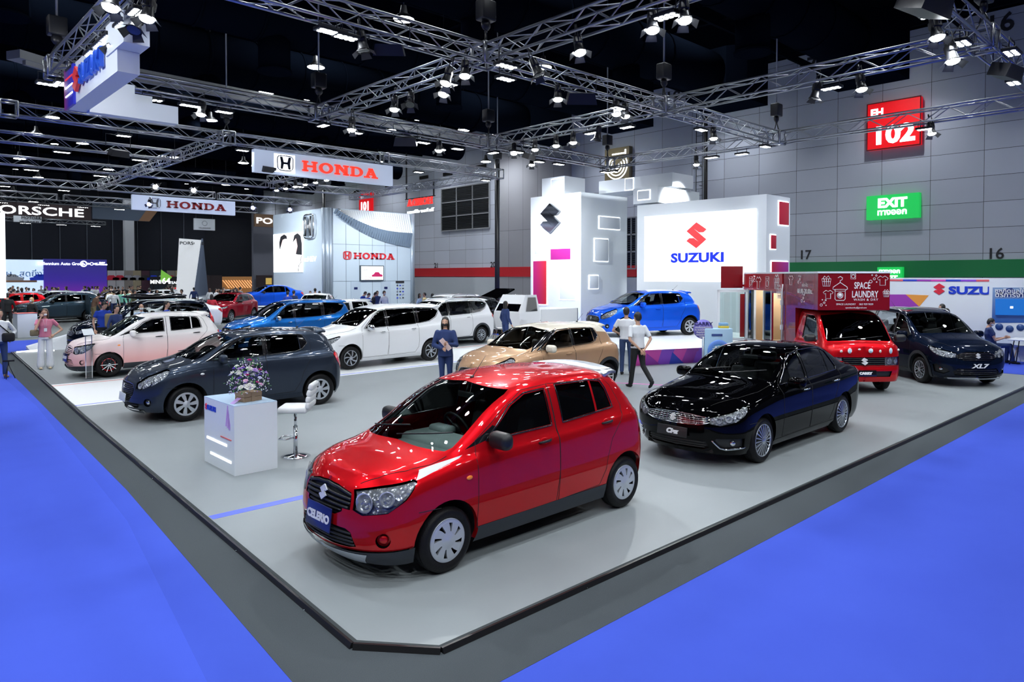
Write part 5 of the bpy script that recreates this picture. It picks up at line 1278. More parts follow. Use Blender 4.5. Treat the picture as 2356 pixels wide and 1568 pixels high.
# black poles
for (x, y, z0, z1, lb) in ((13.9, 9.75, 4.3, 6.1, 0),): pass
p0 = atD(1623, 455, 36); MB().tube([(p0.x, p0.y, 0), (p0.x + .0, p0.y, 12.2)], .1, 10).box((p0.x, p0.y, .02), (.6, .6, .04)).build('support_pole', M_FIX, label='black support pole rising behind the white screen wall', cat='pole')
p0 = atD(1144, 600, 36); MB().tube([(p0.x, p0.y, 0), (p0.x, p0.y, 9.0)], .13, 10).box((p0.x, p0.y, .02), (.7, .7, .04)).build('support_pole', M_FIX, label='tall black pole left of the white tower', cat='pole')
p0 = atD(745, 450, 60); MB().tube([(p0.x, p0.y, 0), (p0.x, p0.y, 9.8)], .13, 10).box((p0.x, p0.y, .02), (.6, .6, .04)).build('support_pole', M_FIX, label='black pole rising behind the corner of the far booth', cat='pole')
p0 = atX(1607, 400, 37.6); lm = MB()
for s_ in (-.22, .22): lm.tube([(37.7, p0.y + s_, 3.3), (37.7, p0.y + s_, 13)], .025, 5)
for k_ in range(24): lm.tube([(37.7, p0.y - .22, 3.4 + k_ * .4), (37.7, p0.y + .22, 3.4 + k_ * .4)], .015, 4)
for z in (3.5, 8, 12.6): lm.tube([(37.7, p0.y, z), (38, p0.y, z)], .02, 4)
lm.build('wall_ladder', M_FIX, label='thin black ladder fixed to the grey wall behind the support pole', cat='ladder')
# ================================================================ stands, signs
M_PANW = mat('stand_white', (.80, .86, .92), .35)
M_PANG = mat('stand_glow', (.9, .95, 1), .5, emit=(.93, .97, 1), es=1.6)
M_SCREEN = mat('screen_white', (.9, .95, 1), .4, emit=(.96, .98, 1), es=1.5)
M_SIGNR = mat('sign_red', (.80, .03, .04), .4, emit=(1, .06, .05), es=.5)
M_SIGNB = mat('sign_blue', (.01, .03, .42), .4, emit=(.01, .04, .6), es=.25)
M_GLR = mat('red_panel', (.55, .02, .05), .3)
M_GLP = mat('magenta_panel', (.50, .03, .30), .3)
def grad_mat(name, cols, axis=0, emit=0.0, rough=.4, lo=0.0, hi=1.0, diag=0.0):
    if name in MATS: return MATS[name]
    m = mat(name, cols[0], rough); nt = m.node_tree; b = nt.nodes['Principled BSDF']; L = nt.links.new
    tc = nt.nodes.new('ShaderNodeTexCoord'); sp = nt.nodes.new('ShaderNodeSeparateXYZ'); L(tc.outputs['Generated'], sp.inputs[0])
    src = sp.outputs[axis]
    if diag:
        ad = nt.nodes.new('ShaderNodeMath'); ad.operation = 'MULTIPLY_ADD'; L(sp.outputs[2], ad.inputs[0]); ad.inputs[1].default_value = diag; L(src, ad.inputs[2]); src = ad.outputs[0]
    cr = nt.nodes.new('ShaderNodeValToRGB'); L(src, cr.inputs[0]); e = cr.color_ramp.elements
    e[0].color = (*cols[0], 1); e[1].color = (*cols[-1], 1); e[0].position = lo; e[1].position = hi
    for i, c in enumerate(cols[1:-1]): x = e.new(lerp(lo, hi, (i + 1) / (len(cols) - 1))); x.color = (*c, 1)
    L(cr.outputs[0], b.inputs['Base Color'])
    if emit: L(cr.outputs[0], b.inputs['Emission Color']); b.inputs['Emission Strength'].default_value = emit
    return m
M_GRM = grad_mat('red_magenta_panel', [(.60, .02, .03), (.5, .02, .22)], 1)
M_GRX = grad_mat('red_magenta_panel_x', [(.50, .02, .05), (.40, .03, .35)], 0)

def s_logo(mb, M, h, d=.03): s_badge(mb, M, h, d)
# ---- slab-serif lettering, drawn stroke by stroke
def slab_word(mb, word, M, h, d=.03, gap=.12):
    """wide slab-serif capitals H O N D A, height h; returns total width"""
    W = {'H': 1.22, 'O': 1.15, 'N': 1.22, 'D': 1.12, 'A': 1.2}; x = 0.0; t = .24; sf = .15
    def R_(x0, y0, x1, y1): mb.prism([(x0 * h, y0 * h), (x1 * h, y0 * h), (x1 * h, y1 * h), (x0 * h, y1 * h)], d, M)
    def Q(p): mb.prism([(a * h, b * h) for a, b in p], d, M)
    def ring(cx, cy, rx, ry, ix, iy, a0=0, a1=360, n=20):
        for k in range(n):
            a, b = R(lerp(a0, a1, k / n)), R(lerp(a0, a1, (k + 1) / n))
            Q([(cx + ix * math.cos(a), cy + iy * math.sin(a)), (cx + rx * math.cos(a), cy + ry * math.sin(a)), (cx + rx * math.cos(b), cy + ry * math.sin(b)), (cx + ix * math.cos(b), cy + iy * math.sin(b))])
    for ch in word:
        w_ = W[ch]
        if ch in 'HN':
            for xx in (x + .12, x + w_ - .12 - t): R_(xx, 0, xx + t, 1)
            for xx in (x + .12, x + w_ - .12 - t):
                for y0 in (0, 1 - sf): R_(xx - .11, y0, xx + t + .11, y0 + sf)
            if ch == 'H': R_(x + .12 + t, .42, x + w_ - .12 - t, .6)
            else: Q([(x + .12 + t * .4, 1), (x + .12, .9), (x + w_ - .12 - t * .5, 0), (x + w_ - .12, .0), (x + w_ - .12, .2), (x + .12 + t * 1.3, 1)])
        elif ch == 'O': ring(x + w_ / 2, .5, w_ / 2, .53, w_ / 2 - .27, .34)
        elif ch == 'D':
            R_(x + .12, 0, x + .12 + t, 1); R_(x, 0, x + .6, sf); R_(x, 1 - sf, x + .6, 1)
            ring(x + .55, .5, .56, .5, .30, .34, -90, 90, 12)
        elif ch == 'A':
            m_ = x + w_ / 2
            Q([(x + .14, sf * .8), (x + .38, sf * .8), (m_ + .05, .82), (m_ - .14, 1)]); Q([(m_ - .14, 1), (m_ - .02, .68), (x + w_ - .40, sf * .8), (x + w_ - .10, sf * .8), (m_ + .14, 1)])
            R_(x - .02, 0, x + .5, sf); R_(x + w_ - .52, 0, x + w_ + .02, sf); R_(x + .36, .30, x + w_ - .36, .43); R_(m_ - .22, .9, m_ + .16, 1.0)
        x += w_ + gap
    return (x - gap) * h
def h_logo(mb, M, h, d=.03, r=.02):
    """rounded frame with a flared H"""
    P = lambda l: [(a * h, b * h) for a, b in l]
    for s_ in (1, -1):
        q = [(.14, .06), (.14, -.06), (.22, -.40), (.40, -.40), (.36, 0), (.42, .40), (.24, .40)]
        for pl in ([(.13, -.07), (.20, -.40), (.36, -.40), (.33, 0)], [(.13, -.07), (.33, 0), (.13, .07)], [(.13, .07), (.33, 0), (.40, .42), (.22, .42)]):
            pl = [(s_ * a, b) for a, b in pl]; pl = pl if s_ > 0 else pl[::-1]; mb.prism(P(pl), d, M)
    mb.prism(P([(-.16, -.07), (.16, -.07), (.16, .07), (-.16, .07)]), d, M)
    pts = []
    for k in range(32):
        a = 2 * PI * k / 32; c, s_ = math.cos(a), math.sin(a)
        pts.append(M @ Vector((.56 * h * math.copysign(abs(c) ** .45, c) * (1 + .06 * s_), .5 * h * math.copysign(abs(s_) ** .45, s_), d / 2)))
    mb.tube(pts, r, 6, False, closed=True)

# ---- brand stand: white tower, screen wall, top beams
def glow_frame(par, M, w_, h_, t=.07, fill=None, name='light_frame', both=True):
    """lit square outline lying on a face (local XY)"""
    mb = MB()
    for (cx, cy, a, b) in ((0, h_ / 2, w_ + t, t), (0, -h_ / 2, w_ + t, t), (-w_ / 2, 0, t, h_), (w_ / 2, 0, t, h_)): mb.box((cx, cy, .012), (a, b, .024), M=M)
    fr = mb.build(name, M_PANG, par)
    MB().box((0, 0, .03), (w_, h_, .05), M=M, bev=.006).build('raised_panel', fill or M_PANW, par)
XF = 24.4
def rectXpx(x0, x1, y0, y1, X, k=1.0):
    """photo box on a plane x=X -> centre, width (along y), height"""
    a, b = atX(x0, (y0 + y1) / 2, X), atX(x1, (y0 + y1) / 2, X); c = atX((x0 + x1) / 2, (y0 + y1) / 2, X); t_, u_ = atX((x0 + x1) / 2, y0, X), atX((x0 + x1) / 2, y1, X)
    return c, abs(a.y - b.y), abs(t_.z - u_.z)
def rectYpx(x0, x1, y0, y1, Y):
    a, b = atY(x0, (y0 + y1) / 2, Y), atY(x1, (y0 + y1) / 2, Y); c = atY((x0 + x1) / 2, (y0 + y1) / 2, Y); t_, u_ = atY((x0 + x1) / 2, y0, Y), atY((x0 + x1) / 2, y1, Y)
    return c, abs(a.x - b.x), abs(t_.z - u_.z)
tc_ = atX(1337, 441, XF); YC = tc_.y; TYl = atX(1221, 452, XF).y; TXr = atY(1443, 452, YC).x
tw = empty('display_tower', (XF, YC, 0), 0, 'tall white stand tower with glowing square outlines and a chrome emblem', 'stand tower')
def rel(o, p): return Vector(p) - Vector(o.location)
MB().b2((0, 0, 0), (TXr - XF, TYl - YC, tc_.z)).build('tower_body', M_PANW, tw)
for (x0, x1, y0, y1, f) in ((1248, 1308, 458, 545, None), (1232, 1250, 556, 585, None), (1268, 1313, 572, 597, M_GLP), (1228, 1258, 600, 699, M_GRM), (1289, 1324, 636, 688, None), (1278, 1295, 710, 739, M_GLP)):
    c, w_, h_ = rectXpx(x0, x1, y0, y1, XF); glow_frame(tw, face_frame(rel(tw, c) + Vector((-.002, 0, 0)), (0, -1, 0)), w_, h_, .09, f)
for (x0, x1, y0, y1) in ((1378, 1425, 500, 526), (1367, 1398, 550, 600), (1355, 1375, 634, 663)):
    c, w_, h_ = rectYpx(x0, x1, y0, y1, YC); glow_frame(tw, face_frame(rel(tw, c) + Vector((0, -.002, 0)), (1, 0, 0)), w_, h_, .08)
c, w_, h_ = rectXpx(1246, 1297, 468, 536, XF); lb_ = MB(); s_logo(lb_, face_frame(rel(tw, c) + Vector((-.08, 0, 0)), (0, -1, 0)), h_, .14); lb_.build('emblem', M_CHROME, tw)
# top block on the tower
c0, c1, c2 = atX(1247, 418, XF + .1), atX(1299, 404, XF + .1), None
tb = empty('display_block', (XF + .1, c1.y, tc_.z), 0, 'small white block with a glowing square on top of the white tower', 'stand block')
w2 = atY(1346, 410, c1.y).x - XF - .1
MB().b2((0, 0, 0), (w2, c0.y - c1.y, c1.z - tc_.z)).build('block_body', M_PANW, tb)
c, w_, h_ = rectXpx(1270, 1297, 412, 439, XF + .1); glow_frame(tb, face_frame(rel(tb, c) + Vector((-.002, 0, 0)), (0, -1, 0)), w_, h_, .08)
# screen wall
s0, s1 = atX(1466, 473, XF), atX(1764, 446, XF); SX = atY(1818, 454, s1.y).x
sw = empty('screen_wall', (XF, s1.y, 0), 0, 'wide white screen wall with the large lit logo screen behind the blue car', 'stand wall')
MB().b2((0, 0, 0), (SX - XF, s0.y - s1.y, s1.z)).build('wall_body', M_PANW, sw)
a, b = atX(1484, 560, XF), atX(1740, 560, XF); zt, zb_ = atX(1612, 489, XF).z, atX(1612, 648, XF).z
scr = MB().b2((-.05, b.y - s1.y, zb_), (0, a.y - s1.y, zt)).build('screen', M_SCREEN, sw)
c, w_, h_ = rectXpx(1577, 1631, 511, 571, XF); lm = MB(); s_logo(lm, face_frame(rel(sw, c) + Vector((-.055, 0, 0)), (0, -1, 0)), h_, .01); lm.build('screen_emblem', mat('screen_red', (.9, .03, .04), .4, emit=(1, .045, .05), es=.95), scr)
c, w_, h_ = rectXpx(1543, 1667, 581, 602, XF)
put_text(MB(), 'SUZUKI', h_ / .72, face_frame(rel(sw, c) + Vector((-.055, 0, 0)), (0, -1, 0)), depth=.01, off=.06 * h_, sx=1.36, cap=.045, spacing=1.04).build('screen_lettering', mat('screen_blue', (.01, .02, .5), .4, emit=(.008, .035, .62), es=.8), scr)
for (x0, x1, y0, y1, f) in ((1791, 1812, 465, 517, M_GLR), (1772, 1783, 541, 572, M_GLR), (1774, 1811, 602, 640, M_GRX)):
    c, w_, h_ = rectYpx(x0, x1, y0, y1, s1.y); glow_frame(sw, face_frame(rel(sw, c) + Vector((0, -.002, 0)), (1, 0, 0)), w_, h_, .08, f)
# the two beams bridging tower and wall
def beam(name, x0, x1, ytl, ytr, ybl, xr, X, label, win):
    a, b = atX(x0, ytl, X), atX(x1, ytr, X); xr_ = atY(xr, ytr, b.y).x; zl = atX(x0, ybl, X).z; r = empty(name, (X, b.y, zl), 0, label, 'stand block')
    MB().b2((0, 0, 0), (xr_ - X, a.y - b.y, b.z - zl)).build('block_body', M_PANW, r)
    c, w_, h_ = rectXpx(*win, X); glow_frame(r, face_frame(rel(r, c) + Vector((-.002, 0, 0)), (0, -1, 0)), w_, h_, .08)
beam('display_beam', 1378, 1547, 417, 396, 446, 1595, XF + 1.2, 'long white beam with a glowing square bridging the gap above the tower and wall', (1440, 1457, 411, 436))
beam('display_beam', 1457, 1513, 434, 428, 470, 1609, XF + .3, 'shorter white beam with a glowing square, resting on the screen wall', (1469, 1495, 439, 458))

# ---- stage under the blue hatchback
ST_A = R(-21); stc = Vector((19.75 - .36 * .8, 14.3 - .93 * .8, 0))
st = empty('car_stage', stc, ST_A, 'low white stage with a colourful geometric skirt under the blue car', 'stage')
hw_, hd_ = 3.0, 3.05
MB().add([(-hw_, -hd_, .45), (hw_, -hd_, .45), (hw_, hd_, .45), (-hw_, hd_, .45), (-hw_ + .05, -hd_ + .35, .56), (hw_ - .05, -hd_ + .35, .56), (hw_ - .05, hd_ - .1, .56), (-hw_ + .05, hd_ - .1, .56)],
    [(0, 3, 2, 1), (4, 5, 6, 7), (0, 1, 5, 4), (1, 2, 6, 5), (2, 3, 7, 6), (3, 0, 4, 7)]).build('stage_top', M_WHITEF, st)
M_SK = [mat('skirt_' + n, c, .4) for n, c in (('pink', (.75, .08, .50)), ('violet', (.30, .08, .70)), ('blue', (.03, .06, .55)), ('purple', (.35, .05, .45)), ('coral', (.75, .12, .15)), ('orange', (.85, .35, .06)), ('navy', (.01, .02, .16)))]
sk = MB(); X0, X1 = -hw_ + .02, hw_ - .02; n_ = 14
for i in range(n_):
    a, b = lerp(X0, X1, i / n_), lerp(X0, X1, (i + 1) / n_); f = lambda x, z: (x * (1 - .05 * (1 - z / .45)), -hd_ + .02 + .22 * (1 - z / .45), z)
    m_ = M_SK[[0, 0, 1, 0, 3, 1, 2, 2, 0, 2, 1, 2, 4, 5][i]]; sh_ = .12
    sk.use(m_); sk.add([f(a, 0), f(b, 0), f(min(b + sh_, X1), .45), f(min(a + sh_, X1), .45)], [(0, 1, 2, 3)])
    if i % 2: sk.use(M_SK[(i * 3) % 7]); sk.add([(p[0], p[1] - .004, p[2]) for p in (f(a, 0), f(b + .1, 0), f(a + .05, .36))], [(0, 1, 2)])
sk.build('stage_skirt', None, st)
MB().b2((-hw_ + .2, -hd_ + .28, 0), (hw_ - .2, hd_ - .2, .45)).build('stage_base', M_PANW, st)
for sg_, zz in ((.475, 0), (.51, 1)): MB().add([(x, -hd_ + .35 * (z - .45) / .11 - .006, z) for x, z in ((.2, sg_ - .0), (2.6, sg_ + .012), (2.6, sg_ + .016), (.2, sg_ + .004))], [(0, 1, 2, 3)]).build('pink_line', M_SPINK, st)

# ---- service partition at the right
PX_ = 25.6
ya, yb_ = atX(2050, 640, PX_).y, atX(2276, 640, PX_).y
bw = empty('stand_partition', (PX_, yb_, 0), 0, 'white partition with the blue and red brand lettering at the right', 'partition')
ztop = atX(2150, 639, PX_).z
MB().b2((0, -2.6, 0), (.1, ya + 1.2 - yb_, ztop)).build('panel', M_PANW, bw)
mb = MB()
for i in range(18): mb.use(M_SK[[4, 1, 2, 0, 3, 2][i % 6]]); mb.b2((-.012, -2.6 + i * .42, ztop - .11), (0, -2.6 + (i + 1) * .42, ztop - .05))
mb.build('colour_strip', None, bw)
c, w_, h_ = rectXpx(2147, 2175, 652, 677, PX_); lm = MB(); s_logo(lm, face_frame(rel(bw, c) + Vector((-.004, 0, 0)), (0, -1, 0)), h_ * 1.05, .015); lm.build('emblem', mat('emblem_red', (.75, .03, .06), .4), bw)
c, w_, h_ = rectXpx(2183, 2275, 658, 675, PX_); put_text(MB(), 'SUZUKI', h_ / .72, face_frame(rel(bw, atX(2183, 666.5, PX_)) + Vector((-.004, 0, 0)), (0, -1, 0)), depth=.015, off=.06 * h_, sx=1.42, cap=.045, align='LEFT').build('lettering', mat('emblem_blue', (.01, .05, .62), .4), bw)
def flat(par, name, pts, X, m, out=.006):
    v = [rel(par, atX(px, py, X)) + Vector((-out, 0, 0)) for px, py in pts]; n = len(v)
    return MB().add([tuple(p) for p in v] + [(p.x + out, p.y, p.z) for p in v], [tuple(range(n)), tuple(range(2 * n - 1, n - 1, -1))] + [(i, n + i, n + (i + 1) % n, (i + 1) % n) for i in range(n)]).build(name, m, par)
flat(bw, 'graphic', [(2000, 677), (2084, 677), (2115, 705), (2000, 705)], PX_, M_SK[3]); flat(bw, 'graphic', [(2084, 677), (2137, 679), (2115, 705)], PX_, M_SK[5], .007)
# info panel in front of it
ip = empty('information_board', (PX_ - .75, atX(2276, 640, PX_ - .75).y, 0), 0, 'white service information panel with a blue picture and Thai heading at the right edge', 'information board')
IX = PX_ - .75; MB().b2((0, -2.4, 0), (.12, 0, ztop - .02)).build('panel', M_PANW, ip)
flat(ip, 'picture', [(2284, 661), (2370, 661), (2370, 742), (2282, 742)], IX, grad_mat('blue_picture', [(.02, .10, .38), (.25, .38, .60)], 2))
flat(ip, 'heading_board', [(2290, 668), (2328, 662), (2340, 672), (2370, 675), (2370, 682), (2292, 682)], IX, mat('navy_board', (.01, .03, .18), .4), .010)
for t, px, py, h in (('ซูซูกิดูแลให้', 2289, 668, .13), ('บริการจากใจ ได้ม', 2289, 677, .15)): put_text(MB(), t, h * 1.35, face_frame(rel(ip, atX(px, py, IX)) + Vector((-.012, 0, 0)), (0, -1, 0)), depth=.006, off=.004, align='LEFT').build('thai_heading', M_WHITE, ip)
flat(ip, 'screen', [(2291, 687), (2366, 687), (2366, 725), (2291, 724)], IX, mat('blue_screen', (.01, .10, .35), .3, emit=(.01, .12, .42), es=.8), .05)
flat(ip, 'screen_icon', [(2325, 704), (2332, 704), (2332, 709), (2325, 709)], IX, M_PANG, .053)
for px, py in ((2299, 751), (2323, 756), (2348, 753)):
    p = rel(ip, atX(px, py, IX)); MB().lathe([(0, .012), (.10, .012), (.10, 0)], 16, face_frame(p, (0, -1, 0))).build('round_icon', mat('icon_navy', (.02, .07, .25), .4), ip)
# purple round sign, washing-machine standee, basket, tables
cs = empty('round_sign', G(1617, 846), 0, 'round purple sign with white Thai text standing by the stage', 'sign')
q = atD(1618, 758, G(1617, 846).length / ray(1617, 838).xy.length * 1.0) if False else None
Dd = G(1640, 850); dep = Dd.x / ray(1640, 850).x
pc = atD(1618, 757, dep); cs.location = (pc.x, pc.y, 0)
MF = face_frame((0, 0, pc.z), (.729, -.684, 0))
MB().lathe([(0, .0), (.26, 0), (.26, -.03), (0, -.03)], 32, MF).build('disc', mat('purple_disc', (.22, .20, .68), .5), cs)
MB().tube([(0, 0, 0), (0, 0, pc.z - .2)], .015, 6).box((0, 0, .01), (.3, .3, .02)).build('stand', M_SILVER, cs)
put_text(MB(), 'CARRY', .12, MF @ Matrix.Translation((0, .15, .002)), depth=.004, off=.004, sx=1.3).build('lettering', mat('navy_ink', (.02, .02, .15), .5), cs)
for i, t in enumerate(('เติมเต็มทุกฝันได้จริง', 'กับ SUZUKI CARRY', 'ปั้นธุรกิจให้โตไกล', 'ครบจบในคันเดียว', 'ไปได้ทุกที่')): put_text(MB(), t, .055, MF @ Matrix.Translation((0, .05 - i * .065, .002)), depth=.004, off=.001).build('thai_text', M_WHITE, cs)
ws_ = empty('washer_standee', Dd, 0, 'pale blue washing machine cut-out standing beside the laundry truck', 'standee')
a, b = atD(1621, 840, dep), atD(1686, 840, dep); wdt = (b - a).length; ztp = atD(1650, 755, dep).z; ws_.location = ((a.x + b.x) / 2, (a.y + b.y) / 2, 0)
MF = face_frame((0, 0, 0), (.729, -.684, 0))
MB().box((0, ztp / 2, -.15), (wdt, ztp, .3), M=MF, bev=.03).build('cabinet', mat('washer_blue', (.42, .66, .90), .5), ws_)
MB().lathe([(wdt * .25, .02), (wdt * .36, .03), (wdt * .40, .01), (wdt * .40, -.01)], 28, MF @ Matrix.Translation((0, ztp * .45, 0))).build('door_ring', mat('washer_ring', (.12, .28, .78), .4), ws_)
MB().lathe([(0, .012), (wdt * .25, .012), (wdt * .25, 0)], 24, MF @ Matrix.Translation((0, ztp * .45, 0))).build('door_glass', mat('washer_glass', (.10, .36, .75), .3), ws_)
for i, t in enumerate(('CATCH', 'YOUR', 'DREAM')): put_text(MB(), t, .12, MF @ Matrix.Translation((0, ztp * .45 + .10 - i * .11, .014)), depth=.004, off=.006).build('lettering', M_WHITE, ws_)
MB().box((-.05, ztp * .84, .004), (wdt * .38, .06, .01), M=MF).build('control_panel', mat('washer_navy', (.04, .08, .28), .4), ws_)
bx = MB(); bx.use(mat('tray_yellow', (.85, .65, .08), .5)).box((wdt * .22, ztp + .03, -.15), (.24, .06, .2), M=MF, bev=.01); bx.use(mat('cloth_blue', (.25, .50, .80), .6)).box((wdt * .22, ztp + .10, -.15), (.22, .09, .18), M=MF, bev=.02)
bx.build('folded_clothes', None, None, loc=ws_.location, label='yellow tray of folded blue clothes on top of the washer cut-out', cat='laundry')

# ---- hanging corner sign
cg = empty('hanging_sign', (2.7, 13.8, 0), 0, 'white hanging corner sign with blue and red brand lettering at the top left', 'hanging sign')
MB().b2((-.02, -3.44, 5.60), (.30, -2.55, 6.02)).b2((0, -3.05, 5.30), (.28, 0, 5.95)).build('long_arm', M_PANW, cg)
MB().b2((.28, -.22, 5.27), (.98, 0, 5.84)).b2((.98, -.22, 5.27), (1.7, 0, 5.58)).b2((.98, -.1, 5.58), (1.3, 0, 5.72)).build('cross_arm', M_PANW, cg)
MB().b2((-.04, -.62, 5.28), (-.0, .02, 5.93)).build('graphic_panel', grad_mat('corner_graphic', [(.02, .03, .55), (.05, .03, .40), (.30, .03, .22)], 1), cg)
for i in range(3): MB().box((-.045, -.36, 5.75 - i * .14), (.012, .5, .022), M=None).build('graphic_bar', M_PANG if i else M_SIGNR, cg)
lm = MB(); s_logo(lm, face_frame((-.02, -.88, 5.62), (0, -1, 0)), .40, .05); lm.build('emblem', mat('sign_emblem_red', (.75, .04, .05), .4), cg)
put_text(MB(), 'SUZUKI', .40, face_frame((-.02, -1.78, 5.64), (0, -1, 0)), depth=.05, off=.010, sx=1.0).build('lettering', mat('sign_letter_blue', (.02, .10, .62), .4), cg)
for y in (-3.3, -1.6, -.1): MB().tube([(.14, y, 5.9), (.14, y, 6.08)], .012, 5).build('hanging_wire', M_FIX, cg)
# ---- two long hanging signs of the far stand
for (x0, x1, y, z0, z1, lb, lit) in ((8.56, 13.3, 20.0, 5.52, 6.18, 'large pale hanging sign with a chrome emblem and red lettering, the nearer one', 1), (9.3, 13.95, 34.9, 5.5, 6.18, 'second pale hanging sign with dark red lettering, farther away at the left', 0)):
    r = empty('hanging_sign', (x0, y, z0), 0, lb, 'hanging sign'); W_, H_ = x1 - x0, z1 - z0
    MB().b2((0, 0, 0), (W_, .18, H_)).build('sign_box', mat('sign_pale', (.55, .64, .80), .4, emit=(.6, .7, .9), es=.35), r)
    MF = face_frame((.70, 0, H_ * .5), (1, 0, 0))
    if lit: MB().box((.22, 0, .004), (.66, H_ * .82, .01), M=MF, bev=.004).build('emblem_glow', M_PANG, r)
    lm = MB(); h_logo(lm, MF @ Matrix.Translation((.22, 0, .02)), H_ * .66, .05, .018); lm.build('emblem', M_CHROME, r)
    lm = MB(); slab_word(lm, 'HONDA', face_frame((W_ * .31, 0, H_ * .26), (1, 0, 0)) @ Matrix.Diagonal((1.5, 1.12, 1, 1)), H_ * .42, .05); lm.build('lettering', mat('letter_red_lit', (.9, .05, .03), .4, emit=(1, .07, .04), es=.7) if lit else mat('letter_dark_red', (.30, .01, .015), .35), r)
    for x in (.4, W_ - .4): MB().tube([(x, .09, H_), (x, .15, H_ + .25)], .012, 5).build('hanging_wire', M_FIX, r)
# ---- far booth
M_BOOTH = mat('booth_blue_white', (.50, .60, .70), .4)
HX, HY = 22.6, 41.8; W1, D1, HH = 6.9, 7.8, 6.95
hbth = empty('exhibition_booth', (HX, HY, 0), 0, 'pale blue two-storey booth with red lettering and a picture screen', 'booth')
MB().b2((0, 0, 0), (W1, D1, HH)).build('booth_walls', M_BOOTH, hbth)
gl = MB()
for k in range(1, 6): gl.b2((.45 + k * (W1 - .8) / 6, -.012, 0), (.47 + k * (W1 - .8) / 6, 0, HH - 1))
for z in (2.15, 4.6): gl.b2((.45, -.012, z), (W1, 0, z + .02))
gl.build('panel_joints', mat('joint_grey', (.16, .2, .26), .6), hbth)
cl = MB()
for (x, y) in ((.1, -.08), (.3, -.1), (-.08, .12), (W1 - .15, -.08), (W1 + .02, .05)): cl.tube([(x, y, 0), (x, y, HH)], .12, 12)
cl.build('corner_columns', mat('booth_column', (.36, .43, .52), .3, .3), hbth)
fn = MB(); N = 34
for k in range(N):
    x = lerp(.5, W1 - .35, k / N); dx_ = (W1 - .85) / N; zt = HH - .05; zb_ = HH - .15 - 1.35 * (k / N) ** .8 - .35 * math.sin(k / N * PI)
    fn.use(mat('fin_white', (.8, .85, .9), .4)); fn.add([(x, -.05, zt), (x + dx_ * .9, -.05, zt), (x + dx_ * .9, -.45, zb_ + .1), (x, -.45, zb_ + .1)], [(0, 1, 2, 3), (3, 2, 1, 0)])
    fn.use(mat('fin_blue_grey', (.16, .22, .30), .4)); l_ = .28 + .9 * (k / N); fn.add([(x, -.45, zb_ + .1), (x + dx_ * .9, -.47, zb_ + .1 - .03), (x + dx_ * .9, -.12, zb_ - l_ * .8), (x, -.12, zb_ - l_ * .8 + .03)], [(0, 1, 2, 3), (3, 2, 1, 0)])
fn.build('roof_fins', None, hbth)
lm = MB(); MF = face_frame((0, 0, 0), (1, 0, 0))
pL = atY(790, 587, HY); pR = atY(912, 587, HY)
h_logo(lm, face_frame((pL.x - HX + .28, -.01, pL.z), (1, 0, 0)), .5, .04, .03); slab_word(lm, 'HONDA', face_frame((pL.x - HX + .76, -.01, pL.z - .22), (1, 0, 0)) @ Matrix.Diagonal((1.22, 1, 1, 1)), .42, .04, .1); lm.build('lettering', mat('booth_letter_red', (.62, .02, .03), .4), hbth)
a, b = atY(827, 610, HY), atY(881, 645, HY)
tv = MB().b2((a.x - HX, -.12, b.z), (b.x - HX, 0, a.z)).build('screen', mat('tv_frame', (.06, .08, .1), .3), hbth)
MB().b2((a.x - HX + .06, -.13, b.z + .06), (b.x - HX - .06, -.12, a.z - .06)).build('display', M_SCREEN, tv)
put_text(MB(), 'WR-V', .22, face_frame((a.x - HX + .5, -.135, a.z - .3), (1, 0, 0)), depth=.008).build('display_text', M_BAY, tv); put_text(MB(), '2.29', .3, face_frame((a.x - HX + .6, -.135, a.z - .85), (1, 0, 0)), depth=.008).build('display_price', M_SIGNR, tv)
cm_ = MB(); MC = face_frame((b.x - HX - .55, -.135, a.z - .65), (1, 0, 0)); cm_.prism([(-.42, -.12), (.42, -.12), (.44, .02), (.25, .06), (.12, .2), (-.15, .2), (-.28, .05), (-.43, 0)], .01, MC); cm_.build('display_car', mat('display_magenta', (.55, .02, .12), .4), tv)
for i, px in enumerate((818, 887)):
    a, b = atY(px - 11, 649, HY), atY(px + 11, 649, HY)
    dr = MB().b2((a.x - HX, -.03, 0), (b.x - HX, 0, 2.12)).build('door', mat('booth_door', (.44, .53, .64), .4), hbth)
    MB().b2(((a.x + b.x) / 2 - HX - .13, -.045, 1.6), ((a.x + b.x) / 2 - HX + .13, -.03, 1.75)).build('door_sign', M_PLATE, dr)
pch = atY(920, 650, HY); MB().b2((pch.x - HX - .35, -.02, 2.0), (pch.x - HX + .35, 0, 2.16)).build('chart_heading', M_BAY, hbth)
for i in range(5):
    for j in range(3): MB().b2((pch.x - HX - .28 + j * .24, -.02, 1.8 - i * .22), (pch.x - HX - .16 + j * .24, 0, 1.88 - i * .22)).build('colour_sample', [M_BAY, M_SIGNB, M_SILVER][(i + j) % 3], hbth)
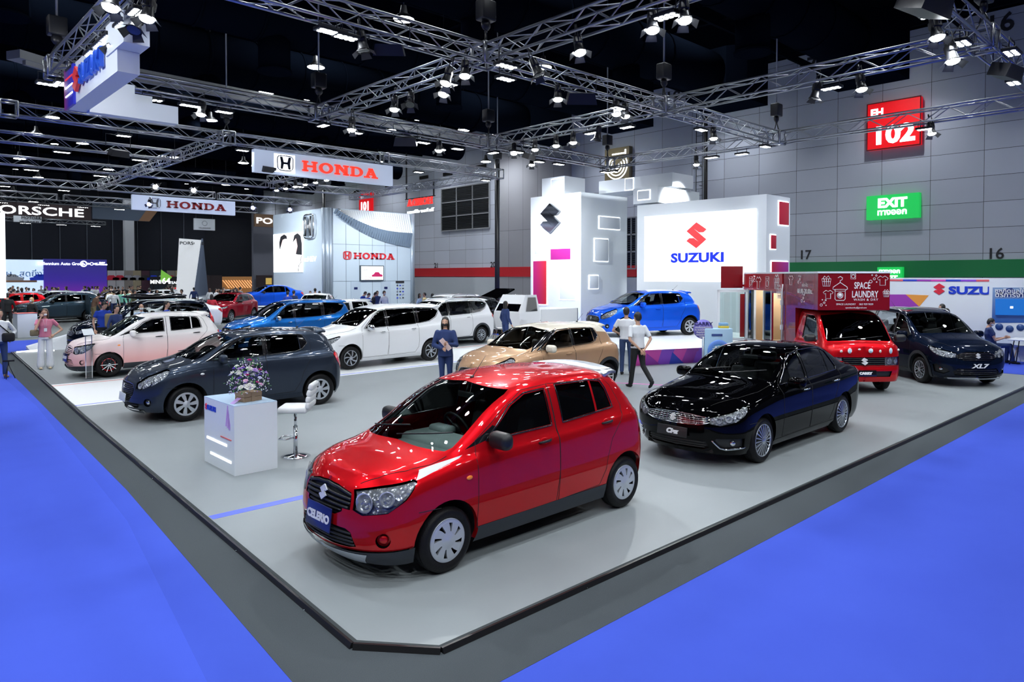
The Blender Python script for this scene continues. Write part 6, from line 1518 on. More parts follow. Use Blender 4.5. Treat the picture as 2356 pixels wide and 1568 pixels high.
# left face: picture wall with two heads, emblem, small lettering
a, b = atX(631, 530, HX), atX(697, 530, HX); zt, zb_ = atX(664, 536, HX).z, atX(664, 626, HX).z
pw = MB().b2((-.08, b.y - HY, zb_), (0, a.y - HY, zt)).build('picture_screen', M_SCREEN, hbth)
Wp, Hp = a.y - b.y, zt - zb_; MF = face_frame((-.085, (a.y + b.y) / 2 - HY, (zt + zb_) / 2), (0, -1, 0)) @ Matrix.Diagonal((Wp / 2, Hp / 2, 1, 1))
hm = MB(); hm.prism([(-.52, .15), (-.55, .55), (-.45, .85), (-.2, .95), (-.02, .85), (0, .7), (-.12, .72), (-.3, .68), (-.42, .4)][::-1], .01, MF); hm.prism([(.40, .5), (.5, .85), (.72, .95), (.92, .8), (1.0, .4), (1.0, -.15), (.6, -.1), (.72, .3), (.62, .7)][::-1], .01, MF)
hm.tube([MF @ Vector(p) for p in ((.98, -.2, .005), (.9, -.4, .005), (.95, -.5, .005), (.8, -.65, .005), (.75, -.98, .005))], .02, 5)
hm.build('dark_hair', M_BAY, pw)
sk_ = MB(); sk_.prism([(-.42, .45), (-.3, .68), (-.08, .70), (.0, .4), (.06, .28), (0, .18), (-.02, -.02), (-.2, -.1), (-.36, -.2), (-.40, .2)][::-1], .008, MF); sk_.prism([(.50, .55), (.62, .72), (.72, .3), (.62, -.05), (.5, .0), (.46, .25), (.40, .34)][::-1], .008, MF); sk_.build('pale_faces', mat('screen_skin', (.8, .55, .5), .5, emit=(1, .72, .70), es=.8), pw)
p = atX(715, 521, HX); lm = MB(); h_logo(lm, face_frame((-.1, p.y - HY, p.z), (0, -1, 0)) @ Matrix.Diagonal((1.5, 1.9, 1, 1)), .85, .12, .05); lm.build('emblem', M_CHROME, hbth)
p = atX(714, 595, HX); put_text(MB(), 'e:HEV', .5, face_frame((-.01, p.y - HY, p.z), (0, -1, 0)), depth=.02, sx=1.4).build('small_lettering', M_PANG, hbth)
# mirrored sign seen from behind, hall number signs, emblem sign
def board(name, px0, px1, py0, py1, X, m, label, t=.2, cat='sign'):
    c, w_, h_ = rectXpx(px0, px1, py0, py1, X); r = empty(name, (X, c.y, c.z), 0, label, cat)
    MB().box((t / 2, 0, 0), (t, w_, h_)).build('sign_box', m, r); return r, w_, h_
r, w_, h_ = board('hall_sign', 1994, 2116, 231, 339, 37.7, mat('hall_sign_red', (.55, .004, .008), .4, emit=(.9, .006, .012), es=.55), 'red square hall number sign EH 102 high on the grey wall', .3)
put_text(MB(), 'EH', .50, face_frame((-.005, w_ * .31, h_ * .30), (0, -1, 0)), depth=.03, off=.02).build('lettering', M_PANG, r); put_text(MB(), '102', 1.18, face_frame((-.005, 0, -h_ * .20), (0, -1, 0)), depth=.03, off=.05, sx=1.12).build('number', M_PANG, r)
MB().tube([(-.01, y_, z_) for y_, z_ in ((w_ / 2, h_ / 2), (w_ / 2, -h_ / 2), (-w_ / 2, -h_ / 2), (-w_ / 2, h_ / 2))], .04, 4, closed=True).build('sign_frame', mat('sign_frame_dark', (.12, .005, .008), .5), r)
r, w_, h_ = board('exit_sign', 1992, 2113, 447, 503, 37.7, mat('exit_green', (.01, .42, .08), .4, emit=(.01, .55, .09), es=.75), 'green EXIT sign with Thai text on the grey wall below the red sign', .3)
put_text(MB(), 'EXIT', .62, face_frame((-.005, 0, h_ * .18), (0, -1, 0)), depth=.03, off=.03, sx=1.05).build('lettering', M_PANG, r); put_text(MB(), 'ทางออก', .42, face_frame((-.005, 0, -h_ * .20), (0, -1, 0)), depth=.03, off=.012).build('thai_lettering', M_PANG, r)
r, w_, h_ = board('exit_sign', 2018, 2075, 614, 650, 37.57, mat('exit_green', (0, 0, 0)), 'low green exit sign half hidden behind the laundry truck', .3)
put_text(MB(), 'ทางออก', .30, face_frame((-.005, 0, h_ * .25), (0, -1, 0)), depth=.03, off=.008).build('thai_lettering', M_PANG, r); put_text(MB(), 'EXIT', .36, face_frame((-.005, 0, -h_ * .2), (0, -1, 0)), depth=.03, off=.015).build('lettering', M_PANG, r)
r, w_, h_ = board('hall_sign', 826, 853, 445, 486, 37.7, mat('hall_sign_red', (0, 0, 0)), 'distant red hall number sign EH 101 above the far booth', .3)
put_text(MB(), 'EH', .5, face_frame((-.005, w_ * .2, h_ * .3), (0, -1, 0)), depth=.03, off=.01).build('lettering', M_PANG, r); put_text(MB(), '101', 1.2, face_frame((-.005, 0, -h_ * .2), (0, -1, 0)), depth=.03, off=.04).build('number', M_PANG, r)
r, w_, h_ = board('emblem_sign', 1391, 1447, 340, 412, 37.6, mat('sign_gold', (.16, .13, .07), .4), 'dark gold square sign with a white target emblem on the far wall', .35)
em = MB(); 
for i, rr in enumerate((.86, .64, .42, .2)): em.tube([Vector((-.03, rr * w_ * .5 * math.cos(a) * 1.0, -.15 + rr * w_ * .5 * math.sin(a))) for a in [R(150 + 260 * k / 24) for k in range(25)]], .045, 5)
em.box((-.03, -.15, h_ * .30), (.05, w_ * .5, .09)); em.box((-.03, -w_ * .36, h_ * .34), (.05, .1, .3)); em.build('emblem', M_PANG, r)
p = atX(966, 467, 30); r = empty('hanging_sign', p, 0, 'red hanging letters seen mirrored from behind, before the far wall', 'hanging sign')
lm = MB(); MF = face_frame((0, 0, 0), (0, 1, 0), (0, 0, 1)); MF = Matrix(((0, 0, -1, 0), (1, 0, 0, 0), (0, 1, 0, 0), (0, 0, 0, 1)))
slab_word(lm, 'HONDA', MF @ Matrix.Translation((-1.6, -.15, 0)), .5, .1, .06); lm.build('lettering', mat('letter_red_back', (.8, .03, .03), .4, emit=(1, .05, .04), es=.8), r)
put_text(MB(), 'The Power of Dreams', .36, MF @ Matrix.Translation((-.1, -.55, 0)), depth=.06, off=.006).build('small_lettering', M_PANG, r)
MB().b2((-.04, -1.8, .36), (.04, 1.8, .42)).b2((-.04, -1.7, .4), (.04, -1.62, 1.4)).b2((-.04, 1.62, .4), (.04, 1.7, 14.5 - p.z)).build('sign_rail', M_FIX, r)
# ---- far left: fascias, walls and tower
def wall_sign(x0, x1, y0, y1, Y, m, name, label, t=.2, cat='sign'):
    c, w_, h_ = rectYpx(x0, x1, y0, y1, Y); r = empty(name, (c.x, Y, c.z), 0, label, cat)
    MB().b2((-w_ / 2, 0, -h_ / 2), (w_ / 2, t, h_ / 2)).build('sign_box', m, r)
    if c.z - h_ / 2 > 4: MB().tube([(-w_ * .4, .05, h_ / 2), (-w_ * .4, .05, 14.5 - c.z)], .02, 4).tube([(w_ * .4, .05, h_ / 2), (w_ * .4, .05, 14.5 - c.z)], .02, 4).build('hanging_wire', M_FIX, r)
    elif c.z - h_ / 2 > .02: MB().b2((-w_ * .4, .03, -c.z - .042), (-w_ * .4 + .1, .13, -h_ / 2)).b2((w_ * .4 - .1, .03, -c.z - .042), (w_ * .4, .13, -h_ / 2)).build('support_post', M_FIX, r)
    return r, w_, h_
M_BROWN = mat('fascia_brown', (.035, .022, .024), .4)
c_, _, _ = rectYpx(-40, 215, 468, 501, 70); r, w_, h_ = wall_sign(-40, 215, 468, 501, 70, M_BROWN, 'fascia_sign', 'long dark brown fascia with wide white lettering at the left edge')
put_text(MB(), 'PORSCHE', h_ * .80, face_frame((atY(-40, 485, 70).x * 0 + .95 * 0 + (atY(84, 485, 70).x - c_.x), -.01, 0), (1, 0, 0)), depth=.05, off=.02, sx=1.62, spacing=1.04).build('lettering', M_PANG, r)
r, w_, h_ = wall_sign(215, 345, 470, 506, 71, mat('fascia_grey', (.10, .14, .20), .4), 'fascia_sign', 'blue-grey fascia panel right of the white fascia lettering', cat='fascia')
MB().add([(w_ * .30, -.02, -h_ / 2), (w_ * .5, -.02, -h_ / 2), (w_ * .72, -.02, h_ / 2), (w_ * .5, -.02, h_ / 2)], [(0, 1, 2, 3)]).build('bronze_slats', mat('bronze_slat', (.30, .17, .09), .4), r)
r, w_, h_ = wall_sign(586, 640, 493, 522, 62, mat('fascia_tan', (.20, .12, .07), .5), 'fascia_sign', 'short brown fascia with cut-off white lettering beside the far booth')
put_text(MB(), 'PORSCHE', .75, face_frame((-w_ / 2 + .1, -.01, 0), (1, 0, 0)), depth=.05, off=.01, sx=1.6, align='LEFT').build('lettering', M_PANG, r)
r, w_, h_ = wall_sign(32, 96, 497, 511, 60, M_PANW, 'hanging_sign', 'small white hanging sign with grey lettering at the far left')
put_text(MB(), 'MOTORRAD', .28, face_frame((.4, -.01, .12), (1, 0, 0)), depth=.03).build('lettering', M_BAY, r); put_text(MB(), 'MILLENNIUM AUTO', .2, face_frame((.4, -.01, -.18), (1, 0, 0)), depth=.03).build('small_lettering', M_BAY, r)
r, w_, h_ = wall_sign(447, 495, 503, 529, 62, M_PANW, 'hanging_sign', 'small white hanging sign with a round grey emblem, left of the far booth')
MB().tube([(.2 * math.cos(a), -.01, .1 + .2 * math.sin(a)) for a in [2 * PI * k / 20 for k in range(20)]], .025, 5, closed=True).build('emblem', M_SILVER, r); put_text(MB(), 'MILLENNIUM', .17, face_frame((0, -.01, -.3), (1, 0, 0)), depth=.02).build('lettering', M_SILVER, r)
r, w_, h_ = wall_sign(103, 248, 596, 690, 72, grad_mat('violet_wall', [(.30, .03, .55), (.06, .03, .45), (.04, .04, .30)], 2, emit=.25), 'exhibition_wall', 'violet-blue exhibition wall with white lettering at the far left', .3, 'exhibition wall')
put_text(MB(), 'Millennium Auto Group', .36, face_frame((-w_ * .23, -.01, h_ * .39), (1, 0, 0)), depth=.02, off=.006).build('lettering', M_PANG, r); put_text(MB(), 'BMW', .2, face_frame((w_ * .42, -.01, h_ * .42), (1, 0, 0)), depth=.02, off=.01).build('small_lettering', M_PANG, r); put_text(MB(), 'MOTORRAD', .17, face_frame((w_ * .41, -.01, h_ * .375), (1, 0, 0)), depth=.02, off=.008).build('small_lettering', M_PANG, r)
MB().tube([(w_ * .12 + .24 * math.cos(a), -.02, h_ * .39 + .24 * math.sin(a)) for a in [2 * PI * k / 24 for k in range(24)]], .045, 5, closed=True).b2((w_ * .12 - .12, -.03, h_ * .39), (w_ * .12, 0, h_ * .39 + .12)).b2((w_ * .12, -.03, h_ * .39 - .12), (w_ * .12 + .12, 0, h_ * .39)).build('round_emblem', M_PANG, r)
MB().tube([(w_ * .25 + .12 * math.cos(a), -.02, h_ * .39 + .12 * math.sin(a)) for a in [2 * PI * k / 24 for k in range(24)]], .03, 5, closed=True).prism([(-.5, .12), (-.12, .05), (-.12, -.05), (-.3, -.08)][::-1], .02, face_frame((w_ * .25, -.01, h_ * .39), (1, 0, 0))).prism([(.5, .12), (.12, .05), (.12, -.05), (.3, -.08)], .02, face_frame((w_ * .25, -.01, h_ * .39), (1, 0, 0))).build('winged_emblem', M_PANG, r)
r, w_, h_ = wall_sign(13, 103, 597, 690, 72.2, mat('pale_screen', (.5, .65, .85), .4, emit=(.62, .78, 1), es=.8), 'exhibition_wall', 'pale blue lit wall showing cars under Thai lettering, far left', .3, 'exhibition wall')
put_text(MB(), 'พิเศษ...สุดยิ่งใหญ่', .72, face_frame((.0, -.01, h_ * .16), (1, 0, 0)), depth=.02).build('thai_lettering', mat('lettering_blue', (.03, .15, .45), .4), r)
MB().b2((-w_ * .5, -.03, -h_ * .06), (w_ * .3, 0, -h_ * .01)).build('shelf_picture', mat('shelf_tan', (.35, .2, .13), .5), r)
for i in range(3): MB().prism([(-.9, 0), (.9, 0), (.95, .25), (.5, .34), (.25, .6), (-.35, .6), (-.6, .32), (-.95, .25)], .02, face_frame((-w_ * .32 + i * 2.0, -.01, -h_ * .01), (1, 0, 0)) @ Matrix.Diagonal((.85, .85, 1, 1))).build('car_picture', [M_SILVER, M_SIGNB, M_BAY][i], r)
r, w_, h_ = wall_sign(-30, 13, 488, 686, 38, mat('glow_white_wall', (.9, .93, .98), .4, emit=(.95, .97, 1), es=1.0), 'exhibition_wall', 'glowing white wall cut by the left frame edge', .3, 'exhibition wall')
# photo wall and counter
for i in range(9):
    x0 = 248 + i * 19.5; r, w_, h_ = wall_sign(x0, x0 + 18.5, 622, 700, 82, [mat('poster_' + str(k), c, .5) for k, c in enumerate(((.5, .5, .52), (.25, .22, .2), (.35, .30, .2), (.02, .03, .05), (.06, .02, .04)))][[0, 0, 1, 2, 4, 3, 3, 1, 2][i]], 'poster_panel', 'distant poster with a printed car picture, number %s from the left' % ('one', 'two', 'three', 'four', 'five', 'six', 'seven', 'eight', 'nine')[i], .1, 'poster')
    MB().prism([(-.7, 0), (.7, 0), (.72, .22), (.4, .3), (.2, .5), (-.3, .5), (-.45, .3), (-.72, .22)], .02, face_frame((0, -.01, h_ * .22), (1, 0, 0))).build('car_picture', [M_GLR, M_GLR, M_SILVER, M_SILVER, M_BAY, M_SIGNB, M_PANW, M_GLR, M_SILVER][i], r)
r, w_, h_ = wall_sign(346, 408, 636, 655, 81, mat('banner_black', (.01, .012, .015), .4), 'banner', 'dark banner reading MINI 64 Years with a green arrow, far left', .1)
put_text(MB(), 'MINI', .55, face_frame((-w_ * .30, -.01, -.1), (1, 0, 0)), depth=.03, off=.01).build('lettering', M_PANG, r); put_text(MB(), '64', .85, face_frame((w_ * .08, -.01, .0), (1, 0, 0)), depth=.03, off=.02).build('number', M_PANG, r); put_text(MB(), 'YEARS', .4, face_frame((w_ * .40, -.01, -.2), (1, 0, 0)), depth=.03).build('small_lettering', M_PANG, r)
MB().prism([(-.5, -.4), (.3, -.4), (.7, .1), (-.4, .9)], .02, face_frame((w_ * .05, .0, .3), (1, 0, 0))).build('green_arrow', mat('arrow_green', (.25, .65, .08), .4, emit=(.3, .8, .1), es=.3), r)
# leaning white tower
TD = 58.0
tq = [atD(px, py, TD) for px, py in ((412, 548), (463, 552), (441, 668), (403, 668))]
n_ = ray(440, 600); n_.z = 0; n_.normalize(); base = Vector((tq[3].x, tq[3].y, 0)); r = empty('leaning_tower', base, 0, 'leaning white slab tower with small black lettering, far left of the booth', 'tower')
f_ = [rel(r, p) for p in tq]; f_[2].z = 0; f_[3].z = 0; bk = [p + n_ * 1.2 for p in f_]
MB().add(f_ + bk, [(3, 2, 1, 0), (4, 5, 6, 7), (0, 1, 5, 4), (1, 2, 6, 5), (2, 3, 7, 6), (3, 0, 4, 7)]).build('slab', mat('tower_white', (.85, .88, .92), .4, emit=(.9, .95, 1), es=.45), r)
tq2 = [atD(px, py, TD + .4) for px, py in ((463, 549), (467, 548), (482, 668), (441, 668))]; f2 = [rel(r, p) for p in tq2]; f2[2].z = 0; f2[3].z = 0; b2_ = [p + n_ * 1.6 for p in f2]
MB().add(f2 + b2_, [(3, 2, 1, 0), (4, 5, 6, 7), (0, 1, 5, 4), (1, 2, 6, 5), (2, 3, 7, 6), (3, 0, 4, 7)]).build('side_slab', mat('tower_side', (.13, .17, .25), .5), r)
put_text(MB(), 'PORSCHE', .36, face_frame(rel(r, atD(442, 559, TD - .05)), Vector((n_.y, -n_.x, 0))), depth=.02, off=.008, sx=1.2).build('lettering', M_BAY, r)
p0, p1 = atY(482, 640, 66), atY(511, 640, 66); zt = atY(495, 633, 66).z; MB().b2((p0.x, 66, 0), (p1.x, 68, zt)).build('booth_counter', M_BROWN, label='dark brown block right of the leaning tower', cat='booth')
r, w_, h_ = wall_sign(511, 585, 636, 690, 70, mat('warm_bar', (.35, .16, .05), .5, emit=(1, .5, .18), es=.12), 'bar_booth', 'warm amber lit booth with slanted slats, left of the far booth', 1.5, 'booth')
sl = MB()
for i in range(12): x = -w_ / 2 + i * w_ / 12; sl.add([(x, -.1, h_ * .35), (x + .12, -.1, h_ * .35), (x + .55, -.6, h_ * .02), (x + .43, -.6, h_ * .02)], [(0, 1, 2, 3), (3, 2, 1, 0)])
sl.build('amber_slats', mat('amber_slat', (.8, .35, .12), .4, emit=(1, .45, .15), es=.7), r)
p0, p1 = atY(583, 560, 64), atY(632, 560, 64); MB().b2((p0.x, 64, 0), (p1.x, 64.4, atY(600, 492, 64).z)).build('partition', mat('partition_grey', (.16, .17, .21), .6), label='grey partition beside the far booth under the brown fascia', cat='partition')
r, w_, h_ = wall_sign(591, 627, 633, 660, 63.6, M_BROWN, 'info_board', 'small brown board with a yellow picture beside the far booth', .15); MB().b2((.1, -.02, -.3), (w_ * .45, 0, .3)).build('picture', mat('board_yellow', (.6, .42, .1), .4, emit=(.8, .55, .15), es=.4), r)
# ---- white counter with brand mark, light bars
ct = empty('display_counter', (3.46, 8.745, 0), R(0), 'white square counter with the small brand mark carrying flowers', 'counter')
zc1 = atD(538, 935, G(538, 1096).x / ray(538, 1096).x).z
CW, CDp = .56, 1.02
MB().b2((0, 0, .0), (CW, CDp, zc1)).build('counter_body', M_PANW, ct)
MB().b2((-.0, 0, zc1), (CW, CDp, zc1 + .006)).build('counter_top', mat('counter_top_blue', (.52, .70, .90), .2), ct)
lm = MB(); s_logo(lm, face_frame((-.002, CDp - .08, zc1 - .12), (0, -1, 0)), .09, .006); lm.build('emblem', mat('emblem_red', (0, 0, 0)), ct)
put_text(MB(), 'SUZUKI', .085, face_frame((-.002, CDp - .27, zc1 - .12), (0, -1, 0)), depth=.006, off=.004, sx=1.05).build('lettering', mat('emblem_blue', (0, 0, 0)), ct)
for (y0, y1, z_, m_) in ((.24, .92, zc1 - .53, M_PANG), (.10, .80, zc1 - .72, M_PANG), (.09, .44, zc1 - .44, M_SRED)):
    MB().box((-.004, (y0 + y1) / 2, z_), (.008, y1 - y0, .03 if m_ is M_PANG else .012)).build('light_bar', m_, ct)
# flowers: one box of mixed blooms
fb = empty('flower_arrangement', (3.46 + .30, 8.745 + .28, zc1 + .006), R(12), 'mixed purple, pink and white flower arrangement in a wooden box', 'flowers')
wbx = MB(); wm = mat('crate_wood', (.30, .20, .12), .7)
for z in (.03, .09): wbx.box((0, 0, z), (.26, .2, .055))
wbx.box((0, 0, .06), (.05, .206, .12)); wbx.build('wooden_box', wm, fb)
random.seed(11)
FM = {k: mat('petal_' + k, c, .6) for k, c in dict(white=(.85, .85, .80), lilac=(.50, .30, .72), violet=(.14, .06, .50), magenta=(.55, .01, .22), pink=(.80, .45, .68), pale=(.62, .62, .85)).items()}
def bloom(mb, p, r, layers=3):
    ax = Vector((p[0], p[1], p[2] + .08)).normalized(); Mx = axisM(p, ax)
    for l in range(layers):
        n = 5 + l; rr = r * (.4 + .3 * l)
        for k in range(n):
            a = 2 * PI * k / n + l; Mp = Mx @ Matrix.Rotation(a, 4, 'Z') @ Matrix.Translation((rr * .55, 0, r * (.35 - .18 * l))) @ Matrix.Rotation(-R(60 - 22 * l), 4, 'Y')
            mb.ball((0, 0, 0), (rr * .5, rr * .42, r * .10), 6, Mp)
heads = []
for k in range(46):
    th = random.uniform(0, 2 * PI); ph = math.acos(random.uniform(0.05, 1)); rad = random.uniform(.17, .30)
    heads.append((Vector((rad * math.sin(ph) * math.cos(th) * .85, rad * math.sin(ph) * math.sin(th) * .85, .15 + rad * math.cos(ph) * 1.35)), random.uniform(.022, .042)))
heads.append((Vector((-.08, -.14, .20)), .075)); heads.append((Vector((.0, -.02, .42)), .05)); heads.append((Vector((-.1, .05, .38)), .05))
for k, (p, r_) in enumerate(heads):
    kind = 'white' if k >= 46 or k % 4 == 0 else ['lilac', 'violet', 'magenta', 'pink', 'pale', 'violet', 'lilac'][k % 7]
    mb = MB(); bloom(mb, p, r_); o = mb.build('flower_head', FM[kind], fb)
lf = MB(); gm = mat('leaf_green', (.06, .22, .05), .6)
for k in range(150):
    th = random.uniform(0, 2 * PI); ph = math.acos(random.uniform(-.1, 1)); rad = random.uniform(.15, .34); p = Vector((.85 * rad * math.sin(ph) * math.cos(th), .85 * rad * math.sin(ph) * math.sin(th), .15 + 1.35 * rad * math.cos(ph)))
    d = Vector((random.uniform(-1, 1), random.uniform(-1, 1), random.uniform(-.2, 1))).normalized() * random.uniform(.03, .07); s_ = d.cross(Vector((0, 0, 1))).normalized() * .011
    lf.add([p, p + d * .5 + s_, p + d, p + d * .5 - s_], [(0, 1, 2, 3)])
lf.build('leaves', gm, fb)
bl = MB()
for k in range(220):
    th = random.uniform(0, 2 * PI); ph = math.acos(random.uniform(-.1, 1)); rad = random.uniform(.24, .36); p = Vector((.78 * rad * math.sin(ph) * math.cos(th), .78 * rad * math.sin(ph) * math.sin(th), .14 + 1.25 * rad * math.cos(ph)))
    bl.use(FM[['white', 'pale', 'lilac', 'white'][k % 4]]); bl.ball(p, .008, 5)
o = bl.build('filler_blossom', None, fb); o['kind'] = 'stuff'
rb = MB()
for k in range(3): rb.add([(-.16, -.02 - k * .03, .06), (-.16, .0 - k * .03, .06), (-.31, .0 - k * .03, -.02), (-.31, -.025 - k * .03, -.02), (-.33, .01 - k * .035, -.28 - k * .02), (-.33, -.02 - k * .035, -.28 - k * .02)], [(0, 1, 2, 3), (3, 2, 4, 5), (3, 2, 1, 0), (5, 4, 2, 3)])
rb.build('ribbon', FM['lilac'], fb)
# bar stool
def bar_stool(loc, rz, label):
    r = empty('bar_stool', loc, rz, label, 'stool')
    MB().lathe([(0, .035), (.05, .03), (.14, .012), (.20, .0), (.0, 0)], 32).build('base', M_CHROME, r)
    MB().tube([(0, 0, .02), (0, 0, .42)], .03, 14).tube([(0, 0, .40), (0, 0, .62)], .02, 12).build('post', M_CHROME, r)
    MB().tube([(.02, 0, .26), (.10, .12, .26), (.20, .10, .26), (.20, -.10, .26), (.10, -.12, .26), (.02, 0, .26)], .011, 8).build('foot_rest', M_CHROME, r)
    MB().tube([(0, .05, .60), (-.04, .16, .55)], .008, 6).ball((-.04, .17, .54), .018, 8).build('height_lever', M_BLACK, r)
    wl = mat('white_leather', (.80, .82, .84), .4)
    MB().box((0, 0, .67), (.40, .40, .09), bev=.035).box((.0, 0, .625), (.2, .2, .02)).build('seat', wl, r)
    b_ = MB()
    for k in range(4): Mb = Matrix.Translation((-.21 - .012 * k * k * .35, 0, .73 + k * .085)) @ Matrix.Rotation(R(-9 - k * 3), 4, 'Y'); b_.box((0, 0, 0), (.07, .40 - .01 * k, .095), M=Mb, bev=.03)
    b_.build('backrest', wl, r)
bar_stool((4.47, 9.15, 0), R(180 + 20 - 60), 'white padded bar stool on a chrome base behind the white counter')
# ================================================================ the cars, one by one
P_RED = paint('paint_red', (.62, .006, .012), .5, .3); P_RED.node_tree.nodes['Principled BSDF'].inputs['Coat IOR'].default_value = 1.42
P_GREY = paint('paint_blue_grey', (.034, .046, .070), .5, .3)
P_WHITE = paint('paint_pearl_white', (.90, .93, .96), .0, .3)
P_BLACK = paint('paint_black', (.001, .001, .0015), .0, .2); P_BLACK.node_tree.nodes['Principled BSDF'].inputs['Coat IOR'].default_value = 1.24
P_BLUE = paint('paint_bright_blue', (.012, .12, .85), .3, .3)
P_GOLD = paint('paint_beige_gold', (.52, .33, .20), .35, .3)
P_CREAM = paint('paint_cream', (.82, .77, .66), .0, .3)
P_NAVY = paint('paint_navy', (.004, .008, .022), .2, .25)
P_BLUE2 = paint('paint_azure', (.010, .12, .42), .45, .3)
P_DKRED = paint('paint_dark_red', (.30, .006, .02), .35, .3)
P_TEAL = paint('paint_grey_teal', (.035, .065, .095), .45, .3)
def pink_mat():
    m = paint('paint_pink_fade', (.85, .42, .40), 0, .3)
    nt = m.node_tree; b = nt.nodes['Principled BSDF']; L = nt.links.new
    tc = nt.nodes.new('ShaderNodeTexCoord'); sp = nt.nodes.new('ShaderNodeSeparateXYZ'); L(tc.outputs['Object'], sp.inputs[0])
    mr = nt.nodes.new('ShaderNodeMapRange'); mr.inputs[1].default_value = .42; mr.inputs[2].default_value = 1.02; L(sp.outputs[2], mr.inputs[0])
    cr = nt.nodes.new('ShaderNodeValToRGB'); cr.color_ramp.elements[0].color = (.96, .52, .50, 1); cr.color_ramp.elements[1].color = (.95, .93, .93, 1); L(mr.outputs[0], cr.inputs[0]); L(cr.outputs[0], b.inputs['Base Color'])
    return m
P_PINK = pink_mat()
def place(root, fx, fy, rz=0.0, z=0.0, W=1.6, inset=.035):
    """put the wheel on the near (left) side at ground point fx, fy; rz = heading of the tail direction"""
    o = Vector((0, -(W / 2 - inset), 0)); o.rotate(Matrix.Rotation(rz, 3, 'Z'))
    root.location = (fx - o.x, fy - o.y, z); root.rotation_euler = (0, 0, rz)
c1, _ = make_car(CEL, dict(body=P_RED, wheel='cap8', plate='CELERIO', plate_k=.45, plate_o=.004, plate_sx=1.05, fog_mat=P_RED, fogb=P_RED, decal=1, spoiler_mat=M_SILVER, dash_mat=M_DASH), 'hatchback_car', 'red small hatchback in the foreground with silver wheel covers and navy name plate', 'car')
place(c1, 3.63, 4.65, R(.5), 0, 1.60)
c2, _ = make_car(SWF, dict(body=P_GREY, wheel='cap7', plate='', plate_mat=M_PANW, tint=M_MID, mirror_mat=P_GREY, handle_mat=P_GREY, ind_mat=M_WHITE, sill_mat=P_GREY, lip_mat=M_CLAD), 'hatchback_car', 'dark blue-grey hatchback behind the white counter', 'car')
place(c2, 4.17, 12.60, R(-2.5), 0, 1.735)
c3, _ = make_car(SED, dict(body=P_BLACK, wheel='twenty', plate='Ciaz', plate_mat=M_BLACK, tint=M_MID, plate_k=.62, shear=.25, plate_sx=1.2, mirror_mat=P_BLACK, handle_mat=M_CHROME, cup=M_CUPD, sill_mat=P_BLACK, grille_mat=M_GLOSSBLK), 'sedan_car', 'glossy black sedan right of the red car, with a chrome mesh grille', 'car')
place(c3, 8.88, 4.53, R(.5), 0, 1.73)
c4, _ = make_car(MPV, dict(body=P_WHITE, wheel='swirl_alloy', tint=M_DARKTINT, glass=M_DARKTINT, plate=None, mirror_mat=M_CHROME, handle_mat=M_CHROME, cup=M_CUPD, sill_mat=P_WHITE, lip_mat=P_WHITE, skip=('skid',)), 'people_carrier_car', 'white people carrier with dark tinted windows behind the dark grey hatchback', 'car')
place(c4, 9.70, 16.60, R(2.5), 0, 1.735)
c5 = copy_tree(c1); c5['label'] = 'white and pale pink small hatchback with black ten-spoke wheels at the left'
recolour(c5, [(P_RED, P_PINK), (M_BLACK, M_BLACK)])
for ch in list(c5.children):
    if ch.name.startswith('stripe_decal') or ch.name.startswith('skid'):
        for s_ in ch.material_slots: s_.link = 'OBJECT'; s_.material = P_PINK if ch.name.startswith('stripe') else M_CLAD
for ch in list(c5.children_recursive):
    if ch.name.startswith('wing_mirror') or ch.name.startswith('roof_spoiler') or ch.name.startswith('grille_bars'):
        for s_ in ch.material_slots: s_.link = 'OBJECT'; s_.material = P_PINK
    if ch.name.startswith('plate_lettering'): ch.hide_render = False
for ch in list(c5.children):
    if ch.name.startswith('wheel') and not ch.name.startswith('wheel_arch'):
        for g_ in list(ch.children): bpy.data.objects.remove(g_)
        bpy.data.objects.remove(ch)
for x in (0, CEL['wb']):
    for sg in (1, -1): wheel_mesh('wheel', c5, x, sg, .80 - .02, .30, .18, .205, 'ten_spoke')
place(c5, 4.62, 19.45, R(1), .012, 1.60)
c6 = copy_tree(c2); c6['label'] = 'bright blue hatchback raised on the white stage'
recolour(c6, [(P_GREY, P_BLUE)])
place(c6, 17.8, 13.72, R(-21), .552, 1.735)
c7, _ = make_car(SWF, dict(body=P_GOLD, roof=P_CREAM, wheel='white5', plate='SWIFT', mirror_mat=P_CREAM, handle_mat=P_GOLD, ind_mat=M_WHITE, clad=1, apillar=[(.2, .985), (.50, 1.02), (.90, 1.29), (1.06, 1.362), (1.08, 1.41), (.66, 1.31)], seat_mat=mat('brown_seat', (.10, .065, .045), .6), dash_mat=mat('brown_dash', (.08, .05, .04), .5), tint=glass_mat('clear_side_glass', (.75, .78, .78), .08)), 'hatchback_car', 'beige-gold hatchback with a cream roof behind the red car', 'car')
pr = G(1415, 893); pr = Vector((12.08, 9.83, 0)); place(c7, pr.x - 2.45, pr.y, R(-1), 0, 1.735)
c8, _ = make_car(MPV, dict(body=P_WHITE, wheel='y_alloy', plate=None, mirror_mat=P_NAVY, handle_mat=M_CHROME, clad=1, rails=1, lip_mat=M_CLAD, tint=glass_mat('clear_side_glass', (0, 0, 0))), 'people_carrier_car', 'white crossover with dark wheel cladding and roof rails behind the white people carrier', 'car')
pr = G(1112, 789); place(c8, pr.x - 2.74 * math.cos(R(2)), pr.y, R(2), .0, 1.735)
c9 = copy_tree(c8); c9['label'] = 'black crossover at the right with an upright grille, beside the laundry truck'
recolour(c9, [(P_WHITE, P_NAVY)])
for nm in ('grille_bars',):
    for ch in c9.children_recursive:
        if ch.name.startswith(nm): 
            for s_ in ch.material_slots: s_.link = 'OBJECT'; s_.material = M_GLOSSBLK

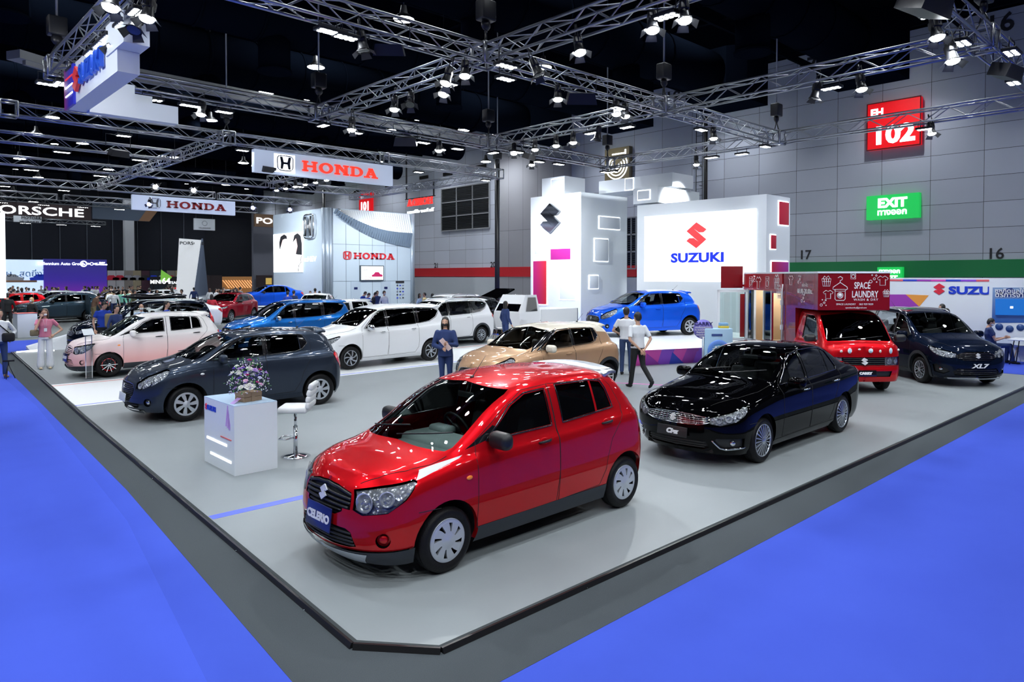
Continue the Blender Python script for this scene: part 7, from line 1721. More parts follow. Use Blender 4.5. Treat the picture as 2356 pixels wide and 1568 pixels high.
c9.location = (18.87, 4.91, 0); c9.rotation_euler = (0, 0, HEAD)
put_text(MB(), 'XL7', .13, rframe(Vector((-.885, 0, .50)), Vector((-1, 0, .1))), depth=.01, off=.004, shear=.3, sx=1.5).build('model_lettering', M_WHITE, c9)
# ================================================================ people
SKIN = mat('skin', (.58, .34, .24), .55); HAIR = mat('hair_black', (.012, .010, .010), .5); HAIRB = mat('hair_brown', (.09, .045, .03), .5)
MASKW = mat('mask_white', (.80, .83, .88), .7); MASKB = mat('mask_black', (.02, .02, .024), .7)
def cloth(name, col, r=.85): return mat('cloth_' + name, col, r, bump=(70, .15))
C_NAVY = cloth('navy', (.015, .035, .13)); C_WHITE = cloth('white', (.78, .82, .88)); C_BLACK = cloth('black', (.010, .011, .014)); C_JEAN = cloth('jeans', (.03, .06, .16)); C_PINK = cloth('pink', (.62, .20, .30))
C_BLUE = cloth('royal_blue', (.01, .05, .42)); C_YEL = cloth('yellow', (.72, .58, .28)); C_GREEN = cloth('mint', (.20, .58, .45)); C_GREY = cloth('grey', (.22, .23, .25)); C_KHAKI = cloth('khaki', (.22, .18, .10)); C_BRN = cloth('brown', (.16, .09, .06)); C_RED = cloth('red', (.45, .02, .04)); C_LBLUE = cloth('light_blue', (.45, .60, .80))
def etube(mb, pts, radii, side=(1, 0, 0), n=12):
    """closed tube with elliptical section; radii (along side, across)"""
    pts = [Vector(p) for p in pts]; vs = []; L = len(pts); side = Vector(side)
    for i, p in enumerate(pts):
        d = (pts[min(i + 1, L - 1)] - pts[max(i - 1, 0)]).normalized(); a = (side - d * side.dot(d)).normalized(); b = d.cross(a); ra, rb = radii[i] if isinstance(radii[i], tuple) else (radii[i], radii[i])
        for k in range(n): t = 2 * PI * k / n; vs.append(p + a * math.cos(t) * ra + b * math.sin(t) * rb)
    fs = [(i * n + k, i * n + (k + 1) % n, (i + 1) * n + (k + 1) % n, (i + 1) * n + k) for i in range(L - 1) for k in range(n)]
    fs += [tuple(reversed(range(n))), tuple(range((L - 1) * n, L * n))]
    return mb.add(vs, fs, True)
def limb(mb, a, b, c, r, n=10):
    """two-bone limb with rounded ends; r = radii at a, mid, b, mid, c"""
    a, b, c = Vector(a), Vector(b), Vector(c)
    mb.ball(a, r[0], 10); mb.ball(b, r[2] * 1.0, 10); mb.ball(c, r[4], 10)
    etube(mb, [a, a.lerp(b, .4), a.lerp(b, .75), b], [r[0], r[1], lerp(r[1], r[2], .7), r[2]], (1, 0, 0) if abs((b - a).normalized().x) < .9 else (0, 1, 0), n)
    etube(mb, [b, b.lerp(c, .3), b.lerp(c, .7), c], [r[2], r[3], lerp(r[3], r[4], .6), r[4]], (1, 0, 0) if abs((c - b).normalized().x) < .9 else (0, 1, 0), n)
def fuse(mb, name, m, parent, voxel, sm=3):
    me = bpy.data.meshes.new('tmp'); me.from_pydata(mb.v, [], mb.f); me.update()
    o = bpy.data.objects.new('tmp', me); COL.objects.link(o)
    md = o.modifiers.new('r', 'REMESH'); md.mode = 'VOXEL'; md.voxel_size = voxel; md.use_smooth_shade = True
    s2 = o.modifiers.new('s', 'SMOOTH'); s2.iterations = sm; s2.factor = .5
    dg = bpy.context.evaluated_depsgraph_get(); dg.update(); ev = o.evaluated_get(dg); m2 = bpy.data.meshes.new_from_object(ev)
    bpy.data.objects.remove(o); bpy.data.meshes.remove(me); m2.name = name; m2.materials.clear(); m2.materials.append(m)
    m2.polygons.foreach_set('use_smooth', [True] * len(m2.polygons))
    r = bpy.data.objects.new(name, m2); COL.objects.link(r); r.parent = parent; return r
def hand(mb, wrist, elbow, H, curl=.5, sgn=1, thumb=None):
    w_ = Vector(wrist); d = (w_ - Vector(elbow)).normalized(); s_ = d.cross(Vector((0, 1, 0))); s_ = s_.normalized() if s_.length > .3 else Vector((1, 0, 0))
    nrm = d.cross(s_).normalized(); L = .105 * H / 1.7
    etube(mb, [w_, w_ + d * L * .5, w_ + d * L * .85], [(.026, .017), (.042, .016), (.040, .013)], s_, 8)
    for k, ln in enumerate((.062, .072, .068, .054)):
        o = w_ + d * L * .8 + s_ * (k - 1.5) * .019; a = o + d * ln * .45 + nrm * ln * curl * .15; b = a + d * ln * .35 + nrm * ln * curl * .4; c = b + d * ln * .15 + nrm * ln * curl * .4
        mb.tube([o, a, b, c], [.0092, .0088, .008, .0065], 6)
    o = w_ + d * L * .25 + s_ * .034 * sgn; mb.tube([o, o + d * .03 + s_ * .018 * sgn, o + d * .058 + s_ * .018 * sgn + nrm * .012], [.011, .010, .008], 6)
BASE = dict(el_l=(.165, .02, .63), wr_l=(.175, -.05, .49), el_r=(-.165, .02, .63), wr_r=(-.175, -.05, .49), kn_l=(.06, -.01, .275), an_l=(.065, .0, .05), kn_r=(-.06, -.01, .275), an_r=(-.065, .0, .05), lean=0.0, hip=0.53, bow=0.0)
def person(label, H=1.7, top=C_WHITE, bottom=C_BLACK, shoes=C_BLACK, hair='short', hairm=None, mask=None, sleeve=1.0, pose=None, fine=.016, skirt=False, group=None, turn=0.0, jacket=False, name='person', wide=1.0, wideleg=1.0, feet=None):
    """local frame: looks along -Y, stands on z=0"""
    r = empty(name, (0, 0, 0), 0, label, 'person', group); J = dict(BASE); J.update(pose or {})
    hz = J['hip']; ln = J['lean']
    def P(p): return Vector((p[0] * H, p[1] * H, p[2] * H))
    up = lambda y, z: Vector((0, (y - ln * (z - hz)) * H, z * H))     # torso leans forward (-Y)
    dz = hz - .53
    hipL, hipR = P((.052, .005, hz - .02)), P((-.052, .005, hz - .02)); chest = up(.0, .72 + dz); neck = up(.005, .835 + dz); sh = up(.0, .808 + dz)
    shL, shR = sh + Vector((.104 * H * wide, 0, -.012 * H)), sh + Vector((-.104 * H * wide, 0, -.012 * H))
    e1, w1, e2, w2 = (P(J[k]) + Vector((0, 0, dz * H)) for k in ('el_l', 'wr_l', 'el_r', 'wr_r')) if not J.get('abs') else (P(J[k]) for k in ('el_l', 'wr_l', 'el_r', 'wr_r'))
    if not J.get('abs'):
        for v in (e1, w1, e2, w2): v.y -= ln * .2 * H
    k1, a1, k2, a2 = (P(J[k]) for k in ('kn_l', 'an_l', 'kn_r', 'an_r'))
    hc = up(.0, .925 + dz) + Vector((0, -J['bow'] * .05 * H - .008 * H, -J['bow'] * .02 * H))
    s_ = H / 1.7
    # body: head, neck, torso core, arms, legs, feet, hands
    b = MB(); hr = Matrix.Translation(hc) @ Matrix.Rotation(turn, 4, 'Z') @ Matrix.Rotation(R(28) * J['bow'], 4, 'X')
    b.ball((0, 0, .010 * s_), (.074 * s_, .092 * s_, .108 * s_), 18, hr); b.ball((0, -.022 * s_, -.055 * s_), (.052 * s_, .060 * s_, .052 * s_), 12, hr)
    b.ball((0, -.095 * s_, -.012 * s_), (.011 * s_, .014 * s_, .022 * s_), 8, hr)
    for q in (-1, 1): b.ball((q * .075 * s_, .005, -.005), (.010, .018, .028), 8, hr)
    etube(b, [hc + Vector((0, .01, -.05 * s_)), neck, neck - Vector((0, 0, .05 * s_))], [.048 * s_, .052 * s_, .07 * s_])
    core = lambda g: etube(b, [up(.0, hz - .03), up(.0, hz + .05), up(.0, .66 + dz), chest, sh, neck], [(.088 * H + g, .06 * H + g), (.082 * H + g, .055 * H + g), (.076 * H + g, .052 * H + g), (.09 * H + g, .06 * H + g), (.085 * H + g, .048 * H + g), (.03 * H + g, .03 * H + g)])
    core(-.008)
    ar = [.040 * s_, .042 * s_, .034 * s_, .034 * s_, .022 * s_]; lr = [.075 * s_, .07 * s_, .050 * s_, .050 * s_, .032 * s_]
    limb(b, shL, e1, w1, ar); limb(b, shR, e2, w2, ar)
    limb(b, hipL, k1, a1, lr); limb(b, hipR, k2, a2, lr)
    body = fuse(b, 'body', SKIN, r, fine)
    hd = MB(); hand(hd, w1, e1, H, J.get('curl', .6), -1); hand(hd, w2, e2, H, J.get('curl', .6), 1)
    me2 = body.data; bmx = bmesh.new(); bmx.from_mesh(me2); off = len(bmx.verts); nv = [bmx.verts.new(v) for v in hd.v]
    for f in hd.f:
        try: bmx.faces.new([nv[i] for i in f]).smooth = True
        except ValueError: pass
    bmx.to_mesh(me2); bmx.free()
    # face
    fc = MB().use(M_WHITE)
    for q in (-1, 1): fc.ball((q * .030 * s_, -.081 * s_, .012 * s_), (.012, .007, .006), 8, hr)
    fc.use(HAIR)
    for q in (-1, 1): fc.ball((q * .030 * s_, -.0855 * s_, .012 * s_), (.0055, .004, .0055), 6, hr); fc.box((q * .030 * s_, -.088 * s_, .033 * s_), (.028, .006, .005), M=hr)
    if not mask: fc.use(mat('lips', (.42, .10, .09), .5)).ball((0, -.083 * s_, -.050 * s_), (.022, .007, .006), 8, hr)
    fc.build('face', None, r)
    if mask:
        mk = MB(); mk.ball((0, -.030 * s_, -.040 * s_), (.064 * s_, .066 * s_, .050 * s_), 14, hr); mk.build('face_mask', mask, r)
    # hair
    hm = hairm or HAIR
    if hair != 'bald':
        hb_ = MB(); hb_.ball((0, .014 * s_, .034 * s_), (.083 * s_, .094 * s_, .098 * s_), 16, hr)
        hb_.ball((0, .040 * s_, .0), (.078 * s_, .070 * s_, .085 * s_), 14, hr)
        if hair in ('long', 'bob'):
            zl = -.26 if hair == 'long' else -.10
            etube(hb_, [hr @ Vector((0, .045 * s_, .03)), hr @ Vector((0, .055 * s_, -.08)), hr @ Vector((0, .06 * s_, zl))], [(.085 * s_, .05 * s_), (.082 * s_, .045 * s_), (.055 * s_, .025 * s_)])
            for q in (-1, 1): etube(hb_, [hr @ Vector((q * .068 * s_, .0, .04)), hr @ Vector((q * .078 * s_, .005, -.06)), hr @ Vector((q * .075 * s_, .01, zl * .8))], [(.018, .04), (.02, .042), (.012, .025)])
        # keep the face free
        hb_ = fuse(hb_, 'hair', hm, r, max(.010, fine * .7), 1); bm = bmesh.new(); bm.from_mesh(hb_.data); inv = hr.inverted()
        dl = [v for v in bm.verts if (inv @ v.co).y < -.045 * s_ and (inv @ v.co).z < .055 * s_]
        bmesh.ops.delete(bm, geom=dl, context='VERTS'); bm.to_mesh(hb_.data); bm.free()
    # clothes
    t = MB(); g = .010 + (.008 if jacket else 0); hem = hz - (.045 if jacket else .005)
    etube(t, [up(.0, hem), up(.0, hz + .05), up(.0, .66 + dz), chest, sh + Vector((0, 0, -.005)), neck - Vector((0, 0, .004 * H))], [(.092 * H * wide + g, .066 * H * wide + g), (.084 * H * wide + g, .060 * H * wide + g), (.080 * H * wide + g, .056 * H * wide + g), (.102 * H * wide + g, .063 * H * wide + g), (.100 * H * wide + g, .048 * H + g), (.034 * H + g, .034 * H + g)])
    for s0, e_, w0 in ((shL, e1, w1), (shR, e2, w2)):
        if sleeve >= 1: limb(t, s0, e_, e_.lerp(w0, .93), [x + g for x in ar[:4]] + [ar[4] + .012])
        else: t.ball(s0, ar[0] + g, 10); etube(t, [s0, s0.lerp(e_, sleeve * .95)], [ar[0] + g, ar[1] + g + .004], (1, 0, 0) if abs((e_ - s0).normalized().x) < .9 else (0, 1, 0))
    fuse(t, 'jacket' if jacket else 'shirt', top, r, fine * .9, 2)
    q_ = MB(); gl = .010
    etube(q_, [up(.0, hz + .06), up(.0, hz + .02), up(0, hz - .04)], [(.085 * H * wide + .006, .058 * H * wide + .006), (.092 * H * wide + .006, .064 * H * wide + .006), (.088 * H + .006, .060 * H + .006)])
    for h_, k_, a_ in ((hipL, k1, a1), (hipR, k2, a2)): limb(q_, h_, k_, k_.lerp(a_, .95), [lr[0] + gl, lr[1] + gl, (lr[2] + gl) * wideleg, (lr[3] + gl * .8) * wideleg, (lr[4] + .022) * wideleg * (1.25 if wideleg > 1 else 1)])
    fuse(q_, 'trousers', bottom, r, fine * .9, 2)
    for i, a_ in enumerate((a1, a2)):
        ft = (feet or (0, 0))[i]; M = Matrix.Translation((a_.x, a_.y, a_.z)) @ Matrix.Rotation(R(ft), 4, 'X')
        sb = MB(); sb.ball((0, -.02, -.035), (.042 * s_, .075 * s_, .045), 12, M); sb.ball((0, -.10 * s_, -.052), (.044 * s_, .085 * s_, .028), 12, M)
        sb.v = [(x, y, max(z, min(.002, z) if ft else .0)) for x, y, z in sb.v]; sb.build('shoe', shoes, r)
    return r
def stand(p, loc, rz, z=0.0): p.location = (loc[0], loc[1], z); p.rotation_euler = (0, 0, rz); return p
def face_to(loc, tgt=(0, 0)):
    """rotation so that local -Y points at tgt"""
    d = Vector((tgt[0] - loc[0], tgt[1] - loc[1])); return math.atan2(d.y, d.x) + PI / 2
# 1 hostess in navy suit with papers
L1 = G(1025, 905); p1 = person('woman in a navy trouser suit and black mask holding papers behind the red car', 1.64, C_NAVY, C_NAVY, C_BLACK, 'long', HAIR, MASKB, 1, dict(el_l=(.15, -.03, .635), wr_l=(.06, -.17, .66), el_r=(-.155, .0, .63), wr_r=(.0, -.17, .60), kn_r=(-.045, .0, .275), an_r=(-.04, .0, .05)), jacket=True)
stand(p1, L1, face_to(L1) - R(10))
MB().add([(-.03, -.065, 1.0), (.03, -.065, 1.0), (.055, -.085, 1.33), (-.055, -.085, 1.33)], [(0, 1, 2, 3)]).build('blouse', mat('blouse_print', (.7, .68, .66), .8, noise=(60, (.08, .07, .08), 2)), p1)
pp = MB(); M_ = Matrix.Translation((.06, -.33, 1.08)) @ Matrix.Rotation(R(-38), 4, 'Y') @ Matrix.Rotation(R(20), 4, 'X'); pp.box((0, 0, 0), (.10, .008, .30), M=M_); o = pp.build('leaflet', mat('paper_pink', (.80, .62, .62), .7), None); o.matrix_world = Matrix.Translation((L1.x, L1.y, 0)) @ Matrix.Rotation(face_to(L1) - R(10), 4, 'Z'); tag(o, 'pale pink price leaflet held by the woman in the navy suit', 'leaflet')
# 2 man in white shirt walking, hands clasped behind
L2 = (12.83, 9.55); p2 = person('man in white shirt and black trousers walking with hands clasped behind his back', 1.70, C_WHITE, C_BLACK, C_BLACK, 'short', None, None, .85, dict(el_l=(.165, .06, .64), wr_l=(.03, .115, .505), el_r=(-.165, .06, .64), wr_r=(-.03, .115, .515), kn_l=(.055, -.03, .275), an_l=(.06, -.07, .05), kn_r=(-.05, .05, .29), an_r=(-.05, .24, .115)), wide=1.06, feet=(0, 45))
stand(p2, L2, face_to(L2, (L2[0] + .33, L2[1] + 1.0)))
# 3 second man behind
L3 = (14.3, 11.0); p3 = person('man in white polo shirt and jeans standing behind the walking man, facing the blue car', 1.72, C_WHITE, C_JEAN, C_BLACK, 'short', None, None, .7, dict(el_l=(.19, .03, .65), wr_l=(.12, -.10, .60)), wide=1.1)
stand(p3, L3, face_to(L3, (19, 14)))
# 4 woman in pink on the phone
L4 = G(105, 848); p4 = person('woman in pink top and wide white trousers on the phone beside the pale pink car', 1.63, C_PINK, C_WHITE, cloth('beige', (.6, .5, .36)), 'long', HAIRB, MASKW, .55, dict(el_r=(-.13, -.11, .66), wr_r=(-.055, -.10, .86), el_l=(.235, .03, .64), wr_l=(.12, -.02, .56)), wideleg=1.45, turn=R(-15))
stand(p4, L4, face_to(L4))
q = MB().box((-.105, -.14, 1.50), (.012, .05, .12)).build('mobile_phone', M_BLACK, None); q.matrix_world = Matrix.Translation((L4.x, L4.y, 0)) @ Matrix.Rotation(face_to(L4), 4, 'Z'); tag(q, 'black phone held to the ear of the woman in pink', 'phone')
q = MB().box((-.24, -.03, .98), (.20, .10, .17), bev=.04).tube([(-.24, -.03, 1.05), (-.16, -.05, 1.3), (-.1, 0, 1.38)], .006, 5).build('shoulder_bag', C_KHAKI, None); q.matrix_world = Matrix.Translation((L4.x, L4.y, 0)) @ Matrix.Rotation(face_to(L4), 4, 'Z'); tag(q, 'small tan shoulder bag carried by the woman in pink', 'bag')
MB().box((.01, -.125, 1.06), (.07, .006, .09)).tube([(.01, -.12, 1.10), (-.05, -.1, 1.36)], .003, 4).tube([(.01, -.12, 1.10), (.05, -.1, 1.36)], .003, 4).build('name_badge', M_PANW, p4)
# 5 man at the left edge
L5 = G(0, 866); p5 = person('man in white shirt and jeans at the left frame edge with a black camera bag', 1.72, C_WHITE, C_JEAN, cloth('tan_shoe', (.35, .22, .12)), 'short', None, None, 1, dict(el_l=(.22, .06, .66), wr_l=(.12, -.05, .56)))
stand(p5, L5, face_to(L5) + R(20), zc_)
q = MB().box((.13, -.17, .98), (.26, .16, .22), bev=.05).tube([(.2, -.12, 1.05), (.0, -.13, 1.25), (-.12, -.02, 1.42)], .014, 6).build('camera_bag', C_BLACK, None); q.matrix_world = Matrix.Translation((L5.x, L5.y, 0)) @ Matrix.Rotation(face_to(L5) + R(20), 4, 'Z'); tag(q, 'black camera bag slung on the man at the left edge', 'bag')
tp = MB()
for a in (0, 2.1, 4.2): tp.tube([(0, 0, .34), (.13 * math.cos(a), .13 * math.sin(a), zc_ + .012)], .009, 6)
tp.tube([(0, 0, .3), (0, 0, .42)], .014, 6).box((0, 0, .42), (.24, .05, .04)); tp.build('small_tripod', M_FIX, None, loc=(L5.x + .12, L5.y - .42, 0), label='small black tripod on the blue carpet at the left edge', cat='tripod')
def quick(px, py, t, label, H, top, bottom, rot=0, z=0.0, **kw):
    p = atD(px, py, t); o = person(label, H, top, bottom, fine=kw.pop('fine', .02), **kw); return stand(o, (p.x, p.y), face_to((p.x, p.y)) + R(rot), z)
quick(17, 700, 33, 'man in a black suit seen from behind at the far left counter', 1.75, C_BLACK, C_BLACK, 180, zc_ - .01, jacket=True)
quick(73, 700, 30.6, 'woman in black with fair hair and white mask behind the small white counter', 1.62, C_BLACK, C_BLACK, -50, zc_ - .01, jacket=True, hair='bob', hairm=mat('hair_blond', (.45, .32, .14), .5), mask=MASKW)
quick(237, 720, 21.9, 'man in royal blue polo looking at a phone behind the pale pink car', 1.74, C_BLUE, C_BLACK, 30, sleeve=.6, pose=dict(el_l=(.16, -.04, .66), wr_l=(.03, -.15, .67), bow=.8), wide=1.08)
quick(267, 720, 21.3, 'smiling man with a grey backpack behind the windscreen of the pale pink car', 1.62, C_NAVY, C_BLACK, 45)
p_ = atD(262, 730, 21.6); MB().box((0, 0, 1.15), (.28, .18, .42), bev=.06).build('backpack', C_KHAKI, None, loc=(p_.x - .12, p_.y - .05, 0), label='khaki grey backpack worn by the smiling man', cat='bag')
quick(325, 720, 23.0, 'balding man with a face mask behind the pale pink car roof', 1.60, C_LBLUE, C_GREY, 10, hair='bald', mask=MASKW, z=0)
quick(383, 720, 22.7, 'man with glasses in a blue shirt looking left over the pale pink car', 1.70, C_BLUE, C_BLACK, 70, sleeve=.6)
p12 = quick(1163, 730, 25.0, 'woman in a navy suit standing behind the white crossover, turned left', 1.62, C_NAVY, C_NAVY, 120, jacket=True, hair='long')
# Honda side visitors
for (px, t, lb, H, a, b, rot, kw) in ((832, 39.5, 'man in bright blue shirt bending over papers before the far booth', 1.72, C_BLUE, C_BLACK, 60, dict(pose=dict(lean=.2, bow=1.0))), (843, 37, 'man with bowed head in a blue shirt before the far booth doors', 1.70, C_BLUE, C_GREY, 40, dict(pose=dict(lean=.15, bow=1))),
        (857, 37.5, 'man in a black T-shirt holding yellow papers before the far booth', 1.72, C_BLACK, C_JEAN, 80, dict(pose=dict(lean=.12, bow=.8))), (868, 39.5, 'dark-haired visitor half hidden behind the man in black', 1.72, C_NAVY, C_BLACK, 30, {}), (884, 38, 'visitor in white shirt and mask by the right booth door', 1.76, C_WHITE, C_BRN, 40, dict(mask=MASKW)),
        (965, 38.5, 'woman in pale blue by the colour chart of the far booth', 1.60, C_LBLUE, C_JEAN, 60, dict(hair='long')), (977, 38, 'person in a beige patterned shirt by the colour chart', 1.66, C_YEL, C_BLACK, -70, {}),
        (725, 43.5, 'man in dark red behind the white crossover at the far booth', 1.80, C_RED, C_BLACK, 180, {}), (714, 43.8, 'short-haired man with a mask left of the man in dark red', 1.62, C_WHITE, C_BLACK, 0, dict(mask=MASKW)), (735, 43, 'man in dark green beside the man in dark red', 1.64, cloth('dark_green', (.03, .07, .04)), C_BLACK, 170, {}),
        (1050, 34.5, 'woman in black with a mask by the black chairs', 1.60, C_BLACK, C_BLACK, 60, dict(hair='bob', mask=MASKW)), (995, 37, 'visitor in black seen between the far cars and the red wall band', 1.64, C_BLACK, C_BLACK, 150, dict(hair='long')),
        (662, 39, 'two-tone jacket visitor behind the tail of the blue sedan', 1.72, C_BLUE, C_BLACK, 170, {}), (676, 40, 'visitor in dark blue behind the tail of the blue sedan', 1.74, C_NAVY, C_BLACK, 150, {}),
        (278, 44, 'man in a mint green shirt among the far visitors, left one', 1.68, C_GREEN, C_BLACK, 30, {}), (296, 45, 'man in a mint green shirt among the far visitors, right one', 1.70, C_GREEN, C_GREY, 60, {}), (309, 41, 'man in camouflage shirt holding something, among the far visitors', 1.72, cloth('camo', (.12, .13, .07)), C_BLACK, 60, {}),
        (262, 42, 'man in white shirt and navy trousers left of the mint green shirts', 1.72, C_WHITE, C_NAVY, 170, {}), (215, 37.0, 'person in brown leaning into the open door of the dark SUV', 1.68, C_BRN, C_KHAKI, 120, dict(pose=dict(lean=.3, bow=1))),
        (487, 36, 'long-haired woman in dark red behind the navy crossover', 1.62, C_RED, C_BLACK, 170, dict(hair='long')), (483, 52, 'woman with brown hair in white near the leaning tower', 1.64, C_WHITE, C_GREY, 150, dict(hair='long', hairm=HAIRB)), (497, 50, 'person in a white blouse near the leaning tower', 1.66, C_WHITE, C_BLACK, 60, {}), (515, 49, 'man in a black suit standing by the silver sedan', 1.76, C_BLACK, C_BLACK, 20, dict(jacket=True, mask=MASKW)), (542, 52, 'man in black in front of the amber booth', 1.72, C_BLACK, C_BLACK, 160, {}), (446, 54, 'visitor in navy right of the leaning tower', 1.68, C_NAVY, C_BLACK, 180, {}), (418, 42, 'man in a dark jacket behind the crossover roof box', 1.76, C_BLACK, C_GREY, -40, {})):
    quick(px, 680, t, lb, H, a, b, rot, zc_ - .012 if t > 28 else 0, fine=.03, **kw)
# right lounge
L13 = atD(2280, 800, 20.3)
p13 = person('seated man in blue uniform and white mask looking at a phone at the right', 1.70, C_NAVY, C_NAVY, C_BLACK, 'short', None, MASKW, .6, dict(hip=.30, kn_l=(.06, -.24, .30), an_l=(.06, -.22, .05), kn_r=(-.06, -.26, .31), an_r=(-.06, -.30, .05), wr_l=(.03, -.21, .66), el_l=(.14, -.07, .62), wr_r=(-.03, -.21, .66), el_r=(-.14, -.07, .62), lean=-.12, bow=.7), wide=1.25)
stand(p13, (L13.x, L13.y), R(46.8 - 180) + PI / 2 + R(62), .006)
quick(2168, 700, 21.9, 'person with black hair and mask in a pale yellow shirt by the white partition', 1.64, C_YEL, C_BLACK, -70, z=0, hair='bob', mask=MASKW)
quick(2192, 730, 21.6, 'person in black bending forward behind the black crossover', 1.55, C_BLACK, C_BLACK, -40, z=0, pose=dict(lean=.25, bow=1))
# ---- laundry truck
tr_mat = mat('truck_red_wrap', (.22, .004, .010), .25, 0, coat=.5)
t1, _ = make_car(TRK, dict(body=P_RED, wheel='cap8', plate='CARRY', plate_mat=M_GLOSSBLK, plate_k=.5, plate_sx=1.25, mirror_mat=M_BLACK, glass=M_DARKTINT, tint=M_TINT, grille_mat=M_GLOSSBLK), 'laundry_truck', 'red laundry van truck with white lettering on a tall box over its cab', 'truck')
t1.location = (16.02, 6.22, 0); t1.rotation_euler = (0, 0, HEAD)
def sub(o, par, name=None): o.parent = par; return o
bxm = MB(); YB = .78
bxm.b2((-.22, -YB, 1.76), (.98, YB, 2.56)).b2((.98, -YB, .62), (1.06, YB, 2.56)).b2((1.06, -YB, .55), (4.6, YB, .68)).b2((1.06, -YB, .68), (4.6, -YB + .05, 2.5)).b2((4.55, -YB, .68), (4.6, YB, 2.5)).b2((1.06, YB - .05, .68), (1.75, YB, 2.56)).b2((4.35, YB - .05, .68), (4.6, YB, 2.5))
bxm.build('cargo_box', tr_mat, t1)
MB().b2((-.24, -YB - .02, 2.56), (4.6, YB + .02, 2.60)).build('box_roof', M_PANW, t1)
MB().b2((1.08, -YB + .06, .69), (4.5, -YB + .09, 2.4)).b2((1.08, -YB + .06, .685), (4.5, YB - .1, .70)).b2((4.5, -YB + .06, .69), (4.53, YB - .1, 2.4)).build('box_lining', mat('birch_ply', (.62, .46, .28), .5), t1)
MB().b2((2.3, -YB + .1, .7), (3.0, -YB + .7, 1.55)).b2((3.1, -YB + .1, .7), (3.8, -YB + .7, 1.55)).build('washing_machine', M_PANW, t1)
MB().b2((2.2, -.1, 1.95), (3.6, .2, 1.98)).tube([(2.9, .05, .7), (2.9, .05, 1.95)], .02, 8).build('folding_shelf', mat('shelf_wood', (.45, .28, .15), .5), t1)
fl_ = MB(); fl_.b2((1.75, YB - .02, 2.12), (4.62, YB + .02, 2.56)).build('side_flap', mat('flap_red', (.36, .008, .015), .3, 0, coat=.5), t1)
def tM(x, z, out=.022, y=YB): return face_frame((x, y + out, z), (-1, 0, 0))
fr = MB()
for (x, w_) in ((1.78, .05), (2.5, .03), (3.05, .04), (3.75, .04), (4.32, .05)): fr.b2((x - w_ / 2, YB - .03, .68), (x + w_ / 2, YB + .02, 2.14))
fr.b2((1.75, YB - .03, .68), (4.35, YB + .02, .76)); fr.build('door_frames', M_PANW, t1)
MB().b2((2.5, YB - .01, .76), (3.03, YB, 2.12)).build('side_glass', M_GLASS, t1); MB().b2((3.75, YB - .01, .76), (4.3, YB, 2.12)).build('side_glass', M_GLASS, t1)
rf = MB()
for a in ((1.80, 2.07, 2.48, 2.12), (1.80, .76, 1.86, 2.1), (2.42, .76, 2.48, 2.1)): rf.b2((a[0], YB - .02, a[1]), (a[2], YB + .01, a[3]))
rf.build('red_door_frame', tr_mat, t1)
od = MB(); odx = 4.15
for (y0, y1, z0, z1) in ((YB + .05, YB + .12, .7, 2.12), (YB + .83, YB + .9, .7, 2.12), (YB + .05, YB + .9, 2.05, 2.12), (YB + .05, YB + .9, .7, .77)): od.b2((odx, y0, z0), (odx + .05, y1, z1))
od.build('open_door', M_PANW, t1); MB().b2((odx + .02, YB + .12, .77), (odx + .03, YB + .83, 2.05)).build('door_glass', M_GLASS, t1)
MB().b2((odx - .01, YB + .15, .8), (odx + .01, YB + .27, 2.0)).build('red_door_strip', tr_mat, t1)
MB().box((0, 0, 0), (.03, .62, .62)).build('sign_board', tr_mat, t1, loc=(4.62, YB + .36, 2.47))
MB().b2((4.58, YB - .02, 2.2), (4.62, YB + .3, 2.26)).build('board_arm', tr_mat, t1)
MB().b2((1.2, -.3, 2.44), (4.2, -.2, 2.48)).build('interior_lamp', M_FILL, t1)  # glowing strip added to brighten the dark inside of the box
for xx_ in (1.9, 2.9, 3.9):
    lo = bpy.data.lights.new('cabin_light', 'POINT'); lo.energy = 22; lo.shadow_soft_size = .08; lo.color = (1, .95, .86); lob = bpy.data.objects.new('cabin_light', lo); COL.objects.link(lob); lob.parent = t1; lob.location = (xx_, -.1, 2.3)  # unseen point lights added along the strip to light the lining
wl_ = MB(); wl_.tube([(1.70, YB + .04, .7), (1.70, YB + .05, 2.0), (1.66, YB + .04, 2.3)], .018, 6).box((1.70, YB + .05, 1.85), (.06, .05, .12)).box((1.70, YB + .05, 1.25), (.06, .05, .12)).build('power_cable', M_PANW, t1)
WT = mat('wrap_white', (.85, .86, .88), .5)
FR = lambda y, z: face_frame((-.222, y, z), (0, -1, 0))
put_text(MB(), 'SPACE', .20, FR(-.18, 2.30), depth=.004, off=.003, sx=.62).build('lettering', WT, t1)
put_text(MB(), 'LAUNDRY', .20, FR(-.24, 2.11), depth=.004, off=.003, sx=.62).build('lettering', WT, t1)
put_text(MB(), 'WASH & DRY', .07, FR(-.26, 1.99), depth=.004, sx=1.1, spacing=1.2).build('small_lettering', WT, t1)
put_text(MB(), 'SPACE LAUNDRY     063 929 9039', .055, FR(-.02, 1.89), depth=.004).build('small_lettering', WT, t1); put_text(MB(), 'spacelaundry@gmail.com', .045, FR(-.05, 1.815), depth=.004).build('small_lettering', WT, t1)
ic = MB(); F0 = FR(.30, 2.12)
ic.tube([F0 @ Vector(p) for p in ((-.11, .07, .003), (-.16, .10, .003), (-.15, .14, .003), (0, .24, .003), (.15, .14, .003), (.16, .10, .003), (.11, .07, .003))], .008, 6)
ic.tube([F0 @ Vector(p) for p in ((0, .24, .003), (0, .28, .003), (.04, .30, .003), (.05, .34, .003), (0, .37, .003), (-.05, .34, .003))], .008, 6)
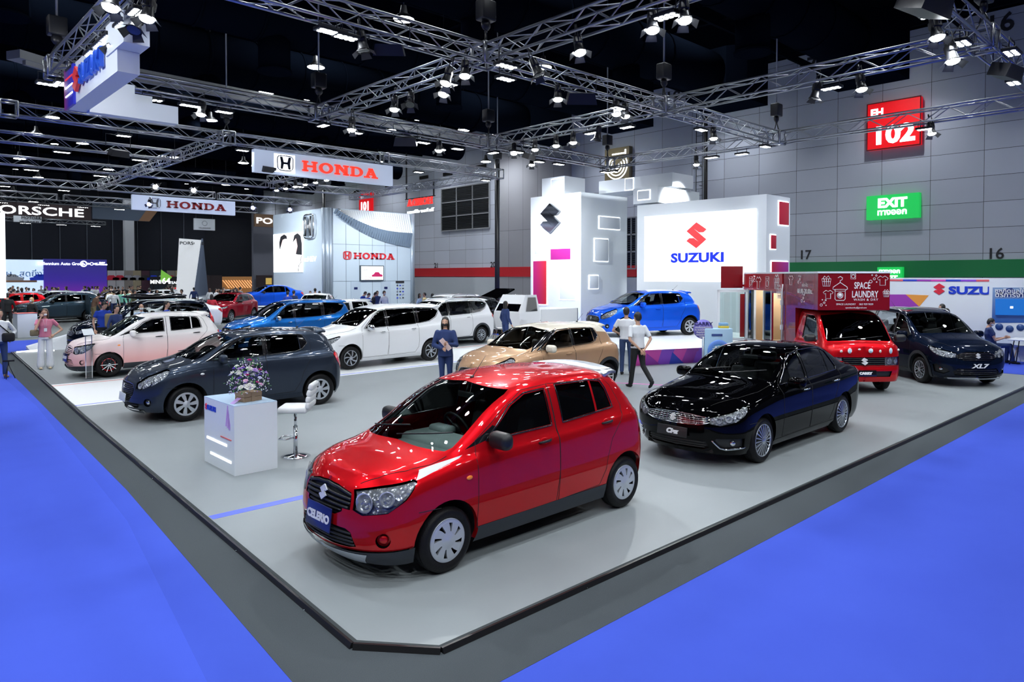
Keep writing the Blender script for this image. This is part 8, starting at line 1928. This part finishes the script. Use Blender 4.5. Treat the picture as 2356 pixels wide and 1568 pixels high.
ic.tube([F0 @ Vector(p) for p in ((-.11, .09, .003), (.11, .09, .003), (.11, -.12, .003), (.08, -.15, .003), (-.08, -.15, .003), (-.11, -.12, .003))], .008, 6, closed=True)
ic.tube([F0 @ Vector((.062 * math.cos(a), -.04 + .062 * math.sin(a), .003)) for a in [2 * PI * k / 20 for k in range(20)]], .007, 6, closed=True); ic.lathe([(0, .004), (.045, .004), (.045, 0)], 18, F0 @ Matrix.Translation((0, -.04, 0)))
ic.tube([F0 @ Vector(p) for p in ((-.11, .05, .003), (.11, .05, .003))], .005, 5); ic.build('laundry_icon', WT, t1)
# line drawings: machine, basket, shirt, bubbles
def doodle(F0, kind, s):
    m = MB(); L = lambda pts, c=False: m.tube([F0 @ Vector((x * s, y * s, .003)) for x, y in pts], .006, 5, closed=c)
    if kind == 'machine': L([(-.4, -.5), (.4, -.5), (.4, .5), (-.4, .5)], True); L([(.28 * math.cos(a), -.08 + .28 * math.sin(a)) for a in [2 * PI * k / 16 for k in range(16)]], True); L([(-.4, .32), (.4, .32)])
    if kind == 'basket': L([(-.5, .3), (.5, .3), (.36, -.5), (-.36, -.5)], True); L([(-.25, .3), (-.18, -.5)]); L([(0, .3), (0, -.5)]); L([(.25, .3), (.18, -.5)]); L([(-.45, 0), (.45, 0)]); L([(-.4, .3), (-.2, .6), (0, .4), (.2, .62), (.4, .3)])
    if kind == 'shirt': L([(-.25, .5), (-.6, .25), (-.45, .05), (-.3, .15), (-.3, -.5), (.3, -.5), (.3, .15), (.45, .05), (.6, .25), (.25, .5), (0, .35)], True)
    if kind == 'bubbles':
        for cx, cy, r_ in ((-.3, -.3, .16), (.1, 0, .12), (.3, .35, .09), (-.15, .4, .06), (.35, -.35, .05)): L([(cx + r_ * math.cos(a), cy + r_ * math.sin(a)) for a in [2 * PI * k / 12 for k in range(12)]], True)
    m.build('line_drawing', WT, t1)
for y, z, k, s in ((.60, 2.38, 'basket', .20), (.56, 2.10, 'shirt', .18), (-.42, 2.44, 'bubbles', .2), (-.62, 2.40, 'shirt', .2), (.02, 2.50, 'machine', .13), (-.70, 2.12, 'basket', .14), (.66, 1.92, 'bubbles', .16)): doodle(FR(y, z), k, s)
for x, z, k, s in ((2.1, 2.34, 'basket', .32), (2.75, 2.33, 'machine', .30), (3.4, 2.32, 'shirt', .32), (4.0, 2.34, 'machine', .28), (1.95, 2.1, 'basket', .3), (3.75, 2.42, 'bubbles', .2), (1.2, 2.40, 'shirt', .22), (.7, 2.42, 'bubbles', .2), (.5, 2.0, 'bubbles', .22)): doodle(tM(x, z, .024), k, s)
put_text(MB(), '08.00-20.00น.', .15, tM(.45, 2.16, .003), depth=.004, off=.002).build('opening_hours', WT, t1); put_text(MB(), 'เปิด-ปิด', .11, tM(.45, 2.30, .003), depth=.004).build('thai_lettering', WT, t1)
stc_ = [M_PANW, mat('sticker_cream', (.8, .68, .48), .5), mat('sticker_blue', (.45, .70, .85), .5)]
for i, (y, z, w_, h_) in enumerate(((.50, .92, .06, .06), (.32, .93, .09, .12), (.12, .96, .06, .04), (-.12, .93, .10, .10), (-.32, .92, .05, .07), (-.54, .93, .07, .13), (-.70, .95, .05, .05))):
    m = MB().use(stc_[0]); Fm = face_frame((-.735, y, z), (0, -1, 0)); m.ball((0, 0, 0), (w_ / 2, h_ / 2, .010), 12, Fm); m.use(stc_[1 + i % 2]).ball((0, -h_ * .1, .006), (w_ * .32, h_ * .3, .010), 10, Fm); m.build('bonnet_sticker', None, t1)
MB().b2((1.0, -.5, .3), (4.4, .5, .55)).b2((-.3, -.55, .32), (1.0, .55, .7)).build('chassis', M_UNDER, t1)
# ---- further cars
def variant(src, label, pairs, px, py, t=None, rz=0.0, z=0.0, drop=()):
    c = copy_tree(src); c['label'] = label; recolour(c, pairs)
    for ch in c.children:
        if ch.name.startswith('stripe_decal'):
            for s_ in ch.material_slots: s_.link = 'OBJECT'; s_.material = pairs[0][1]
    for nm in [ch.name for ch in c.children_recursive if any(ch.name.startswith(d) for d in drop)]:
        ch = bpy.data.objects.get(nm)
        if ch:
            for g_ in list(ch.children): bpy.data.objects.remove(g_)
            bpy.data.objects.remove(ch)
    p = atD(px, py, t) if t else G(px, py, z); place(c, p.x, p.y, R(rz), z, 1.75); return c
zf = zc_ - .012
variant(c8, 'navy blue crossover with roof rails behind the pale pink car', [(P_WHITE, P_NAVY)], 242, 800, 22.4, 0, 0)
variant(c4, 'azure blue people carrier behind the dark grey hatchback roof', [(P_WHITE, P_BLUE2), (M_DARKTINT, M_TINT)], 600, 780, 22.9, 0, 0)
rb_ = MB(); 
c10, _ = make_car(SUV, dict(body=P_TEAL, wheel='swirl_alloy', plate=None, badge='h', mirror_mat=M_BLACK, handle_mat=M_CHROME, lip_mat=M_CLAD, cup=M_CUPD), 'suv_car', 'dark grey-teal SUV with its rear door open at the far left', 'car')
place(c10, *G(82, 744, zf).xy, R(1), zf, 1.8)
variant(c10, 'dark red SUV facing the camera between the navy crossover and blue people carrier', [(P_TEAL, P_DKRED)], 532, 742, None, 40, zf)
c11, _ = make_car(SED, dict(body=P_BLUE, wheel='twenty', plate=None, badge='h', mirror_mat=M_BLACK, handle_mat=P_BLUE, cup=M_CUPD, sill_mat=P_BLUE, skip=('fog',)), 'sedan_car', 'bright blue sedan on a low plinth before the far booth', 'car')
p_ = atD(578, 700, 44.5); place(c11, p_.x, p_.y, R(-4), .459, 1.73)
MB().lathe([(0, .50), (2.3, .50), (2.4, .46), (2.4, 0), (0, 0)], 40).build('car_plinth', M_PANW, None, loc=(p_.x + 1.3, p_.y + .9, zf), label='round white plinth under the bright blue sedan', cat='plinth')
variant(c11, 'white sedan seen from its tail behind the navy crossover', [(P_BLUE, P_WHITE)], 334, 700, 31.8, 0, zf)
variant(c11, 'silver sedan far back by the amber booth', [(P_BLUE, mat('paint_silver', (.45, .5, .55), .3, .6, coat=.6))], 478, 690, 55, 5, zf)
variant(c10, 'white SUV before the corner column of the far booth', [(P_TEAL, P_WHITE)], 752, 720, 36.5, 50, zf)
variant(c1, 'white small hatchback whose tail shows right of the azure people carrier', [(P_RED, P_WHITE)], 745, 720, 29.5, 0, zf, ('number_plate',))
variant(c8, 'white crossover parked beyond the black-roofed car, before the red wall band', [(P_WHITE, P_WHITE)], 1012, 720, 31.6, 12, zf, ('number_plate',))
bs_ = variant(c10, 'black SUV behind the white crossover, under a raised tailgate', [(P_TEAL, P_BLACK)], 1040, 720, 28.8, 0, 0)
tg = MB(); tg.add([(0, -.65, 0), (0, .65, 0), (1.05, .6, .38), (1.05, -.6, .38), (0, -.65, .06), (0, .65, .06), (1.02, .6, .44), (1.02, -.6, .44)], [(0, 1, 2, 3), (7, 6, 5, 4), (0, 4, 5, 1), (1, 5, 6, 2), (2, 6, 7, 3), (3, 7, 4, 0)])
tg.build('raised_tailgate', P_BLACK, bs_, loc=(2.72, 0, 1.50))
for (src, lb, pr_, px, t, rz) in ((c11, 'pale blue sedan in front of the pale lit wall at the far left', [(P_BLUE, mat('paint_ice', (.40, .52, .72), .3, .5, coat=.6))], 8, 48, 5), (c1, 'red hatchback in the row at the far left', [(P_RED, P_RED)], -12, 41.5, 5), (c11, 'dark blue sedan just behind the open-door SUV', [(P_BLUE, P_NAVY)], 100, 40.2, 4), (c10, 'silver-grey SUV second in the row at the far left', [(P_TEAL, mat('paint_silver', (0, 0, 0)))], 62, 44, 5),
        (c11, 'white sedan third in the row at the far left', [(P_BLUE, P_WHITE)], 120, 48, 5), (c10, 'black SUV behind the open-door SUV', [(P_TEAL, P_BLACK)], 235, 47, 3), (c11, 'black sedan in the row under the violet wall', [(P_BLUE, P_BLACK)], 225, 53, 5), (c1, 'white hatchback near the photo wall', [(P_RED, P_WHITE)], 335, 52, 8), (c1, 'small bright red car near the photo wall', [(P_RED, P_RED)], 372, 63, 8)):
    variant(src, lb, pr_, px, 700, t, rz, zf, ('number_plate',))
# open door of the dark SUV
o = MB(); o.add([(0, 0, .4), (0, -.85, .42), (0, -.85, 1.12), (0, -.6, 1.5), (0, 0, 1.5), (.06, 0, .4), (.06, -.85, .42), (.06, -.85, 1.12), (.06, -.6, 1.5), (.06, 0, 1.5)], [(0, 1, 2, 3, 4), (9, 8, 7, 6, 5), (0, 5, 6, 1), (1, 6, 7, 2), (2, 7, 8, 3), (3, 8, 9, 4)]).build('open_door', P_TEAL, c10, loc=(2.35, -.85, 0)); o.rotation_euler = (0, 0, R(25))
# roof box on the navy crossover
p_ = atD(370, 690, 23.6); MB().ball((0, 0, 0), (1.05, .38, .11), 20).build('roof_carrier', M_GLOSSBLK, None, loc=(p_.x, p_.y + .6, 1.82), label='black roof carrier lying on the roof rails of the navy crossover', cat='roof carrier')
# white pickup at the back centre
pk = empty('pickup_truck', (19.0, 20.6, 0), 0, 'small white pickup truck behind the white crossover', 'truck')
b_ = MB(); b_.b2((1.2, -.82, .55), (3.4, -.78, 1.15)).b2((1.2, .78, .55), (3.4, .82, 1.15)).b2((3.36, -.82, .55), (3.4, .82, 1.15)).b2((1.2, -.82, .5), (3.4, .82, .58)); b_.build('load_bed', P_WHITE, pk)
b_ = MB(); b_.add([(0, -.8, .35), (1.15, -.8, .35), (1.15, -.8, 1.05), (1.05, -.68, 1.75), (.45, -.66, 1.75), (.05, -.76, 1.05), (0, .8, .35), (1.15, .8, .35), (1.15, .8, 1.05), (1.05, .68, 1.75), (.45, .66, 1.75), (.05, .76, 1.05)], [(0, 1, 2, 5), (5, 2, 3, 4), (6, 11, 8, 7), (11, 10, 9, 8), (0, 5, 11, 6), (5, 4, 10, 11), (4, 3, 9, 10), (3, 2, 8, 9), (2, 1, 7, 8), (0, 6, 7, 1)]); b_.build('cab', P_WHITE, pk)
MB().add([(.08, -.66, 1.10), (.44, -.60, 1.68), (.44, .60, 1.68), (.08, .66, 1.10)], [(0, 3, 2, 1)]).build('windscreen', M_TINT, pk, loc=(-.012, 0, .006)); MB().add([(.35, -.785, 1.1), (1.0, -.785, 1.1), (.98, -.70, 1.65), (.55, -.70, 1.65)], [(0, 1, 2, 3)]).build('side_window', M_TINT, pk, loc=(0, -.012, 0))
MB().b2((.3, -.5, .3), (3.3, .5, .52)).build('chassis', M_UNDER, pk)
for x in (.55, 2.7):
    for sg in (1, -1): wheel_mesh('wheel', pk, x, sg, .80, .30, .18, .20, 'cap8')
# ---- furniture
def eames(x, y, rz, z, label, m=None, group=None, proto={}):
    k = m.name if m else 'w'
    if k not in proto:
        r = empty('shell_chair', (0, 0, 0), 0, label, 'chair', group); m_ = m or mat('chair_white', (.82, .84, .87), .4)
        s_ = MB(); N = 10; vs = []
        prof = [(-.22, .45, .20), (-.1, .43, .23), (.08, .43, .23), (.18, .47, .23), (.23, .58, .22), (.26, .72, .19), (.28, .82, .12)]
        for yy, zz, hw in prof:
            for i in range(N + 1): q = i / N * 2 - 1; vs.append((q * hw, yy - .05 * q * q * (1 if zz > .5 else 0), zz + .05 * q * q * (1 if zz < .5 else .2)))
        n_ = N + 1; s_.add(vs, [(i * n_ + j, i * n_ + j + 1, (i + 1) * n_ + j + 1, (i + 1) * n_ + j) for i in range(len(prof) - 1) for j in range(N)], True)
        s_.add([(v[0], v[1] + (.012 if v[2] > .5 else 0), v[2] - (.012 if v[2] < .5 else 0)) for v in vs], [(i * n_ + j, (i + 1) * n_ + j, (i + 1) * n_ + j + 1, i * n_ + j + 1) for i in range(len(prof) - 1) for j in range(N)], True)
        s_.build('seat_shell', m_, r)
        for a, b in ((-1, -1), (1, -1), (1, 1), (-1, 1)): MB().tube([(a * .13, b * .12, .42), (a * .22, b * .22, .0)], [.014, .011], 8).build('leg', mat('beech_leg', (.40, .24, .12), .5), r)
        MB().tube([(-.16, -.15, .3), (.16, .15, .3)], .005, 4).tube([(.16, -.15, .3), (-.16, .15, .3)], .005, 4).build('cross_wires', M_BLACK, r)
        proto[k] = r; o = r
    else: o = copy_tree(proto[k])
    o.location = (x, y, z); o.rotation_euler = (0, 0, rz); o['label'] = label
    if group: o['group'] = group
def black_chair(x, y, rz, label, group, proto=[]):
    if not proto:
        r = empty('conference_chair', (0, 0, 0), 0, label, 'chair', group)
        MB().box((0, 0, .46), (.46, .46, .07), bev=.02).build('seat', C_BLACK, r); MB().box((0, .22, .76), (.44, .05, .46), bev=.02).build('backrest', C_BLACK, r)
        for a, b in ((-1, -1), (1, -1), (1, 1), (-1, 1)): MB().tube([(a * .2, b * .2, .44), (a * .22, b * .22, 0)], .012, 6).build('leg', M_BLACK, r)
        proto.append(r); o = r
    else: o = copy_tree(proto[0])
    o.location = (x, y, .006); o.rotation_euler = (0, 0, rz)
random.seed(3)
for i in range(14):
    p = atD(1052 + (i % 7) * 26, 700, 35.2 + (i // 7) * 1.6 - (i % 7) * .5); black_chair(p.x, p.y, random.uniform(-.4, .4) + R(40), 'black conference chair in the rows left of the white tower', 'black chairs left of the white tower')
def table(x, y, z, w_, d_, rz, label, h=.74):
    r = empty('meeting_table', (x, y, z), rz, label, 'table'); MB().box((0, 0, h - .02), (w_, d_, .035), bev=.01).build('tabletop', mat('table_white', (.82, .85, .9), .25), r)
    for a, b in ((-1, -1), (1, -1), (1, 1), (-1, 1)): MB().tube([(a * w_ * .35, b * d_ * .35, h - .03), (a * w_ * .45, b * d_ * .45, 0)], .014, 6).build('leg', M_BLACK, r)
p_ = atD(1195, 720, 32); table(p_.x, p_.y, .006, 1.6, .7, 0, 'long white table left of the white tower')
p_ = atD(1210, 730, 27.2); eames(p_.x, p_.y, R(120), .006, 'white shell chair with wooden legs just left of the white tower')
p_ = atD(1178, 735, 27.6); eames(p_.x - .5, p_.y + .2, R(60), .006, 'white shell chair with wooden legs at the table left of the white tower')
p_ = atD(2345, 800, 19.8); table(p_.x + .3, p_.y - .2, .006, .9, .9, 0, 'white lounge table at the right frame edge', .72)
p_ = atD(2350, 810, 20.6); eames(p_.x, p_.y, R(200), .006, 'white shell chair behind the lounge table at the right edge')
eames(L13.x, L13.y, R(46.8 - 180) + PI / 2 + R(62), .0, 'white shell chair under the seated man at the right')
p_ = atD(2262, 760, 23.3); r = empty('reception_desk', (p_.x, p_.y, 0), R(20), 'navy and white reception desk before the partition', 'desk'); MB().b2((-.3, -.25, 0), (.3, .25, .95)).build('desk_body', M_PANW, r); MB().b2((-.36, -.3, .95), (.4, .3, 1.0)).b2((-.1, -.25, 1.0), (.3, .25, 1.25)).build('desk_top', mat('desk_navy', (.02, .05, .22), .4), r)
p_ = atD(58, 740, 29.2); r = empty('small_counter', (p_.x, p_.y, zf), R(10), 'small white counter with a red top edge at the far left', 'counter'); MB().box((0, 0, .5), (.72, .5, 1.0), bev=.01).build('counter_body', M_PANW, r); MB().box((0, 0, 1.01), (.74, .52, .02)).build('counter_edge', M_SRED, r)
# acrylic stand and wedge sign by the pink car, washer basket
p_ = G(205, 873); r = empty('acrylic_stand', (p_.x, p_.y, 0), R(5), 'clear acrylic information stand in front of the pale pink car', 'stand')
MB().b2((-.07, -.01, .02), (.07, .0, 1.1)).build('acrylic_panel', M_LENS, r); MB().box((0, 0, .01), (.24, .2, .02)).build('base', M_SILVER, r); MB().b2((-.075, -.012, .0), (-.062, .004, 1.1)).b2((.062, -.012, 0), (.075, .004, 1.1)).build('edges', M_CHROME, r); MB().add([(-.12, -.05, 1.08), (.12, -.05, 1.08), (.12, .1, 1.22), (-.12, .1, 1.22)], [(0, 1, 2, 3)]).build('info_card', M_PANW, r)
a, b = G(75, 812), G(150, 795); r = empty('floor_sign', ((a.x + b.x) / 2 + .3, (a.y + b.y) / 2, 0), R(0), 'low white wedge sign with blue lettering and light strips behind the woman in pink', 'sign')
MB().add([(-.9, -.4, 0), (.9, -.4, 0), (.9, .5, 0), (-.9, .5, 0), (-.9, .5, .12), (.9, .5, .62)], [(0, 3, 2, 1), (0, 1, 5, 4), (2, 3, 4, 5), (0, 4, 3), (1, 2, 5)]).build('wedge', M_PANW, r)
Fm = face_frame((.15, -.02, .21), (1, 0, .2), (0, .9, .35)); put_text(MB(), 'ERTIGA', .34, Fm, depth=.01, off=.01).build('lettering', mat('emblem_blue', (0, 0, 0)), r)
MB().box((-.9, -.45, .03), (.9, .04, .04), rz=R(20)).box((-.7, -.75, .03), (.8, .04, .04), rz=R(-15)).build('light_strip', M_PANG, r)
# far crowd: prototypes, then copies
random.seed(5)
protos = []
for lb, a, b, kw in (('visitor in a white shirt among the far crowd', C_WHITE, C_BLACK, {}), ('visitor in black among the far crowd', C_BLACK, C_JEAN, {}), ('visitor in navy blue among the far crowd', C_NAVY, C_GREY, {}), ('long-haired visitor in pale blue among the far crowd', C_LBLUE, C_BLACK, dict(hair='long')), ('visitor in khaki among the far crowd', C_KHAKI, C_BLACK, {}), ('visitor in grey with a white mask among the far crowd', C_GREY, C_BLACK, dict(mask=MASKW))):
    protos.append(person(lb, 1.68, a, b, fine=.035, group=lb.replace('visitor', 'visitors', 1).replace('a white', 'white'), **kw))
used = set(); k_ = 0
CARS = [o.location.copy() for o in bpy.data.objects if o.parent is None and o.get('category') == 'car']
for i in range(70):
    for _ in range(60):
        px = random.uniform(20, 400) if i < 62 else random.uniform(500, 560); t = random.uniform(44, 61); p = atD(px, 660, t)
        if p.y < 69 and not any(-1.5 < p.x - c.x < 4.6 and abs(p.y - c.y) < 1.7 for c in CARS): break
    pr = protos[i % 6]
    o = pr if i < 6 else copy_tree(pr)
    stand(o, (p.x, p.y), random.uniform(0, 6.28), zc_ - .012); o.scale = [random.uniform(.94, 1.06)] * 3
